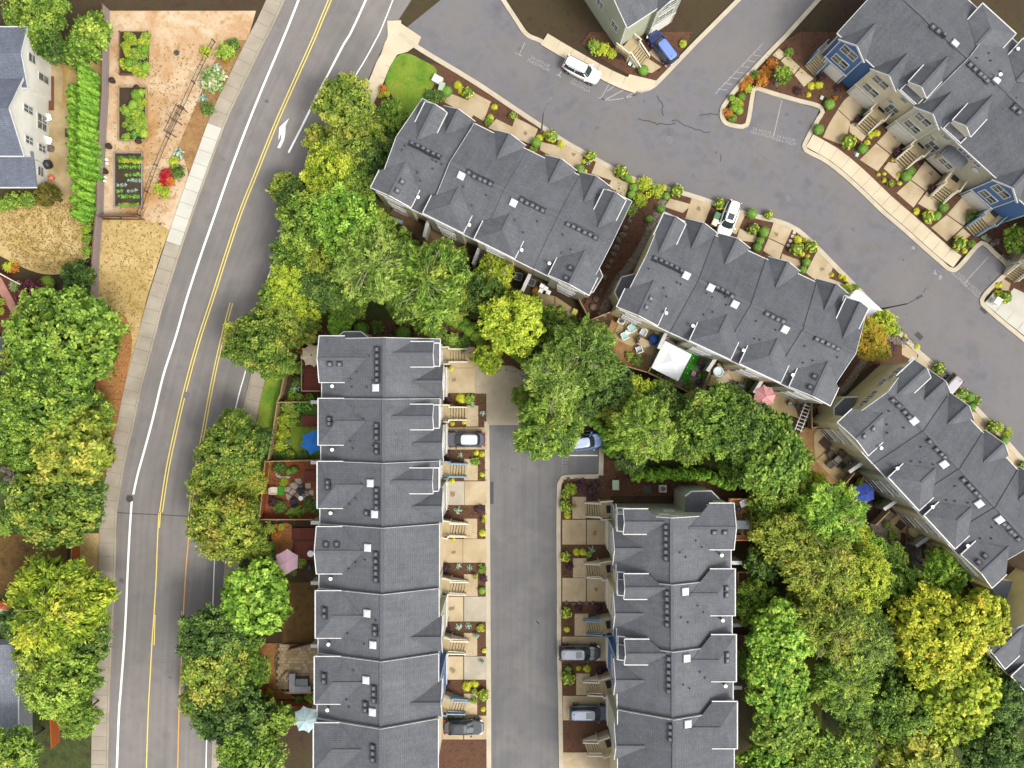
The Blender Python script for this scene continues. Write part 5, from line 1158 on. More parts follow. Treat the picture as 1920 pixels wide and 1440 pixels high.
sheet('undergrowth', [(540,470),(700,520),(960,560),(1080,640),(1210,710),(1320,760),(1500,830),(1580,930),(1680,1080),(1840,1110),(1990,1300),(1990,1500),(1410,1500),(1410,935),(1160,860),(1130,800),(1000,720),(900,600),(620,600),(520,620)], -.01, mat('undergrowth','#34401a','#4a5524','#3c3020',scale=.7,fine=8,fine_amt=.45,bump=.8))
sheet('undergrowth', [(590,180),(690,170),(760,230),(730,400),(620,560),(500,640),(560,450),(620,300)], -.012, MATS['undergrowth']); sheet('undergrowth', [(460,790),(500,800),(490,1000),(478,1200),(478,1400),(405,1400),(420,1150),(430,980)], -.012, MATS['undergrowth'])
sheet('undergrowth', [(-60,640),(190,600),(200,800),(185,1000),(130,1000),(-60,1000)], -.02, MATS['undergrowth']); sheet('undergrowth', [(-60,1114),(180,1100),(180,1450),(40,1450),(62,1200),(-60,1200)], -.036, MATS['undergrowth'])
# ---- shrubs: one mesh of each kind, copies scaled
def small_mesh(kind, seed):
    rng = np.random.default_rng(seed); hull = G(); ax = None; asp = 1.1
    if kind == 'ball':
        d = unit(rng.normal(size=(520,3))); d = d[d[:,2] > -.4]; pos = d*rng.uniform(.93,1.05,(len(d),1)); pos[:,2] = pos[:,2]*.85+.8; nor = d+rng.normal(size=d.shape)*.4; sz = .085*rng.uniform(.7,1.3,len(d)); hull.blob((0,0,.8),.95,.8,seed,.06,12,8); tint = np.clip(.5+rng.normal(size=len(d))*.2,0,1)
    elif kind == 'loose':
        c = unit(rng.normal(size=(26,3))); c[:,2] = np.abs(c[:,2])*.8+.1; c *= rng.uniform(.55,.9,(26,1)); P0, T0 = [], []
        for q in c: P0.append(q+rng.normal(size=(18,3))*.15); T0.append(np.clip(rng.uniform(.3,.7)+rng.normal(size=18)*.15,0,1))
        pos = np.vstack(P0)+np.array([0,0,.35]); tint = np.concatenate(T0); nor = pos*.5+np.array([0,0,.7])+rng.normal(size=pos.shape)*.5; sz = .13*rng.uniform(.6,1.3,len(pos)); hull.blob((0,0,.5),.62,.55,seed,.35)
    elif kind == 'rhodo':
        c = unit(rng.normal(size=(42,3))); c = c[c[:,2] > -.25]; P0, N0, T0 = [], [], []
        for q in c:
            q = q*rng.uniform(.82,1.0); m = 9; a = rng.uniform(0,6.28)+np.arange(m)*.7; u = unit(np.cross(q,[0,0,1.])+1e-6); w = np.cross(unit(q), u)
            P0.append(q + .13*(np.cos(a)[:,None]*u+np.sin(a)[:,None]*w)); N0.append(q*.8+np.array([0,0,.4])+rng.normal(size=(m,3))*.35); T0.append(np.where(np.arange(m) < 4, rng.uniform(.7,1.0), rng.uniform(.1,.5)))
        pos = np.vstack(P0); pos[:,2] = pos[:,2]*.85+.75; nor = np.vstack(N0); tint = np.concatenate(T0); sz = .14*rng.uniform(.8,1.2,len(pos)); hull.blob((0,0,.72),.84,.72,seed,.15)
    elif kind == 'tuft':
        n = 170; a = rng.uniform(0,6.28,n); rad = rng.uniform(.15,.95,n)**.8; z = .75 - .55*rad**2 + rng.normal(size=n)*.05
        pos = np.stack([np.cos(a)*rad*.62, np.sin(a)*rad*.62, z], 1); ax = np.stack([np.cos(a), np.sin(a), -.3-rad*.4], 1); nor = np.stack([np.cos(a)*.4, np.sin(a)*.4, np.ones(n)], 1)+rng.normal(size=(n,3))*.2; sz = .06*np.ones(n)*rng.uniform(.7,1.2,n); asp = 6.0; tint = np.clip(.35+.4*rad+rng.normal(size=n)*.18,0,1); hull.blob((0,0,.25),.4,.3,seed,.2)
    elif kind == 'hosta':
        n = 44; a = rng.uniform(0,6.28,n); rad = rng.uniform(.1,.85,n); pos = np.stack([np.cos(a)*rad, np.sin(a)*rad, .5-.35*rad], 1); ax = np.stack([np.cos(a), np.sin(a), -.3+0*rad], 1); nor = np.stack([np.cos(a)*.35, np.sin(a)*.35, np.ones(n)], 1)+rng.normal(size=(n,3))*.25; sz = .2*rng.uniform(.7,1.2,n); asp = 1.3; tint = np.clip(.5+rng.normal(size=n)*.25,0,1)
    elif kind == 'column':
        n = 1500; h = rng.uniform(0,1,n)**.8; a = rng.uniform(0,6.28,n); lob = 1+.2*np.sin(a*5+seed+h*5)+.1*np.sin(a*3-h*9); r = (.5*np.sin(np.clip(h*1.05+.12,0,1.12)*pi*.86)**.7+.03)*lob
        pos = np.stack([np.cos(a)*r, np.sin(a)*r, h*4.5+.1], 1); nor = np.stack([np.cos(a), np.sin(a), .5+0*a], 1)+rng.normal(size=(n,3))*.35; ax = np.stack([np.cos(a)*.3, np.sin(a)*.3, np.ones(n)], 1); sz = .1*rng.uniform(.7,1.3,n); asp = 1.8; tint = np.clip(.4+.35*(lob-1)/.25*.5+.2*h+rng.normal(size=n)*.13,0,1)  # shade of the grooves put into the tint; also lighter towards the top
        hull.lathe([(.3,0),(.42,1.2),(.46,2.4),(.36,3.6),(.15,4.4)], 9)
    return leaf_mesh('foliage', pos, nor, sz, tint, rng, asp, hull, ax)
SH = {k: [small_mesh(k, s) for s in (1,2,3)] for k in ('ball','loose','rhodo','tuft','hosta','column')}
SPEC = {'b':('ball','ball','clipped_shrub','round clipped green shrub','shrub'),'r':('rhodo','rhodo','leafy_shrub','yellow tipped green shrub','shrub'),'g':('tuft','tuft','grass_tuft','spiky gold grass tuft','plant'),
        's':('loose','mid','leafy_shrub','loose green shrub','shrub'),'y':('loose','lime','leafy_shrub','yellow green shrub','shrub'),'d':('loose','purple','purple_plant','dark purple leaved plant','plant'),
        'h':('hosta','hosta','broadleaf_plant','blue green broad leaved plant','plant'),'o':('loose','rust','leafy_shrub','rusty orange shrub','shrub'),'k':('loose','dark','leafy_shrub','dark green shrub','shrub'),
        'v':('hosta','veg','vegetable_plant','green vegetable plant','plant'),'f':('loose','white','flowering_shrub','pale flowering shrub','shrub'),'R':('loose','red','flowering_shrub','red flowering shrub','shrub'),'B':('ball','bright','clipped_shrub','bright round clipped shrub','shrub')}
SN = 0
def plant(t, px, py, r, where, z=.05):
    global SN; SN += 1; kind, lf, nm, desc, cat = SPEC[t]; s = r/16
    p = P(px, py, z + s*.6); p.z = z
    o = link(nm, SH[kind][SN % 3], None, p, RNG.uniform(0,6.28)); q = s*RNG.uniform(.97,1.1); o.scale = (q, q*RNG.uniform(.93,1.07), q*RNG.uniform(.8,1.0)); setmat(o, LM[lf])
    tag(o, desc + ' ' + where, cat, 'shrubs and plants in the beds'); return o
def plants(where, z, *lst):
    for t, px, py, r in lst: plant(t, px, py, r, where, z)
plants('beside the corner lawn', .08, ('o',718,167,9),('y',713,178,6),('y',725,175,6),('k',805,178,10),('k',823,179,12),('b',838,172,10),('g',858,158,10),('g',865,168,10),('r',877,174,12),('s',812,190,7))
plants('in the bed by the upper terrace first driveway', .07, ('g',927,200,8),('g',920,219,8),('s',916,228,9),('r',962,218,8),('s',1000,278,8))
plants('beside the street lamp by the upper terrace', .07, ('b',1005,268,10),('g',1012,258,9),('r',1034,256,12),('g',1024,253,9),('g',1052,269,9),('k',1001,275,7))
plants('in the small bed between upper terrace driveways', .07, ('r',1107,294,11),('g',1094,302,6),('h',1103,303,6),('b',1088,317,8),('g',1098,321,5))
plants('in the wide bed between the upper and middle terraces', .07, ('r',1164,322,13),('b',1176,333,9),('g',1186,340,8),('y',1207,345,13),('y',1230,358,14),('g',1245,351,8),('r',1268,358,13),('b',1249,368,8),('b',1188,352,8),('b',1184,365,8),('y',1202,374,14),('s',1182,395,10),('s',1188,382,6),('b',1238,392,8),('b',1217,411,7))
plants('in the bed beside the white car driveway', .07, ('r',1350,383,12),('b',1409,401,10),('r',1441,403,9),('r',1412,430,11),('b',1432,435,10),('b',1425,452,8),('b',1420,464,8))
plants('in the middle terrace bed with stepping stones', .07, ('g',1497,449,11),('g',1511,450,7),('r',1493,467,12),('r',1521,463,12),('g',1505,476,7),('g',1515,480,5),('b',1511,492,8),('b',1505,506,7))
plants('in the bed at the road end of the middle terrace', .07, ('g',1560,515,6),('g',1577,518,6),('g',1586,522,7),('y',1589,542,10),('s',1604,540,8))
plants('near the orange tree by the road', .07, ('s',1682,620,9),('g',1697,629,5),('g',1721,650,7),('d',1668,652,12),('s',1655,588,9),('y',1662,596,12))
plants('between the road and the lower right terrace', .07, ('r',1760,690,13),('r',1802,738,13),('g',1806,752,8),('b',1819,744,9),('r',1831,751,10),('b',1821,763,7),('r',1860,800,12),('y',1873,802,9),('y',1890,812,10),('b',1882,826,8),('r',1917,872,9))
plants('in the bed beside the first blue house', .06, ('o',1447,120,10),('o',1438,132,9),('d',1496,170,8),('g',1522,160,9),('g',1537,158,10),('g',1517,177,7),('d',1540,145,8),('d',1572,166,7),('b',1555,196,10),('o',1566,184,5),('b',1534,243,10),('s',1480,98,8))
plants('in the bed before the tan house', .06, ('k',1620,211,8),('d',1612,222,8),('r',1590,266,14),('g',1634,252,9),('g',1645,249,9),('g',1627,267,8),('b',1617,279,9),('h',1606,287,5))
plants('in the bed before the sage house', .06, ('d',1684,284,9),('g',1675,299,5),('b',1706,320,9),('b',1699,331,10),('g',1687,328,7),('g',1648,327,5),('g',1659,325,5),('g',1659,338,6),('r',1670,344,7),('g',1688,343,6))
plants('in the bed before the taupe house', .06, ('d',1750,352,9),('b',1768,388,9),('b',1756,405,9),('r',1740,407,13),('g',1720,396,9))
plants('beside the last blue house steps', .06, ('k',1826,408,13),('r',1798,457,15),('g',1810,470,7),('s',1822,457,8),('f',1846,445,6))
plants('beside the right hand parking bay', .06, ('g',1874,535,8),('r',1885,557,13),('y',1873,551,8))
plants('on the planted kerb island', .08, ('o',1395,160,9),('o',1405,150,9),('y',1404,166,9),('s',1380,190,9),('B',1376,203,8),('y',1386,196,9),('o',1366,211,9),('s',1373,222,9),('o',1428,150,13),('o',1435,137,11),('k',1416,141,10),('B',1372,184,7),('B',1390,182,7),('B',1386,208,7))
plants('at the top edge beside the grey sided terrace', .1, ('s',1113,86,13),('y',1130,92,12),('y',1146,100,10),('d',1166,104,9),('b',1206,132,9),('y',1281,82,7))
for i, w in enumerate(('topmost left terrace steps','silver car','blue railed steps','fourth left terrace steps','fifth left terrace steps','sixth left terrace steps','lowest left terrace steps')):
    L_ = [[('g',846,691,6),('k',866,655,8),('k',858,646,8)], [('g',864,747,12),('s',880,748,9),('h',886,760,6),('d',840,748,7),('h',905,775,6),('s',829,762,7),('g',848,795,6),('g',870,792,6),('s',830,789,7)],
      [('h',863,854,6),('d',838,852,9),('g',893,849,7),('g',904,852,8),('s',891,865,8),('g',904,890,6),('s',831,871,6),('s',829,900,7),('g',847,902,7)],
      [('h',858,957,9),('d',835,961,8),('d',900,955,9),('g',908,970,6),('g',850,1012,5),('g',905,1000,9)],
      [('d',835,1065,10),('h',860,1062,6),('h',880,1065,7),('s',904,1067,9),('d',907,1085,7),('B',904,1107,7)],
      [('d',836,1175,9),('h',860,1176,7),('h',878,1174,7),('y',901,1178,7),('g',908,1221,6),('s',838,1160,5)],
      [('g',875,1288,12),('g',890,1284,10),('r',906,1302,12),('s',889,1313,7),('g',906,1331,7),('d',838,1285,8)]][i]
    plants('beside the ' + w, .06, *L_)
for w, L_ in (('at the corner bed of the short terrace', [('r',1061,926,10),('r',1058,943,10),('y',1070,918,11),('r',1062,953,11),('g',1064,967,9),('d',1090,912,12),('d',1110,922,12),('d',1117,909,9),('B',1065,914,7)]),
      ('beside the second short terrace steps', [('r',1060,1044,10),('g',1081,1036,9),('g',1093,1036,9),('h',1109,1032,8),('d',1068,1063,7),('s',1104,1040,6)]),
      ('beside the blue steps of the short terrace', [('r',1062,1149,11),('g',1063,1181,7),('d',1085,1142,7),('d',1120,1140,9)]),
      ('between the two dark cars of the short terrace', [('b',1066,1254,6),('g',1085,1254,7),('g',1101,1255,9),('d',1125,1258,9),('r',1065,1272,14)])): plants(w, .06, *L_)
plants('beside the diagonal wire fence', 0, ('y',385,96,10),('s',422,96,18),('k',436,85,14),('o',425,110,8),('h',405,125,10),('f',397,150,24),('h',380,183,12),('k',389,203,12),('h',333,287,13),('y',325,303,11),('k',332,322,14),('R',312,328,12),('R',308,342,10),('y',298,352,11),('o',318,340,10),('y',308,360,11))
plants('along the front of the white house', 0, ('s',20,377,16),('s',52,374,15),('s',4,386,14))
plants('between the dry lawn and the long fence', 0, ('s',163,448,10),('y',160,432,9),('s',165,472,11),('s',164,425,10),('B',90,531,13),('k',128,505,14),('k',150,500,14),('s',168,404,11))
plants('beside the red brown yard at the left edge', 0, ('f',27,536,10),('y',2,565,7),('y',1,583,7),('y',15,500,12),('o',25,502,10))
plants('inside the fenced yard with the beige parasol', .02, ('s',561,690,11),('k',556,715,9),('v',548,735,10),('h',553,728,9),('s',560,745,9),('o',562,655,8),('y',545,748,8),('s',580,746,9),('R',575,742,5))
plants('inside the green yard with the blue parasol', .02, ('s',540,762,12),('v',560,765,13),('y',532,788,13),('y',530,812,12),('y',526,836,12),('s',548,790,11),('v',575,760,11),('s',552,775,10),('k',570,852,9),('s',545,853,9),('k',530,853,10),('f',540,828,6))
plants('inside the cedar fenced flagstone yard', .02, ('k',524,877,12),('b',542,884,6),('b',552,881,7),('y',532,903,8),('k',580,945,13),('s',560,958,10),('k',525,950,12),('d',512,940,10),('s',545,962,9),('k',590,955,10))
plants('in the back yard with the pink parasol', .02, ('s',505,990,12),('b',506,1025,11),('y',527,988,6),('s',565,1055,9),('k',548,1072,9),('o',520,1000,8),('b',507,1042,9))
plants('beside the barbecue island yard', .02, ('y',505,1300,9),('s',490,1270,12),('o',500,1295,9),('s',580,1308,8),('k',560,1312,8))
plants('along the patios behind the middle terrace', .03, ('k',1195,676,11),('s',1182,668,9),('k',1226,690,10),('s',1235,705,8),('k',1320,705,11),('s',1290,722,9),('k',1410,718,10),('s',1262,715,8),('k',1402,728,8))
plants('along the patios behind the lower right terrace', .03, ('k',1665,985,9),('s',1675,1003,9),('b',1690,1030,10),('s',1612,905,8),('k',1650,945,8),('s',1584,905,8),('k',1640,900,8))
plants('along the back of the upper terrace', .03, ('s',868,470,9),('k',935,500,8),('o',1004,545,7),('k',1005,560,9),('s',1055,600,9),('k',1075,600,8))
plants('near the rocks at the left edge', 0, ('b',48,893,17),('h',22,938,15),('k',8,915,14),('k',15,965,14),('k',40,990,15),('s',10,990,16),('d',75,905,10))
plants('among bark above the left terrace', .02, ('k',672,590,13),('b',677,616,14),('k',708,612,13),('b',756,624,14),('k',789,612,14),('s',590,606,14),('k',820,625,16),('s',845,640,16),('k',870,641,13),('s',858,652,12),('k',605,585,12))
for i, (x, y, r) in enumerate([(828,596,10),(843,600,11),(857,606,10),(868,612,10),(880,620,11),(892,630,11),(850,592,9),(872,605,9),(886,612,9),(900,638,10),(836,588,8)]): plant('B', x, y, r, 'in the rounded hedge left of the yellow tree', .02)
for i, (x, y, r) in enumerate([(965,664,9),(975,672,9),(985,680,9),(996,688,10),(978,660,8),(990,670,8)]): plant('B', x, y, r, 'in the rounded hedge right of the turning apron', .02)
# upright cypresses
def cypress(px, py, h, where, w=1.0):
    global SN; SN += 1; p = P(px, py, h*.55); p.z = 0
    o = link('cypress', SH['column'][SN % 3], None, p, RNG.uniform(0,6.28)); o.scale = (w*RNG.uniform(1.0,1.2), w*RNG.uniform(1.0,1.2), h/4.5); setmat(o, LM['thuja'])
    tag(o, 'upright green cypress ' + where, 'cypress', 'upright cypresses planted as hedges')
for i in range(15): cypress(168 - (i%2)*3, 140 + i*13.2, 5.0 + RNG.uniform(-.4,.4), 'in the tall hedge behind the long fence', 1.0)
for i in range(14): cypress(148 - (i%2)*3, 172 + i*12.0, 4.4 + RNG.uniform(-.4,.4), 'in the hedge rank facing the white house', .95)
for i in range(8): cypress(163 - (i%2)*12, 322 + i*11.5, 4.2 + RNG.uniform(-.4,.4), 'in the lower hedge below the white house grill', 1.05)
for x, y in ((1098,772),(1106,780),(1113,788),(1120,794),(1127,800),(1134,806),(1141,812),(1148,820),(1136,818),(1144,830),(1152,836),(1140,842),(1152,848)): cypress(x, y, 3.2, 'in the curved hedge behind the parked blue car', 1.0)
for x, y in ((1193,893),(1199,888),(1214,889),(1221,893),(1229,889),(1239,892),(1247,887),(1258,890),(1268,891),(1279,888),(1289,892),(1300,888),(1310,890),(1322,889),(1336,895),(1346,900),(1358,906),(1370,909)): cypress(x, y, 3.4, 'in the straight hedge north of the short terrace', .98)
for x, y in ((632,585),(642,592),(650,600),(630,600),(640,608),(628,612),(645,618),(655,585),(634,622)): cypress(x, y, 3.2, 'in the clump above the left terrace north end', 1.25)
for i in range(5): cypress(1415 + (i%2)*6, 1090+i*14, 3.0, 'behind the short terrace back decks', 1.15)
# ---------------------------------------------------------------- vehicles
def car_paint(name, c, k=.55): return plain(name, c, .28, .15, k, .5, .6, .03)
M_tyre = plain('tyre_rubber', '#232325', .8); M_rim = plain('wheel_rim', '#b5b7ba', .35, .6); M_auto = plain('car_glass', '#3c4a48', .06, 0, .4, .8); M_black = plain('black_plastic', '#26272a', .5)
M_lamp = plain('headlamp', '#dfe4e6', .15); M_red = plain('tail_lamp', '#a01e22', .25)
def outline(x0, x1, w, n=28, e=4.0, taper=.0):
    out = []; cx = (x0+x1)/2; hx = (x1-x0)/2
    for k in range(n):
        t = 2*pi*k/n; c, s = math.cos(t), math.sin(t)
        x = hx*math.copysign(abs(c)**(2/e), c); y = w*math.copysign(abs(s)**(2/e), s)*(1 - taper*(x/hx)**2); out.append((cx+x, y))
    return out
def loft(g, rings, cap=True):
    n = len(rings[0]); vs = [v for r in rings for v in r]
    fs = [(i*n+k, i*n+(k+1)%n, (i+1)*n+(k+1)%n, (i+1)*n+k) for i in range(len(rings)-1) for k in range(n)]
    if cap: fs.append(tuple(range((len(rings)-1)*n, len(rings)*n)))
    return g.add(vs, fs)
def car(px, py, ang, label, paint, roof=None, L=4.6, W=1.86, Hh=1.62, suv=True, sunroof=False, name='parked_car', wiper=True):
    t = thing(name, label, 'car', P(px, py, .1), math.radians(ang), 'cars parked beside the houses')
    a, b, w = -L/2, L/2, W/2
    def ring(x0, x1, ww, z, e, dz=0): return [(x, y, z + dz*((x-a)/L-.5)) for x, y in outline(x0, x1, ww, 32, e, .06)]
    g = G(); loft(g, [ring(a+.06,b-.06,w-.06,.26,4,0), ring(a,b,w,.5,4,0), ring(a,b-.02,w,.74,4.2,-.03), ring(a+.05,b-.1,w-.05,.92,4.2,-.06), ring(a+.16,b-.22,w-.15,1.0,4,-.12)])
    body = g.obj('body', paint, t, smooth=False)
    g = G(); 
    hx0, hx1 = b-1.35, b-.25
    for s in (-1,1): g.bar((hx0,s*.42,.985),(hx1,s*.34,.935),.05,.03)
    g.bar((hx0+.03,-.75,.99),(hx0+.03,.75,.99),.14,.03); g.obj('bonnet_crease', paint if wiper else M_black, body)
    rx0, rx1 = (a+.28, a+L*.6) if suv else (a+.95, a+L*.58)
    g = G(); loft(g, [ring(a+.08 if suv else a+.55, b-1.2, w-.13, .98, 5), ring(rx0+.02, rx1+.02, w-.3, Hh-.06, 5), ring(rx0+.1, rx1-.06, w-.36, Hh-.05, 5)])
    gl = g.obj('windows', M_auto, t)
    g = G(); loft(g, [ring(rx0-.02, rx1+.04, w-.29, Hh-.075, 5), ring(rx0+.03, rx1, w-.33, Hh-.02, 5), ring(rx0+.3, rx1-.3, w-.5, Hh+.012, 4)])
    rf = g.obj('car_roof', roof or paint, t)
    for s in (-1,1): G().bar((rx0+.15,s*(w-.36),Hh+.01),(rx1-.15,s*(w-.36),Hh+.01),.05,.05).obj('roof_rail', M_black if suv else paint, rf)
    if sunroof: G().box(rx1-1.0,rx1-.25,-.36,.36,Hh+.0,Hh+.02).obj('sunroof', M_auto, rf)
    g = G(); g.tube([(rx0+.35,.15,Hh+.0),(rx0+.2,.15,Hh+.1)], [.05,.02], 5); g.obj('aerial', M_black, rf)
    for s in (-1,1):
        g = G(); g.bar((b-1.25,s*(w-.16),.98),(rx1+.02,s*(w-.32),Hh-.06),.08,.07); g.obj('pillar', paint, t)
        g = G(); g.bar(((a+.1 if suv else a+.6),s*(w-.16),.98),(rx0+.02,s*(w-.32),Hh-.06),.11,.07); g.obj('pillar', paint, t)
        g = G(); g.bar((a+L*.36,s*(w-.15),.98),(a+L*.37,s*(w-.31),Hh-.06),.07,.06); g.obj('pillar', paint, t)
        g = G(); g.blob((b-1.45,s*(w+.07),1.02),.13,.09,1,.05); g.obj('side_mirror', paint, t)
        G().bar((b-.2,s*(w-.36),.74),(b-.38,s*(w-.12),.78),.22,.13).obj('headlight', M_lamp, t)
        G().bar((a+.07,s*(w-.32),.82),(a+.2,s*(w-.08),.82),.14,.2).obj('tail_light', M_red, t)
    G().bar((b-.09,-.45,.6),(b-.09,.45,.6),.12,.2).obj('grille', M_black, t); G().bar((a+.04,-.4,.55),(a+.04,.4,.55),.1,.16).obj('number_plate', M_white, t)
    for sx in (a+.82, b-.86):
        for s in (-1,1):
            g = G(); g.tube([(sx,s*(w-.2),.34),(sx,s*(w+.012),.34)], .34, 16); o = g.obj('wheel', M_tyre, t)
            G().tube([(sx,s*(w-.02),.34),(sx,s*(w+.03),.34)], .2, 10).obj('rim', M_rim, o)
    return t
PW = car_paint('white_car_paint', '#f2f2f0', .75)
car(1090,136,-27,'white hatchback parked along the kerb of the upper road', PW, W=1.86)
car(1363,414,-110,'white car with a dark sunroof on the driveway of the middle terrace', PW, sunroof=True, suv=True)
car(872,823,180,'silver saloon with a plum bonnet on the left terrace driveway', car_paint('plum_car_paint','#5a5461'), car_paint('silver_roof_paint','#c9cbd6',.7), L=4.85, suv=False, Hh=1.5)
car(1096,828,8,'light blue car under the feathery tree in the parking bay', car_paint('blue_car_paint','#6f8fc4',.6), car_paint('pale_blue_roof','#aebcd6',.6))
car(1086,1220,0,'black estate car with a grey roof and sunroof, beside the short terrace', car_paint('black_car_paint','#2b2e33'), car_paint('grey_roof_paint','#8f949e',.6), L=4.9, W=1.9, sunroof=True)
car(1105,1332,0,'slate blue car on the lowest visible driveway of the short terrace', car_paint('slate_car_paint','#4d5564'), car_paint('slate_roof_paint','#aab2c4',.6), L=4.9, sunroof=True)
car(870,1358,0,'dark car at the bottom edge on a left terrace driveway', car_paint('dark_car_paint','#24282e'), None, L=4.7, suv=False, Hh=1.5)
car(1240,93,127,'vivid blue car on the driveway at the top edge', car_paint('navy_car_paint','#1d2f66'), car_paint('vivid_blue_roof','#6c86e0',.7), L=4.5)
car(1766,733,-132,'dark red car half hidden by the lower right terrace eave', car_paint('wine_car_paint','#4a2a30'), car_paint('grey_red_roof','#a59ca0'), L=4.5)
# white van beside the middle terrace
t = thing('parked_van', 'white van half hidden behind the end of the middle terrace', 'van', P(1610,577,.1), math.radians(-40), None)
G().prism(outline(-2.1,2.1,.95,28,6),.3,1.85).obj('body', PW, t); G().prism(outline(-2.0,1.3,.85,28,7),1.851,1.95).obj('van_roof', PW, t); G().bar((2.02,-.7,1.35),(2.02,.7,1.35),.24,.5).obj('windscreen', M_auto, t)
for sx in (-1.3,1.3):
    for s in (-1,1): G().tube([(sx,s*.75,.34),(sx,s*.97,.34)], .34, 14).obj('wheel', M_tyre, t)

# ---------------------------------------------------------------- street lamps
M_steel = plain('lamp_steel', '#7d7f80', .4, .5); M_bronze = plain('lamp_bronze', '#2d2a29', .5)
def lamp(px, py, arm, m, label):
    b = P(px, py, .1); t = thing('street_lamp', label, 'street lamp', b, 0, 'street lamps of the upper road')
    G().lathe([(.22,0),(.22,.15),(.12,.25)], 10).obj('base', m, t); G().tube([(0,0,.2),(0,0,6.8)], [.1,.06], 8).obj('pole', m, t)
    a = Vector((arm[0], -arm[1], 0)).normalized(); e = a*1.1
    G().tube([(0,0,6.7),tuple(a*.4+Vector((0,0,7.0))),tuple(e+Vector((0,0,7.05)))], .04, 6).obj('arm', m, t)
    g = G(); g.bar(tuple(e*.95+Vector((0,0,7.05))),tuple(e+a*.6+Vector((0,0,7.08))),.28,.14); h = g.obj('lamp_head', m, t)
    G().bar(tuple(e+Vector((0,0,6.96))),tuple(e+a*.5+Vector((0,0,6.98))),.2,.03).obj('lens', M_lamp, h)
lamp(1015,246,(.6,-1),M_steel,'grey street lamp rising beside the upper terrace bed'); lamp(1649,580,(1,-.6),M_bronze,'dark street lamp leaning over the road by the orange tree')

# ---------------------------------------------------------------- fences
M_cedar = mat('cedar_board', '#a3501e', '#bd662a', scale=2, fine=18, fine_amt=.2); M_weather = mat('weathered_board', '#9a8a84', '#b0a29b', scale=2.5, fine=18, fine_amt=.15)
M_brownb = mat('brown_board', '#6a4a34', '#83614a', scale=2.5, fine=18, fine_amt=.2); M_tanb = mat('tan_board', '#a58a64', '#bfa47c', scale=2.5, fine=18, fine_amt=.15)
def fence(px, h, m, label, step=.19, inset=0, post_m=None, group='board fences round the yards', gap=.012, rail=True):
    pts = [P(x, y) for x, y in px]; t = thing('fence', label, 'fence', (pts[0].x, pts[0].y, 0), 0, group); o = pts[0]
    for a, b in zip(pts, pts[1:]):
        d = b-a; Ln = d.length; d /= Ln; ang = math.atan2(d.y, d.x); n = max(1, round(Ln/step)); s = Ln/n
        me = shared(('board', round(s,3), h, m.name), lambda: G().box(-s/2+gap,s/2-gap,-.012,.012,.04,h).mesh('fence_board', m))
        for k in range(n):
            q = a + d*(k+.5)*s - o; ob = link('fence_board', me, t, (q.x, q.y, RNG.uniform(-.02,.01)), ang + RNG.uniform(-.02,.02))
        np_ = max(1, round(Ln/2.4)); nr = Vector((-d.y, d.x, 0))
        for k in range(np_+1):
            q = a + d*(Ln*k/np_) - o - nr*.055; G().box(q.x-.05,q.x+.05,q.y-.05,q.y+.05,0,h+.06).obj('fence_post', post_m or m, t)
        if rail:
            for z in (.35, h-.25): q0, q1 = a-o-nr*.03, b-o-nr*.03; G().bar((q0.x,q0.y,z),(q1.x,q1.y,z),.035,.09).obj('fence_rail', post_m or m, t)
            q0, q1 = a-o, b-o; G().bar((q0.x,q0.y,h+.03),(q1.x,q1.y,h+.03),.12,.035).obj('cap_rail', post_m or m, t)
    return t
fence([(206,20),(204,180),(200,245),(196,330),(194,408)], 1.75, M_weather, 'long weathered board fence beside the vegetable garden', .17, post_m=M_brownb)
fence([(193,408),(190,440),(186,500),(183,580)], 1.75, M_weather, 'weathered board fence between the dry lawn and the dry verge', .17, post_m=M_brownb)
fence([(194,408),(262,408),(272,412)], 1.3, M_brownb, 'low brown fence closing the lower end of the vegetable garden', .19)
fence([(600,627),(553,627),(545,668),(541,700),(533,738),(527,753)], 1.5, M_tanb, 'fence round the beige parasol deck yard', .19)
fence([(590,753),(527,754),(520,800),(510,860)], 1.5, M_tanb, 'fence round the green yard with the blue parasol', .19)
fence([(592,861),(505,863),(501,900),(498,935),(494,970),(592,970)], 1.6, M_cedar, 'orange cedar fence round the flagstone yard', .19, post_m=M_tanb)
fence([(495,978),(488,1040),(487,1080)], 1.4, M_brownb, 'brown fence beside the pink parasol yard', .19)
fence([(478,1240),(482,1312),(580,1317)], 1.5, M_cedar, 'red cedar fence below the barbecue island patio', .19)
fence([(545,1212),(592,1200)], 1.3, M_brownb, 'short brown fence above the barbecue island patio', .19)
fence([(152,1000),(150,1035),(148,1062)], 1.9, M_cedar, 'orange wooden fence between the brown lawn and left pavement', .19, post_m=M_tanb)
fence([(110,1330),(113,1390)], 1.8, M_cedar, 'orange wooden fence at the bottom edge beside the grey house', .19)
fence([(-40,470),(0,508),(40,530),(97,556)], 1.5, M_brownb, 'white capped fence above the maroon maple', .19, post_m=M_cream)
fence([(1083,562),(1103,600),(1095,622)], 1.6, M_tanb, 'tan fence at the corner of the upper terrace patio', .19); fence([(1104,602),(1135,590),(1162,580)], 1.6, M_tanb, 'tan fence closing the dry stream bed', .19)
fence([(1165,685),(1211,699),(1260,722),(1312,747)], 1.6, M_tanb, 'long tan fence behind the white canopy patio', .19)
fence([(1234,653),(1222,678),(1211,699)], 1.6, M_tanb, 'fence left of the white canopy', .19); fence([(1326,695),(1316,720),(1306,744)], 1.6, M_tanb, 'fence between the white canopy and the pale tub', .19)
fence([(1414,737),(1404,755)], 1.5, M_brownb, 'short fence left of the pink and white parasol', .19)
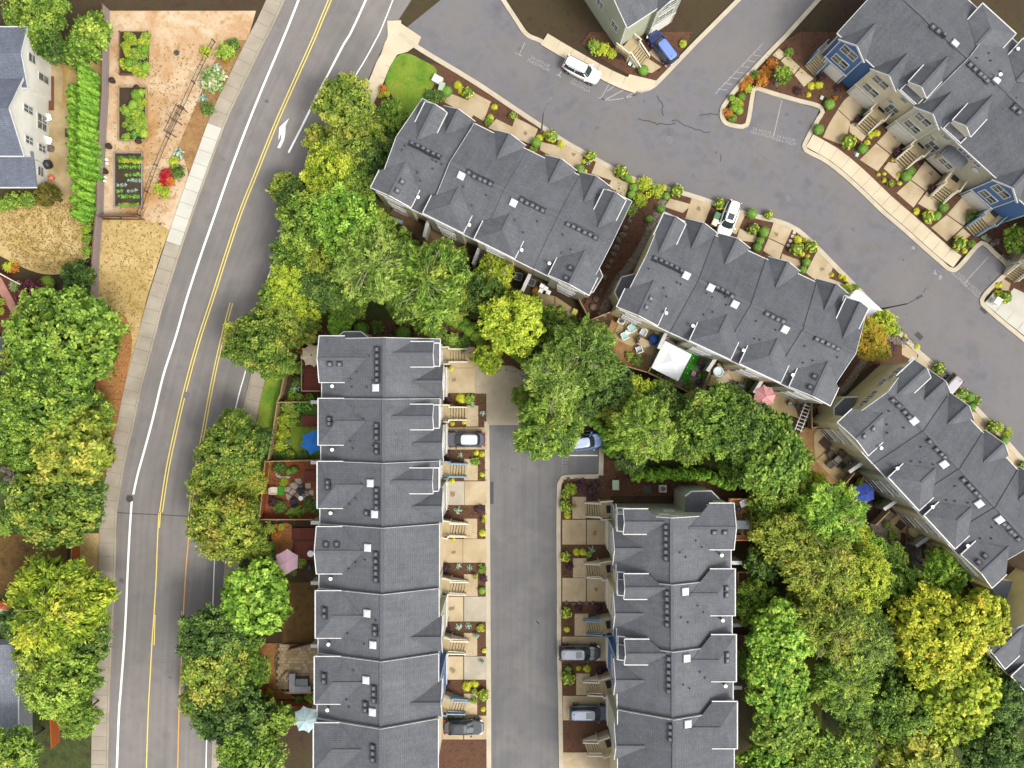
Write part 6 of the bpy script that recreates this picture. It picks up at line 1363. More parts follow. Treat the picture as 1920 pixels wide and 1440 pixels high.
fence([(1513,757),(1514,800)], 1.5, M_tanb, 'tan fence beside the white trellis', .19); fence([(1514,801),(1546,795)], 1.5, M_tanb, 'tan fence above the dining patio', .19)
fence([(1592,885),(1575,905)], 1.5, M_tanb, 'fence between the dining patio and the blue parasol', .19); fence([(1657,955),(1632,980)], 1.5, M_tanb, 'fence between the blue parasol and the gravel yard', .19); fence([(1717,1024),(1690,1000),(1688,1030)], 1.3, M_brownb, 'brown fence round the covered grill patio', .19)
# wing walls with white caps between the back yards
def wing(T, a, b, h=2.3, m='green'):
    L = T[1]; p, q = L(a[0],a[1],h), L(b[0],b[1],h); g = G(); g.bar((p.x,p.y,h/2),(q.x,q.y,h/2),.28,h); o = g.obj('wing_wall', WALLS[m], T[0], uv=True); G().bar((p.x,p.y,h+.05),(q.x,q.y,h+.05),.4,.1).obj('wall_cap', M_trim, o)
for y in (754,867,980,1093,1211,1332): wing(A_, (604,y), (583,y), 3.2, 'taupe')
for y in (1055,1172,1289): wing(B_, (1372,y), (1391,y), 3.0, 'taupe')
for a, b in (((806,402),(795,445)),((899,465),(887,496)),((994,514),(979,546))): wing(C_, a, b)
for a, b in (((1250,622),(1235,654)),((1345,667),(1326,696)),((1437,700),(1414,737))): wing(D_, a, b)
for a, b in (((1625,862),(1592,885)),((1688,934),(1657,955)),((1750,1001),(1717,1024))): wing(E_, a, b)

# ---------------------------------------------------------------- decks, patios and yard ground
M_deck = mat('red_deck', '#6f3a30', '#8a4c3e', scale=2, fine=18, fine_amt=.2); M_wood = mat('pine_deck', '#b87c48', '#cc9460', scale=2, fine=18, fine_amt=.15)
def deck(px, z, m, label, along=(0,1), step=.17, posts=False, border=None):
    """deck: every board its own piece, clipped to the rectangle px = (x0,y0,x1,y1)"""
    x0,y0,x1,y1 = px; a, b = P(x0,y1,z), P(x1,y0,z); t = thing('deck', label, 'deck', (a.x,a.y,0), 0, 'timber decks behind the houses'); w, d = b.x-a.x, b.y-a.y
    G().box(.02,w-.02,.02,d-.02,z-.25,z-.035).obj('deck_frame', M_brownb, t)
    if along[0]:
        n = round(d/step); me = shared(('dk',m.name,round(w,2)), lambda: G().box(0,w,-step/2+.008,step/2-.008,-.03,0).mesh('deck_board', m))
        for k in range(n): link('deck_board', me, t, (0,(k+.5)*d/n,z+RNG.uniform(-.004,.004)))
    else:
        n = round(w/step); me = shared(('dv',m.name,round(d,2)), lambda: G().box(-step/2+.008,step/2-.008,0,d,-.03,0).mesh('deck_board', m))
        for k in range(n): link('deck_board', me, t, ((k+.5)*w/n,0,z+RNG.uniform(-.004,.004)))
    if border:
        for k, (p, q) in enumerate((((0,0),(0,d)),((0,d),(w,d)),((0,0),(w,0)),((w,0),(w,d)))[:border]):
            G().bar((p[0],p[1],z+.9),(q[0],q[1],z+.9),.13,.06).obj('top_rail', m if posts else M_tanb, t)
            n = max(2, int(math.dist(p,q)/.22)); g = G()
            for j in range(n+1): f = j/n; g.bar((p[0]+(q[0]-p[0])*f,p[1]+(q[1]-p[1])*f,z-.1),(p[0]+(q[0]-p[0])*f,p[1]+(q[1]-p[1])*f,z+.87),.05)
            g.obj('balusters', m if posts else M_tanb, t)['kind'] = 'stuff'
    return t
deck((569,661,604,733), .6, M_deck, 'red deck under the beige parasol', border=3); deck((566,780,604,800), .4, M_deck, 'red deck steps beside the blue parasol'); deck((570,882,604,902), .4, M_deck, 'red deck steps beside the flagstones')
deck((547,990,600,1012), .3, M_deck, 'upper red deck above the pink parasol', (1,0)); deck((550,1013,600,1050), .2, M_deck, 'lower red deck beside the pink parasol')
deck((1366,934,1404,1010), 3.2, M_wood, 'raised pine balcony on the back of the short terrace', posts=True, border=4); deck((1380,1070,1404,1140), 1.2, M_brownb, 'dark deck behind the second short terrace house', border=4); deck((1384,1190,1406,1258), .6, M_brownb, 'dark deck behind the third short terrace house')
deck((1735,1010,1775,1050), .4, M_tanb, 'tan deck behind the lowest lower right house', (1,0))
def yard(px, z, m, name='yard_ground', smooth=0): return sheet(name, px, z, m, smooth=smooth)
yard([(553,628),(600,628),(600,752),(528,752),(542,700),(546,668)], .012, M_earth); yard([(527,755),(600,755),(600,860),(511,860),(520,800)], .012, mat('planted_soil','#4a5a20','#5f7426','#3c3a1c',scale=.7,fine=9,fine_amt=.4,bump=.8))
yard([(545,800),(600,800),(600,852),(560,856),(542,830)], .02, M_lawn); yard([(506,864),(600,864),(600,970),(495,970),(499,935)], .012, mat('red_bark','#8a4a2c','#a05a38','#6a4026',scale=1,fine=10,fine_amt=.35,bump=.8))
yard([(495,980),(548,985),(548,1050),(600,1050),(600,1090),(490,1090)], .012, M_earth); yard([(510,984),(546,984),(546,1040),(520,1050),(510,1020)], .02, M_orange, smooth=8)
yard([(530,1092),(600,1092),(600,1205),(530,1205)], .012, M_brown); yard([(478,1206),(530,1206),(515,1245),(520,1290),(560,1310),(482,1312)], .016, M_orange); yard([(560,1310),(592,1290),(592,1320),(482,1316)], .012, M_brown)
yard([(1555,790),(1512,800),(1490,820),(1500,860),(1560,915),(1600,880)], .01, M_verge); yard([(1660,950),(1630,985),(1680,1050),(1740,1080),(1760,1040),(1720,1000)], .01, mat('gravel_yard','#6a6054','#83786a','#5a5148',scale=2,fine=7,fine_amt=.4,bump=1))
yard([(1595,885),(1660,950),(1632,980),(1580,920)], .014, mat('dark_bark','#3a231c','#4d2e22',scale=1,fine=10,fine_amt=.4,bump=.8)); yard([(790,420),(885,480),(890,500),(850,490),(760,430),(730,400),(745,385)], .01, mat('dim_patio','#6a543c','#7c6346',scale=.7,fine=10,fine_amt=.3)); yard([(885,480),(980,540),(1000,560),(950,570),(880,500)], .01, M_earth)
yard([(1215,600),(1320,655),(1345,670),(1318,745),(1213,697)], .01, mat('grey_patio','#8f8778','#a39a8a',scale=.8,fine=10,fine_amt=.15)); yard([(1150,590),(1200,600),(1245,625),(1212,697),(1160,685),(1130,650)], .008, M_verge); yard([(1345,670),(1440,712),(1415,737),(1400,760),(1318,747)], .01, M_earth); yard([(1440,712),(1520,748),(1515,790),(1440,765),(1410,745)], .01, M_patio)
yard([(60,105),(110,105),(118,140),(116,208),(90,208),(60,200)], .0, M_patio, 'side_patio'); yard([(60,208),(130,208),(155,250),(150,330),(120,375),(78,370)], .002, M_patio, 'side_patio')
yard([(-40,520),(0,500),(97,560),(60,610),(10,650),(-40,650)], .004, mat('red_brown_soil','#5a2f26','#6f3c30',scale=1,fine=10,fine_amt=.35)); yard([(-20,518),(2,520),(40,590),(30,600)], .02, mat('pink_path','#b98470','#cb9884',scale=1,fine=12,fine_amt=.15), 'path')
slab(None, .07, M_patio, 'patio', split=[[(1175,590),(1207,604),(1187,652),(1148,633),(1160,605)], [(1208,604),(1243,622),(1222,668),(1188,653)]])
slab(None, .07, M_patio, 'patio', split=[[(1347,678),(1400,703),(1380,745),(1325,722)], [(1401,703),(1432,716),(1410,745),(1381,745)]])
slab(None, .07, M_patio, 'patio', split=[[(1525,813),(1536,800),(1575,828),(1552,842),(1527,862)], [(1552,843),(1576,829),(1612,865),(1570,905),(1528,864)]]); slab([(1690,960),(1735,1000),(1700,1020),(1675,1005),(1655,985)], .07, M_patio, 'patio')
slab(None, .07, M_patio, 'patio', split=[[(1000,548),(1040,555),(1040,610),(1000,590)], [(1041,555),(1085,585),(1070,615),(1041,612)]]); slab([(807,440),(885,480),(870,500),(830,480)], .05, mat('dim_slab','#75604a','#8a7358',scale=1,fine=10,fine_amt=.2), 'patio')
g0 = [(519,1207),(600,1207),(600,1270),(520,1290),(514,1245)]
sheet('patio', g0, .04, M_joint)
for j in range(14):
    for i in range(13):
        x, y = 518+i*6.2+(j%2)*3.1, 1208+j*6
        if x < 518 + max(0, (1245-y)*.02) or x > 596: continue
        q = [(x+.2,y+.2),(x+5.9,y+.2),(x+5.9,y+5.7),(x+.2,y+5.7)]; me = shared(('pav',RNG.randint(0,2)), lambda: G().box(-.18,.18,-.175,.175,0,.03).mesh('paver', RNG.choice([M_patio,M_drive,M_tanb])))
        link('paver', me, None, P(x+3,y+3,.045+RNG.uniform(0,.006)), RNG.uniform(-.02,.02), 'structure')
# flagstones
fs = thing('flagstone_patio', 'pale irregular flagstones round the dark chairs in the cedar fenced yard', 'flagstones', P(562,920,.02))
fo = P(562,920,0)
M_flag = mat('flagstone','#b4ac9e','#c8c0b4',scale=2,fine=14,fine_amt=.12)
for q in ([(553,898),(563,897),(568,903),(563,909),(555,905)],[(544,908),(552,904),(561,911),(554,918),(545,913)],[(534,914),(543,912),(546,915),(541,923),(534,921)],[(543,922),(549,916),(556,921),(551,928),(543,926)],[(536,925),(542,927),(547,930),(542,938),(538,936)],[(553,929),(559,922),(562,930),(558,934)],[(572,906),(583,906),(583,915),(573,916)],[(576,919),(588,919),(588,930),(580,926)],[(568,921),(575,920),(580,929),(570,934),(565,926)],[(561,911),(569,910),(568,916),(562,915)],[(584,932),(590,932),(590,940),(584,940)]):
    p = [v-fo for v in G2(q)]; G().prism([(v.x,v.y) for v in p], 0, .05+RNG.uniform(0,.02)).obj('flagstone', M_flag, fs)
# small white stones, stream gravel and boulders
M_stone = mat('river_stone','#8d8072','#a89c8c',scale=3,fine=14,fine_amt=.2); M_wst = mat('white_stone','#cfc4b0','#e4dccb',scale=3,fine=14,fine_amt=.1); M_boul = mat('boulder','#6e6258','#8a7d70',scale=1.5,fine=8,fine_amt=.3)
def pebbles(name, px, w, n, r, m, label, cat):
    pts = [P(x,y) for x,y in smooth_line(px, 4)]; g = G(); g2 = G(); strip(g2, pts, -w/2, w/2, .075); g2.obj('gravel', mat('stream_gravel','#6a6055','#7d7266',scale=3,fine=8,fine_amt=.4,bump=1), kind='stuff')
    for _ in range(n):
        i = RNG.randrange(len(pts)-1); p = pts[i].lerp(pts[i+1], RNG.random()); d = (pts[i+1]-pts[i]).normalized(); o = RNG.triangular(-w/2,w/2,0); q = r*RNG.uniform(.6,1.4)
        g.blob((p.x-d.y*o,p.y+d.x*o,.09), q, q*.6, RNG.random()*50, .4, 6, 4)
    o = g.obj(name, m, kind='stuff', smooth=True); o['label'] = label; return o
pebbles('pebbles', [(1247,376),(1238,388),(1228,412),(1215,440),(1200,470),(1180,500),(1160,525),(1147,548),(1136,575),(1128,592)], 1.1, 1400, .075, M_stone, 'grey river stones lining the dry stream between two terraces', 'stones')
pebbles('pebbles', [(1712,645),(1690,640),(1668,638),(1640,650),(1610,690),(1585,725),(1560,745)], .9, 900, .07, M_stone, 'grey stones beside the orange tree', 'stones')
pebbles('pebbles', [(1925,430),(1905,470),(1890,490),(1875,480)], .9, 250, .07, M_stone, 'grey stones by the last blue house', 'stones')
pebbles('pebbles', [(517,888),(524,893),(533,895),(543,895)], .35, 90, .08, M_wst, 'white pebbles by the flagstone yard', 'stones')
def rock(px, py, r, label, m=M_boul):
    o = G().blob((0,0,0), r, r*.75, RNG.random()*60, .7, 9, 6).obj('boulder', m, None, P(px,py,.1+r*.2), RNG.uniform(0,6)); tag(o, label, 'boulder', 'boulders set in the beds')
for x, y in ((1196,380),(1190,390),(1185,402),(1180,415),(1172,428),(1168,440),(1160,450),(1155,465),(1150,475),(1146,490),(1140,500),(1134,520),(1126,545),(1118,560),(1112,575)): rock(x, y, RNG.uniform(.22,.4), 'brown boulder edging the dry stream between the upper and middle terraces')
for x, y in ((1852,448),(1862,456),(1870,452)): rock(x, y, .35, 'brown boulder below the last blue house steps')
for x, y in ((8,880),(20,886),(30,895),(14,900),(38,880),(70,893),(25,905)): rock(x, y, RNG.uniform(.35,.6), 'grey boulder in the rockery at the left edge')
for x, y in ((1062,1130),(1075,1131),(1087,1130),(1100,1131),(1112,1130),(1125,1132),(1066,898),(1080,899),(1092,898)): rock(x, y, .22, 'brown stone edging a short terrace bed')
for x, y, r in ((1688,620,.3),(1695,636,.3),(1455,158,.25),(1700,637,.2)): rock(x, y, r, 'pale stone in a roadside bed')
for x, y in ((1489,436),(1486,443),(1482,452),(1478,460)): o = G().lathe([(.2,0),(.2,.04),(.17,.05)],10).obj('stepping_stone', M_wst, loc=P(x,y,.062)); tag(o,'round pale stepping stone beside the middle terrace driveway','stepping stone','round stepping stones by the driveway')
# ---------------------------------------------------------------- parasols, furniture and small yard things
def parasol(px, py, r_px, n, m, label, h=2.5, rot=0.0, scallop=.12, finial=None):
    r = r_px*(H-h)/F; p = P(px, py, h); p.z = 0; t = thing('parasol', label, 'parasol', p, rot, 'parasols in the back yards')
    G().tube([(0,0,0),(0,0,h+.32)], .03, 8).obj('pole', M_steel, t); G().lathe([(.3,0),(.3,.08),(.1,.12)], 10).obj('base', M_black, t)
    for k in range(n):      # each cloth panel of its own
        a0, a1 = 2*pi*k/n, 2*pi*(k+1)/n; rows = []; g = G()
        for f in (0.03, .35, .7, 1.0):
            row = []
            for j in range(5):
                s = j/4; a = a0 + (a1-a0)*s; e = math.cos(pi/n)/math.cos(a-(a0+a1)/2)*f if True else f
                sag = 1 - scallop*4*s*(1-s)*f; row.append((math.cos(a)*r*e*sag, math.sin(a)*r*e*sag, h + .42*(1-f) - .06*4*s*(1-s)*f))
            rows.append(row)
        vs = [v for rw in rows for v in rw]; g.add(vs, [(i*5+j, (i+1)*5+j, (i+1)*5+j+1, i*5+j+1) for i in range(3) for j in range(4)])
        g.obj('canopy_panel', m[k % len(m)] if isinstance(m, list) else m, t)
        G().bar((math.cos(a0)*.05,math.sin(a0)*.05,h+.36),(math.cos(a0)*r*.97,math.sin(a0)*r*.97,h-.03),.02).obj('rib', M_steel, t)
    G().lathe([(.1,h+.36),(.08,h+.44),(.02,h+.5)], 8).obj('finial', finial or (m[0] if isinstance(m, list) else m), t); return t
def cloth(n, c, k=.6): return mat(n, c, c, scale=2, fine=30, fine_amt=.05, k=k, rough=.85, bump=.15)
parasol(585,666,23,8,cloth('beige_cloth','#cdbca0'),'beige eight sided parasol on the red deck',2.6,.2,.16,M_black)
parasol(586,829,24,6,cloth('blue_cloth','#2f78c8'),'bright blue parasol over the little lawn',2.5,.35)
parasol(538,1053,24,6,cloth('pink_cloth','#dcb4c4'),'pink six sided parasol beside the lower red deck',2.5,.5,.05)
parasol(574,1349,26,8,cloth('pale_teal_cloth','#b4cacb'),'pale teal parasol at the bottom edge',2.5,.2)
parasol(1434,743,21,8,[cloth('rose_cloth','#d88f92'),cloth('rose_pale_cloth','#e2aaa8')],'rose and pale pink striped parasol behind the middle terrace',2.5,.1,.05)
parasol(1622,925,20,6,cloth('royal_blue_cloth','#3c4fa0'),'royal blue six sided parasol behind the lower right terrace',2.5,.5,.02)
# white canopy tent
t = thing('canopy_tent', 'square white canopy tent behind the middle terrace', 'canopy', P(1259,677,2.2)*1.0, math.radians(-27)); t.location.z = 0
M_tent = cloth('tent_cloth','#eaeeee',.72); s = 1.72
for k in range(4):
    a = pi/2*k; R_ = lambda x, y: (x*math.cos(a)-y*math.sin(a), x*math.sin(a)+y*math.cos(a))
    g = G(); pts = []
    for (x, y, z) in ((s,-s,2.2),(s,0,2.17),(s,s,2.2),(s*.52,s*.52,2.5),(s*.5,0,2.5),(s*.52,-s*.52,2.5),(0,0,2.95)): q = R_(x,y); pts.append((q[0],q[1],z))
    g.add(pts, [(0,1,4,5),(1,2,3,4),(5,4,6),(4,3,6)]); g.add([(*R_(s,-s),2.2),(*R_(s,s),2.2),(*R_(s,s),1.98),(*R_(s,-s),1.98)], [(0,1,2,3)]); g.obj('canopy_panel', M_tent, t)
    q = R_(s-.05,s-.05); G().box(q[0]-.03,q[0]+.03,q[1]-.03,q[1]+.03,0,2.2).obj('tent_leg', M_white, t)
# chairs and tables
def chair(px, py, rot, label, fm, cm=None, w=.56, z=.05):
    t = thing('chair', label, 'chair', P(px,py,z), math.radians(rot), 'chairs in the yards and on the patios'); h = w/2
    for x in (-h+.04,h-.04):
        for y in (-h+.04,h-.04): G().box(x-.025,x+.025,y-.025,y+.025,0,.4 if y > 0 else .75).obj('leg', fm, t)
    G().box(-h,h,-h,h,.4,.46).obj('seat', cm or fm, t); G().add([(-h,-h,.46),(h,-h,.46),(h,-h-.14,.95),(-h,-h-.14,.95),(-h,-h+.06,.46),(h,-h+.06,.46),(h,-h-.08,.97),(-h,-h-.08,.97)], [(0,1,2,3),(7,6,5,4),(3,2,6,7),(0,3,7,4),(1,5,6,2)]).obj('backrest', fm, t)
    for x in (-h-.03,h+.03): G().bar((x,-h,.64),(x,h,.64),.07,.04).obj('armrest', fm, t)
def table(px, py, rot, w, d, m, label, round_=False, z=.05, h=.74, rim=False):
    t = thing('table', label, 'table', P(px,py,z), math.radians(rot), 'tables in the yards and on the patios')
    if round_: G().lathe([(w/2-.03,h-.05),(w/2,h-.04),(w/2,h),(.01,h+.005)], 18).obj('table_top', m, t); G().tube([(0,0,0),(0,0,h-.05)], .05, 8).obj('leg', M_black, t)
    else:
        G().box(-w/2,w/2,-d/2,d/2,h-.04,h).obj('table_top', m, t)
        if rim:
            g = G()
            for sx, sy, ex, ey in ((-1,-1,1,-1),(1,-1,1,1),(1,1,-1,1),(-1,1,-1,-1)): g.bar((sx*w/2,sy*d/2,h+.01),(ex*w/2,ey*d/2,h+.01),.08,.05)
            g.obj('rim', M_steel, t)
        for x in (-w/2+.08,w/2-.08):
            for y in (-d/2+.08,d/2-.08): G().box(x-.03,x+.03,y-.03,y+.03,0,h-.04).obj('leg', M_black, t)
M_wch = plain('white_plastic','#f0f0ec',.5,k=.7); M_brch = plain('brown_wicker','#4f3f34',.7); M_grey = plain('grey_stone_top','#8d8a84',.6); M_aqua = plain('aqua_cushion','#a5cfc6',.8); M_navy = plain('navy_cushion','#2c2f42',.8); M_beige = plain('beige_cover','#b8a678',.8); M_ltgrey = plain('pale_grey_cushion','#b9bcc6',.8)
chair(95,223,-70,'white garden chair below the upper white house window',M_wch,w=.7); chair(95,266,-110,'white garden chair beside the stone fire ring',M_wch,w=.7)
chair(1184,616,-60,'white chair with aqua cushion nearest the air conditioner',M_wch,M_aqua,.8); chair(1171,630,-65,'white chair with aqua cushion at the bark end of the patio',M_wch,M_aqua,.75)
chair(1205,624,150,'white framed chair with grey cushion beside the terrace wall',M_wch,M_ltgrey,.65); chair(1197,655,20,'white chair with grey cushion below the wooden table',M_wch,M_ltgrey,.65); chair(1200,637,-60,'dark metal chair left of the wooden table',M_steel,M_black,.6); chair(1213,646,120,'pale chair right of the wooden table',M_steel,M_cream,.55)
table(1204,643,-27,1.1,.9,M_drive,'wooden table with a dark centrepiece behind the middle terrace'); table(1176,623,0,.55,.5,M_wch,'small white table between two aqua cushioned chairs',h=.5)
table(1565,862,45,.95,.95,M_grey,'grey square table on the lower right dining patio')
for (x, y, r, w) in ((1556,851,-45,'upper left'),(1577,850,-135,'upper right'),(1555,870,45,'lower left'),(1576,874,135,'lower right')): chair(x, y, {'upper left':-135,'upper right':135,'lower left':-45,'lower right':45}[w]+180, 'brown wicker chair on the %s side of the grey table' % w, M_brch, None, .75)
chair(516,919,-90,'cream garden chair in front of the green round mat',M_cream,None,.75); chair(567,920,180,'dark chair with navy cushion on the flagstones',M_navy,None,.7); chair(553,941,20,'dark chair below the white round side table',M_navy,None,.7); table(566,933,0,.55,0,M_wch,'white round side table on the flagstones',True,h=.5)
table(585,1044-8,0,.75,0,M_wch,'white round table at the edge of the lower red deck',True,.2)
table(900,481,-27,1.1,1.0,mat('grey_cover','#a39b88','#b2aa98',scale=2),'table under a stone coloured cover behind the upper terrace'); table(918,491,0,.6,0,M_cream,'small cream round stool behind the upper terrace',True,h=.5)
table(972,520,-15,.85,.85,M_black,'square dark grey fire table behind the upper terrace', rim=True); table(997,531,-20,.75,.75,M_black,'square dark table beside the white wall cap', rim=True)
for x, y in ((1016,537),(1023,542),(1014,546),(1028,549)): table(x, y, -27, .5, .5, M_wch, 'small square white stool on the upper terrace patio', h=.45)
table(1389,982,0,1.5,.95,plain('pale_glass_top','#b4bcc0',.2),'pale glass table on the pine balcony',z=3.25); chair(1392,943,200,'white lounge chair in the corner of the pine balcony',M_wch,None,.7,3.25)
for dx_, dy_ in ((-7,-13),(8,-13),(-7,13),(8,13)): chair(1389+dx_,982+dy_,0 if dy_ > 0 else 180,'brown chair at the glass table on the pine balcony',M_brch,None,.5,3.25)
def simple(name, g, m, px, py, z, rot, label, cat, group=None):
    o = g.obj(name, m, None, P(px,py,z), math.radians(rot)); return tag(o, label, cat, group)
simple('storage_chest', G().box(-.4,.4,-.45,.45,0,.5).box(-.42,.42,-.47,.47,.5,.58), plain('blue_plastic','#5872b8',.5), 952, 503, .03, -20, 'blue storage chest under the upper terrace eave', 'storage chest')
simple('bench', G().box(-.85,.85,-.22,.22,.4,.46).box(-.8,-.7,-.2,.2,0,.4).box(.7,.8,-.2,.2,0,.4), plain('blue_grey_bench','#8a9aa4',.6), 743, 414, .03, -20, 'blue grey bench left of the upper terrace back yard', 'bench')
simple('covered_dome', G().lathe([(.62,0),(.66,.2),(.6,.5),(.42,.72),(.18,.84),(.02,.86)], 18), plain('blue_cover','#1f5fc0',.3,k=.6), 1225, 637, .06, 0, 'glossy blue domed cover beside the white wall cap', 'cover')
def grill(px, py, rot, m, label, z=.06):
    t = thing('barbecue', label, 'barbecue', P(px,py,z), math.radians(rot), 'barbecues in the yards'); G().box(-.5,.5,-.25,.25,0,.75).obj('cabinet', M_black, t)
    g = G(); g.add([(-.42,-.28,.78),(.42,-.28,.78),(.42,.28,.78),(-.42,.28,.78),(-.4,-.16,1.08),(.4,-.16,1.08),(.4,.2,1.08),(-.4,.2,1.08)], [(0,1,5,4),(1,2,6,5),(2,3,7,6),(3,0,4,7),(4,5,6,7)]); h = g.obj('hood', m, t); G().bar((-.3,-.3,.92),(.3,-.3,.92),.03).obj('handle', M_steel, h)
    for s in (-1,1): G().box(s*.44 if s > 0 else -.78,.78 if s > 0 else -.44,-.22,.22,.74,.78).obj('side_shelf', m, t)
def kettle(px, py, label, m=M_black, z=.06):
    t = thing('kettle_barbecue', label, 'barbecue', P(px,py,z), 0, 'barbecues in the yards'); G().lathe([(.1,.45),(.28,.55),(.34,.75)], 14).obj('bowl', m, t); G().lathe([(.35,.75),(.3,.92),(.15,1.0),(.02,1.02)], 14).obj('lid', m, t)
    for k in range(3): G().tube([(.12*math.cos(2.1*k),.12*math.sin(2.1*k),.5),(.35*math.cos(2.1*k),.35*math.sin(2.1*k),0)], .02, 5).obj('leg', M_steel, t)
grill(1385,723,-20,M_black,'dark gas barbecue beside the pale rug'); kettle(1307,717,'black kettle barbecue in the corner of the canopy yard'); kettle(1591,868,'round steel barbecue on the dining patio',M_steel); kettle(1195,609,'small dark kettle barbecue beside the terrace steps')
kettle(570+13,1060,'small dark kettle barbecue right of the pink parasol'); kettle(1375+6,952,'dark barbecue on the pine balcony',M_black,3.25)
t = thing('barbecue_island', 'L shaped grey barbecue island on the paved patio', 'barbecue island', P(560,1278,.05), 0)
G().box(-.9,1.6,-.95,-.25,0,.85).obj('counter', mat('grey_counter','#9a999c','#acabae',scale=3), t); G().box(-.9,-.2,-.245,1.2,0,.85).obj('counter', MATS['grey_counter'], t); G().box(-.1,1.3,-.15,.65,0,.95).obj('barbecue_hood', plain('steel_hood','#6c7272',.4,.5), t)
G().tube([(-1.5,-.9,.25),(-1.9,.6,.25),(-1.2,1.3,.25)], .12, 6).obj('bench', M_tanb, t); G().bar((-1.6,-1.15,.3),(1.7,-1.15,.3),.25,.3).obj('bench', M_tanb, t)
simple('folded_parasol', G().tube([(0,0,.1),(.9,.8,.25)], [.05,.16], 7), cloth('lilac_cloth','#c4b8c8'), 537, 1276, .05, 0, 'folded lilac parasol lying by the barbecue island', 'parasol'); simple('watering_can', G().lathe([(.16,0),(.15,.28)],10).tube([(.1,0,.1),(.36,0,.32)],.03,5), plain('yellow_can','#d8b84a',.5), 533,1281,.05,0,'yellow watering can by the barbecue island','watering can')
def acunit(px, py, rot, label):
    t = thing('air_conditioner', label, 'air conditioner', P(px,py,.06), math.radians(rot), 'air conditioners beside the terraces'); G().box(-.42,.42,-.42,.42,0,.75).obj('housing', M_cream, t); G().lathe([(.34,.752),(.34,.77),(.3,.77)],16).obj('fan_ring', M_steel, t); G().lathe([(.29,.753),(.29,.76)],16).obj('fan_well', M_black, t)
    for k in range(3): G().bar((0,0,.765),(.27*math.cos(2.1*k),.27*math.sin(2.1*k),.765),.12,.01).obj('fan_blade', M_steel, t)
acunit(1241,915,0,'air conditioner on the bark north of the short terrace'); acunit(1164,602,-27,'air conditioner in the corner of the middle terrace patio'); acunit(80,127,0,'grey air conditioner beside the upper wall of the white house')
simple('utility_box', G().box(-.35,.35,-.55,.55,0,.7).box(-.38,.38,-.58,.58,.7,.78), plain('sage_box','#a9b89e',.5), 1153,908,.06,0,'pale green utility box north of the short terrace','utility box','utility boxes in the beds')
simple('ground_vent', G().box(-.48,.48,-.42,.42,0,.06), plain('green_grate','#3c4a3a',.7), 1213,917,.05,0,'dark green ground grate north of the short terrace','ground grate')
simple('utility_box', G().box(-.55,.55,-.4,.4,0,.6).box(-.58,.58,-.43,.43,.6,.66), plain('pale_box','#d6d6d0',.5), 821,152,.07,-28,'pale utility cabinet beside the corner lawn','utility box','utility boxes in the beds'); simple('utility_box', G().box(-.3,.3,-.45,.45,0,.7).box(-.33,.33,-.48,.48,.7,.77), MATS['sage_box'], 829,166,.07,-15,'pale green utility box below the pale cabinet','utility box','utility boxes in the beds')
for x, y, lb in ((1540,184,'small green box in the bed above the round shrub'),(1606,291,'small green box before the tan house driveway'),(1181,120,'white box lid left of its pair at the top edge bed'),(1189,124,'pale green box lid beside the top edge steps'),(1511,462,'small green box among the middle terrace shrubs'),(1890,492,'small green box by the right edge steps')):
    simple('meter_box', G().box(-.16,.16,-.2,.2,0,.16).box(-.18,.18,-.22,.22,.16,.2), plain('mint_box','#b9d2bc',.5) if 'white' not in lb else M_wch, x, y, .07, -25, lb, 'meter box', 'small meter boxes in the beds')
def wheelie(px, py, rot, m, label):
    t = thing('wheeled_bin', label, 'wheeled bin', P(px,py,.1), math.radians(rot), 'wheeled bins'); G().add([(-.24,-.28,0),(.24,-.28,0),(.24,.28,0),(-.24,.28,0),(-.3,-.36,1.0),(.3,-.36,1.0),(.3,.36,1.0),(-.3,.36,1.0)], [(0,1,5,4),(1,2,6,5),(2,3,7,6),(3,0,4,7),(4,5,6,7)]).obj('bin_body', m, t); G().box(-.32,.32,-.4,.4,1.0,1.07).obj('lid', m, t)
wheelie(1341,408,-25,plain('green_bin','#4f7a54',.5),'green wheeled bin beside the white car driveway'); wheelie(1337,420,-25,M_cream,'cream wheeled bin beside the white car driveway'); wheelie(1862,566,-35,M_wch,'white wheeled bin beside the right hand parking bay')
simple('doormat', G().box(-.7,.7,-.55,.55,0,.02), plain('brown_mat','#4d3a2e',.95), 1548, 831, .085, -45, 'dark brown mat on the dining patio', 'mat'); simple('doormat', G().box(-.5,.5,-.45,.45,0,.02), MATS['brown_mat'], 1688, 985, .085, -40, 'dark brown mat on the covered grill patio', 'mat'); simple('doormat', G().box(-.5,.5,-.5,.5,0,.02), plain('charcoal_mat','#3f3a36',.95), 130, 249, .01, 0, 'charcoal mat beside the cypress hedge', 'mat')
simple('rug', G().box(-1.2,1.2,-.8,.8,0,.015), cloth('pale_rug','#d4bfa4'), 1363, 722, .085, -62, 'pale pink beige rug behind the middle terrace', 'rug'); simple('runner_mat', G().box(-.4,.4,-2.0,2.0,0,.02), plain('brown_runner','#6b4430',.95), 95, 175, .006, 0, 'long brown mat beside the white house', 'mat')
simple('turf_rug', G().box(-.9,.9,-1.9,1.9,0,.03), M_turf, 1291, 684, .03, -27, 'bright green turf rug beside the white canopy', 'turf rug')
simple('turf_rug', G().lathe([(.55,0),(.55,.03),(.5,.035)],18), M_turf, 526, 920, .03, 0, 'round green turf mat in the cedar fenced yard', 'turf rug')
for i in range(16): simple('toy_ball', G().blob((0,0,.05),.06,.05,1,.0,6,4), M_wch, 1291+RNG.uniform(-9,9), 684+RNG.uniform(-22,22), .06, 0, 'tiny white toy scattered on the bright green turf rug', 'toy', 'white toys on the turf rug')
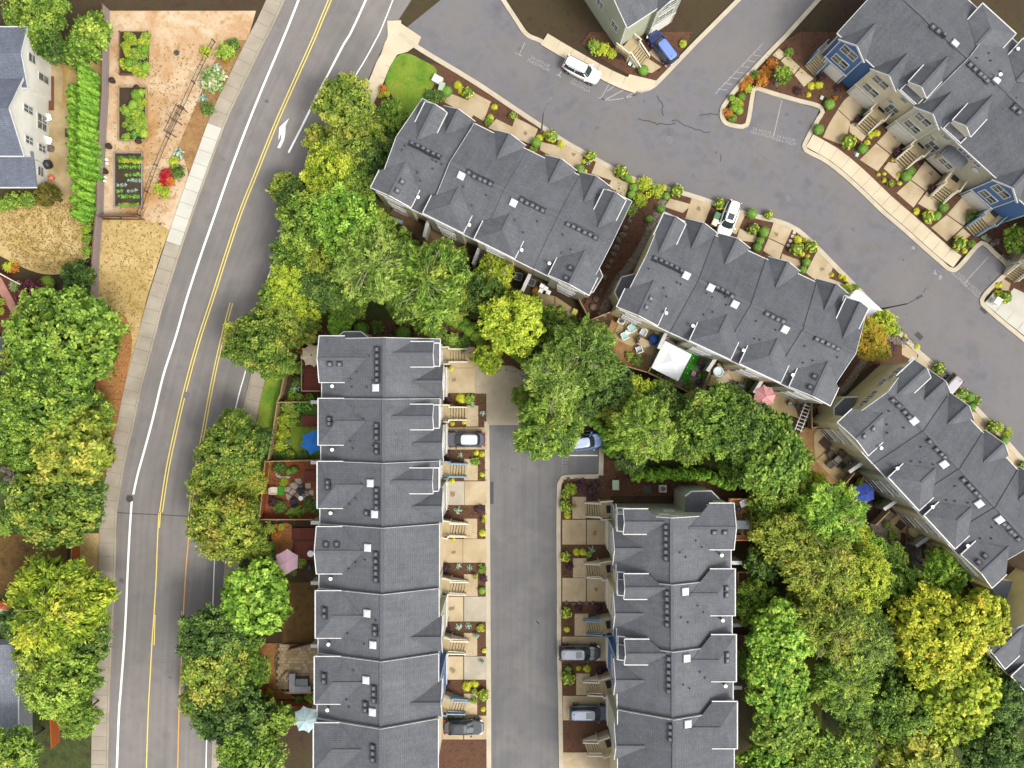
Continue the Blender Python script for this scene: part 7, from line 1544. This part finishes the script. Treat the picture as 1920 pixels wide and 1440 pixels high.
simple('paddling_tub', G().lathe([(.58,0),(.62,.5),(.52,.55),(.48,.4),(.01,.38)],20), plain('tub_white','#d9ecec',.3,k=.7), 1345,697,.08,0,'round white tub of water behind the middle terrace','tub')
simple('covered_grill', G().blob((0,0,.55),.75,.6,3,.25,12,7), M_beige, 1710,995,.07,30,'lumpy beige cover over garden furniture behind the lower right terrace','covered furniture'); simple('plant_pot', G().lathe([(.2,0),(.26,.4),(.22,.4),(.2,.3)],12), plain('blue_pot','#5a78a8',.4), 1699,1016,.08,0,'blue glazed pot beside the beige cover','plant pot','pots in the yards')
simple('covered_grill', G().blob((0,0,.6),.55,.62,5,.2,12,7), M_black, 95,311,.02,0,'black covered barbecue beside the white house','covered barbecue')
simple('fire_ring', G().lathe([(.42,0),(.45,.25),(.32,.27),(.28,.05),(.01,.03)],14), M_boul, 96,279,.01,0,'round stone fire ring beside the white house','fire ring')
simple('flower_pot', G().lathe([(.2,0),(.28,.4),(.24,.4)],10).blob((0,0,.5),.34,.2,2,.5), plain('pot_flower','#d8785a',.7), 100,335,.01,0,'pot of orange and white flowers by the white house','plant pot','pots in the yards')
for x, y, lb in ((213,153,'uppermost black pot beside the long fence'),(207,276,'black pot between the middle and lower vegetable beds'),(200,323,'small black pot against the long fence'),(259,167,'dark pot at the head of the middle vegetable bed'),(262,266,'dark pot at the foot of the middle vegetable bed')):
    t = thing('plant_pot', lb, 'plant pot', P(x,y,0), 0, 'pots in the yards'); G().lathe([(.26,0),(.36,.5),(.33,.5),(.3,.4)],14).obj('pot', M_black, t); G().lathe([(.3,.4),(.01,.42)],14).obj('soil', M_earth, t)
for x, y, lb in ((201,300,'white jug against the long fence'),(202,307,'white jug below the first jug'),(198,333,'white can below the small black pot'),(198,340,'lowest white can against the long fence')): simple('jug', G().lathe([(.13,0),(.15,.3),(.05,.38),(.05,.45)],10).bar((.14,0,.12),(.14,0,.34),.04), M_wch, x, y, 0, 0, lb, 'jug', 'jugs against the fence')
for i, (x, y, rr_) in enumerate(((890,1293,.3),(848,748+12,.22),(905,1245-5,.22),(850,999,.3),(891,1079,.25),(894,1190,.25),(1077,948,.2),(907,975,.25))):
    t = thing('plant_pot', 'terracotta plant pot beside a front path', 'plant pot', P(x,y,.1), 0, 'terracotta pots by the front paths'); G().lathe([(rr_*.7,0),(rr_,.45),(rr_*.85,.45),(rr_*.8,.36)],12).obj('pot', plain('terracotta','#a8603c',.7), t); pl = link('pot_plant', SH['loose'][i%3], t, (0,0,.35)); pl.scale = (rr_*1.1,)*3; setmat(pl, LM[('mid','lime','hosta')[i%3]])
# yard clutter that shows as separate small things
for x, y, m, lb in ((1265,632,M_steel,'grey bicycle frame parts beside the canopy'),(1296,650,M_white,'white box by the canopy wall'),(1320,660,M_black,'dark crate by the canopy wall'),(1313,680,plain('maroon_seat','#6b3a3a'),'maroon cushion seat right of the turf rug'),(1318,690,M_black,'black lounge seat right of the turf rug'),(1299,701,plain('pink_toy','#d896b8'),'pink toy chest beside the black kettle barbecue'),(1249,630,plain('pink_float','#e08fc0'),'pink float hung by the white wall cap'),(1233,703,M_boul,'dark planter below the canopy'),(1248,708,M_boul,'dark square planter below the canopy'),(1077,585,plain('yellow_board','#e0d060'),'yellow and white item leaning by the patio fence'),(1222,617,M_tanb,'wicker stool by the middle terrace wall'),(1232,622,M_cream,'cream pot by the middle terrace wall'),(1360,690,M_boul,'dark planter above the pale rug'),(1480,757,M_steel,'round steel lid near the end of the middle terrace'),(1495,762,M_black,'black pot near the end of the middle terrace'),(1655,920,M_steel,'pale metal trellis pieces beside the royal blue parasol'),(1627,948,M_black,'dark pot below the royal blue parasol'),(1602,915,M_cream,'cream pot left of the royal blue parasol'),(1618,896,plain('rust_pot','#9a5a34'),'rusty pot above the royal blue parasol')):
    if not lb: continue
    g = G(); q = RNG.uniform(.22,.34)
    if 'pot' in lb or 'stool' in lb or 'lid' in lb: g.lathe([(q*.7,0),(q,.4),(q*.85,.42),(q*.8,.34),(.01,.33)],12)
    elif 'frame' in lb or 'trellis' in lb:
        for k in range(5): g.bar((-.6+k*.3,-.4,.1),(-.4+k*.25,.45,.55),.04); 
        g.bar((-.7,0,.3),(.7,.1,.35),.04)
    elif 'float' in lb: g.lathe([(.3,.6),(.36,.68),(.3,.76),(.16,.7),(.3,.6)],14)
    else: g.box(-q,q,-q*1.2,q*1.2,0,.35).box(-q*.9,q*.9,-q*1.1,q*1.1,.35,.42)
    simple(lb.split()[1] if False else ('trellis' if 'trellis' in lb else 'planter' if 'planter' in lb else 'pot' if 'pot' in lb else 'yard_box'), g, m, x, y, .06, -27, lb, 'yard item')
# white trellis leaning by the tan end wall
t = thing('trellis', 'white ladder trellis beside the tan fence of the dining patio', 'trellis', P(1500,782,0), math.radians(70))
for k in range(8): G().bar((-1.5+k*.42,-.5,.9+.04*k),(-1.5+k*.42,.5,1.1),.06).obj('rung', M_white, t)
for s in (-.35,.35): G().bar((-1.7,s,.9),(1.7,s,1.2),.06).obj('side_rail', M_white, t)
for x in (-1.4,1.4): G().bar((x,0,0),(x,0,1.0),.07).obj('post', M_white, t)
# small patio at left edge: white slab with orange planter, sign by the fence
G().prism([(v.x,v.y) for v in G2([(-30,1128),(22,1128),(22,1182),(-30,1182)])], -.05, .15).obj('white_patio', M_newwalk, kind='structure')
simple('planter', G().box(-.9,.9,-.4,.4,0,.4).blob((-.4,0,.5),.35,.25,3,.5).blob((.4,0,.5),.35,.25,4,.5), plain('orange_flower','#d0703a',.8), 10, 1134, .16, -8, 'orange flower planter on the white patio at the left edge', 'planter')
t = thing('sign_post', 'small red brown sign on a post above the wooden fence', 'sign', P(137,998,0)); G().box(-.05,.05,-.05,.05,0,1.7).obj('post', M_cream, t); G().box(-.35,.35,-.3,.3,1.7,1.78).obj('sign_board', mat('rust_sign','#9a5a3a','#b4704c',scale=4), t)
t = thing('sign_post', 'small white sign on a long pole over the leaf litter', 'sign', P(172,778,0)); G().tube([(2.0,.4,2.3),(0,0,2.2)], .03, 5).obj('pole', M_steel, t); G().box(-1.6,-1.2,-.2,.1,2.2,2.24).obj('sign_board', M_white, t); G().box(-.04,.04,-.04,.04,0,2.25).obj('post', M_steel, t)
# ---------------------------------------------------------------- vegetable garden
def raised(x0, y0, x1, y1, label, m):
    t = thing('raised_bed', label, 'raised bed', P((x0+x1)/2,(y0+y1)/2,0), 0, 'raised vegetable beds'); w, d = (x1-x0)/32, (y1-y0)/32
    G().box(-w,w,-d,d,-.03,.22).obj('soil', mat('bed_soil','#3d3226','#4d4030',scale=1.4,fine=10,fine_amt=.4,bump=.8), t)
    for a, b in (((-w,-d),(w,-d)),((w,-d),(w,d)),((w,d),(-w,d)),((-w,d),(-w,-d))): G().bar((a[0],a[1],.17),(b[0],b[1],.17),.09,.4).obj('side_board', m, t)
    for sx in (-1,1):
        for sy in (-1,1): G().box(sx*w-.07,sx*w+.07,sy*d-.07,sy*d+.07,0,.5).obj('corner_post', m, t)
raised(227,62,279,141,'uppermost raised vegetable bed',M_brownb); raised(225,165,276,264,'middle raised vegetable bed',M_tanb); raised(217,288,268,388,'lowest raised bed with planted rows',M_weather)
for i in range(52): plant(RNG.choice('vvsyyBs'), RNG.uniform(231,275), RNG.uniform(66,138), RNG.uniform(6,9), 'growing in the uppermost raised vegetable bed', .2)
for i in range(46): y = RNG.uniform(170,260); plant(RNG.choice('vvsyBs'), RNG.uniform(246 if y < 205 else 232,271), y, RNG.uniform(5.5,8.5), 'growing in the middle raised vegetable bed', .2)
for row, (y, ty, x0, x1) in enumerate(((296,'k',222,264),(312,'v',224,262),(327,'v',236,264),(338,'h',240,264),(347,'h',220,236),(357,'h',240,260),(358,'v',220,230),(368,'v',222,262),(302,'y',225,262),(384,'s',224,262))):
    x = x0
    while x <= x1: plant(ty, x, y+RNG.uniform(-1,1), RNG.uniform(3.2,5), 'in a planted row of the lowest raised bed', .2); x += 7
# wire fence along the verge: posts, rails and gate
t = thing('wire_fence', 'thin dark wire fence running diagonally beside the vegetable garden', 'fence', P(400,60,0)); o = P(400,60,0)
wp = [(404,80),(390,107),(366,157),(345,203),(338,217),(318,260),(296,312),(278,361),(264,405)]
for i, (x, y) in enumerate(wp): q = P(x,y)-o; G().box(q.x-.04,q.x+.04,q.y-.04,q.y+.04,0,1.15).obj('fence_post', M_black, t)
for a, b in zip(wp, wp[1:]):
    p, q = P(*a)-o, P(*b)-o
    for z in (.25,1.05): G().bar((p.x,p.y,z),(q.x,q.y,z),.04).obj('fence_rail', M_black, t)
    g = G(); n = int((q-p).length/.25)
    for k in range(1,n): f = p.lerp(q, k/n); g.bar((f.x,f.y,.25),(f.x,f.y,1.05),.012)
    g.obj('wire_mesh', M_black, t)['kind'] = 'stuff'
t = thing('garden_gate', 'dark framed garden gate arch in the diagonal wire fence', 'gate', P(336,232,0), math.radians(65))
for x in (-1.6,0,1.6):
    for y in (-.35,.35): G().box(x-.05,x+.05,y-.05,y+.05,0,1.8).obj('post', M_brownb, t)
    G().bar((x,-.45,1.83),(x,.45,1.83),.1).obj('beam', M_brownb, t)
for y in (-.3,0,.3): G().bar((-1.8,y,1.9),(1.8,y,1.9),.06).obj('slat', M_brownb, t)
# ---------------------------------------------------------------- loose ground cover: tufts and fallen leaves
def scatter(name, polys, n, r, m, z, flat=False, seed=1):
    rng = random.Random(seed); g = G()
    for poly, k in polys:
        xs = [p[0] for p in poly]; ys = [p[1] for p in poly]; c = 0
        def inside(x, y):
            r_ = False; j = len(poly)-1
            for i in range(len(poly)):
                if (poly[i][1] > y) != (poly[j][1] > y) and x < (poly[j][0]-poly[i][0])*(y-poly[i][1])/(poly[j][1]-poly[i][1])+poly[i][0]: r_ = not r_
                j = i
            return r_
        while c < k:
            x, y = rng.uniform(min(xs),max(xs)), rng.uniform(min(ys),max(ys)); c += 1
            if not inside(x, y): continue
            p = P(x,y,z)
            for _ in range(1 if flat else 5):
                a = rng.uniform(0,6.28); q = r*rng.uniform(.5,1.4); h = rng.uniform(.01,.05) if flat else rng.uniform(.06,.2)
                dx, dy = math.cos(a)*q, math.sin(a)*q; g.add([(p.x-dy*.4,p.y+dx*.4,z+.012),(p.x+dy*.4,p.y-dx*.4,z+.012),(p.x+dx,p.y+dy,z+h)], [(0,1,2)])
    return g.obj(name, m, kind='stuff')
DV = [(188,412),(300,412),(318,425),(298,480),(272,560),(255,630),(235,700),(222,770),(205,850),(190,960),(182,700),(182,560)]; DL = [(-10,392),(130,378),(160,420),(165,470),(150,498),(100,512),(40,498),(-10,450)]
BG = [(215,82),(475,82),(440,140),(405,205),(372,285),(338,350),(304,410),(215,405)]
scatter('dry_tufts', [(DV,1500),(DL,1500),(BG,1200)], 0, .12, mat('tuft_straw','#c8a868','#b09552','#9a8c4a',scale=2,fine=0.1,fine_amt=0), -.02, seed=4)
scatter('dark_tufts', [(DV,220),(DL,260),(BG,220)], 0, .085, mat('tuft_dark','#7a6a32','#6f7030',scale=2,fine=0.1,fine_amt=0), -.02, seed=5)
scatter('fallen_leaves', [([(470,80),(440,140),(405,215),(372,295),(348,350),(318,400),(300,408),(420,75)],700),([(180,700),(200,600),(240,600),(225,770),(205,850),(186,960)],1500),([(478,1206),(530,1206),(515,1245),(520,1290),(560,1310),(482,1312)],1200),(ST_L[28:60]+[(x+14,y) for x,y in ST_L[28:60]][::-1],900),([(545,800),(600,800),(600,860),(500,960)],200)], 0, .1, mat('leaf_fallen','#b07a3c','#c89a58','#8f6232',scale=3,fine=.1,fine_amt=0), .03, True, 6)
scatter('bark_chips', [([(824,640),(912,700),(912,1400),(824,1400)],2600),([(1052,900),(1145,900),(1145,1360),(1052,1360)],1800),([(1130,892),(1400,892),(1400,930),(1130,930)],900),([(1235,375),(1190,385),(1140,480),(1080,600),(1150,600),(1250,400)],1500)], 0, .09, mat('bark_chip','#6e4630','#8a5a3e','#3a2418',scale=3,fine=.1,fine_amt=0), .07, True, 7)
BEDS = [([(826,738),(912,738),(912,797),(898,797),(898,760),(826,760)],70),([(826,843),(912,843),(912,901),(897,901),(897,862),(826,862)],70),([(826,948),(912,948),(912,1009),(897,1009),(897,972),(826,972)],70),([(826,1056),(912,1056),(912,1117),(898,1117),(898,1078),(826,1078)],70),([(826,1166),(912,1166),(912,1229),(898,1229),(898,1188),(826,1188)],70),([(826,1275),(912,1275),(912,1340),(898,1340),(898,1300),(826,1300)],70),
 ([(1056,895),(1128,895),(1140,928),(1056,928)],70),([(1054,1022),(1140,1022),(1140,1045),(1070,1045),(1070,1082),(1054,1082)],70),([(1054,1129),(1140,1129),(1140,1150),(1075,1150),(1075,1192),(1054,1192)],70),([(1054,1240),(1145,1240),(1145,1262),(1078,1262),(1078,1303),(1054,1303)],70),
 ([(1160,322),(1230,345),(1290,365),(1240,385),(1180,410),(1150,380)],150),([(1440,100),(1470,85),(1590,170),(1560,200),(1500,180),(1430,165)],150),([(1650,330),(1700,340),(1680,350),(1660,345)],40),([(1500,440),(1535,465),(1510,500),(1490,480)],60),([(1640,610),(1700,650),(1680,660),(1640,640)],60),([(540,605),(640,590),(830,610),(830,635),(560,628)],260),([(1135,892),(1400,895),(1400,925),(1140,925)],90),([(499,870),(590,870),(590,965),(496,965)],110),([(530,630),(566,640),(566,750),(530,750)],110),([(840,600),(960,650),(1000,715),(960,715),(850,650)],200)]
scatter('ground_cover', BEDS, 0, .11, mat('ground_cover_green','#4a6a24','#7c8c34','#5a5a26',scale=1.2,fine=.1,fine_amt=0), .07, seed=9)
# ---------------------------------------------------------------- tell look-alikes apart by what can be found in the picture
def finish_labels():
    by = {}
    for o in THINGS: by.setdefault(o['label'], []).append(o)
    ords = ['first','second','third','fourth','fifth','sixth','seventh','eighth','ninth','tenth','eleventh','twelfth','thirteenth','fourteenth','fifteenth','sixteenth','seventeenth','eighteenth','nineteenth','twentieth']
    for lb, os_ in by.items():
        n = len(os_)
        if n == 1: continue
        if 'toy scattered' in lb: continue
        if n > 20:
            continue
        xs = [o.location.x for o in os_]; ys = [o.location.y for o in os_]; hor = max(xs)-min(xs) >= max(ys)-min(ys)
        os_.sort(key=lambda o: o.location.x if hor else -o.location.y)
        names = ('leftmost','rightmost') if hor else ('uppermost','lowest'); side = 'left' if hor else 'top'
        for i, o in enumerate(os_):
            if i == 0: q = names[0] + (' of two' if n == 2 else '')
            elif i == n-1: q = names[1] + (' of two' if n == 2 else '')
            elif n == 3: q = 'middle one of three'
            else: q = ords[i] + ' from the ' + side
            w = lb.split(); room = 16 - len(q.split()); o['label'] = ' '.join(w[:room]) + ', ' + q
finish_labels()
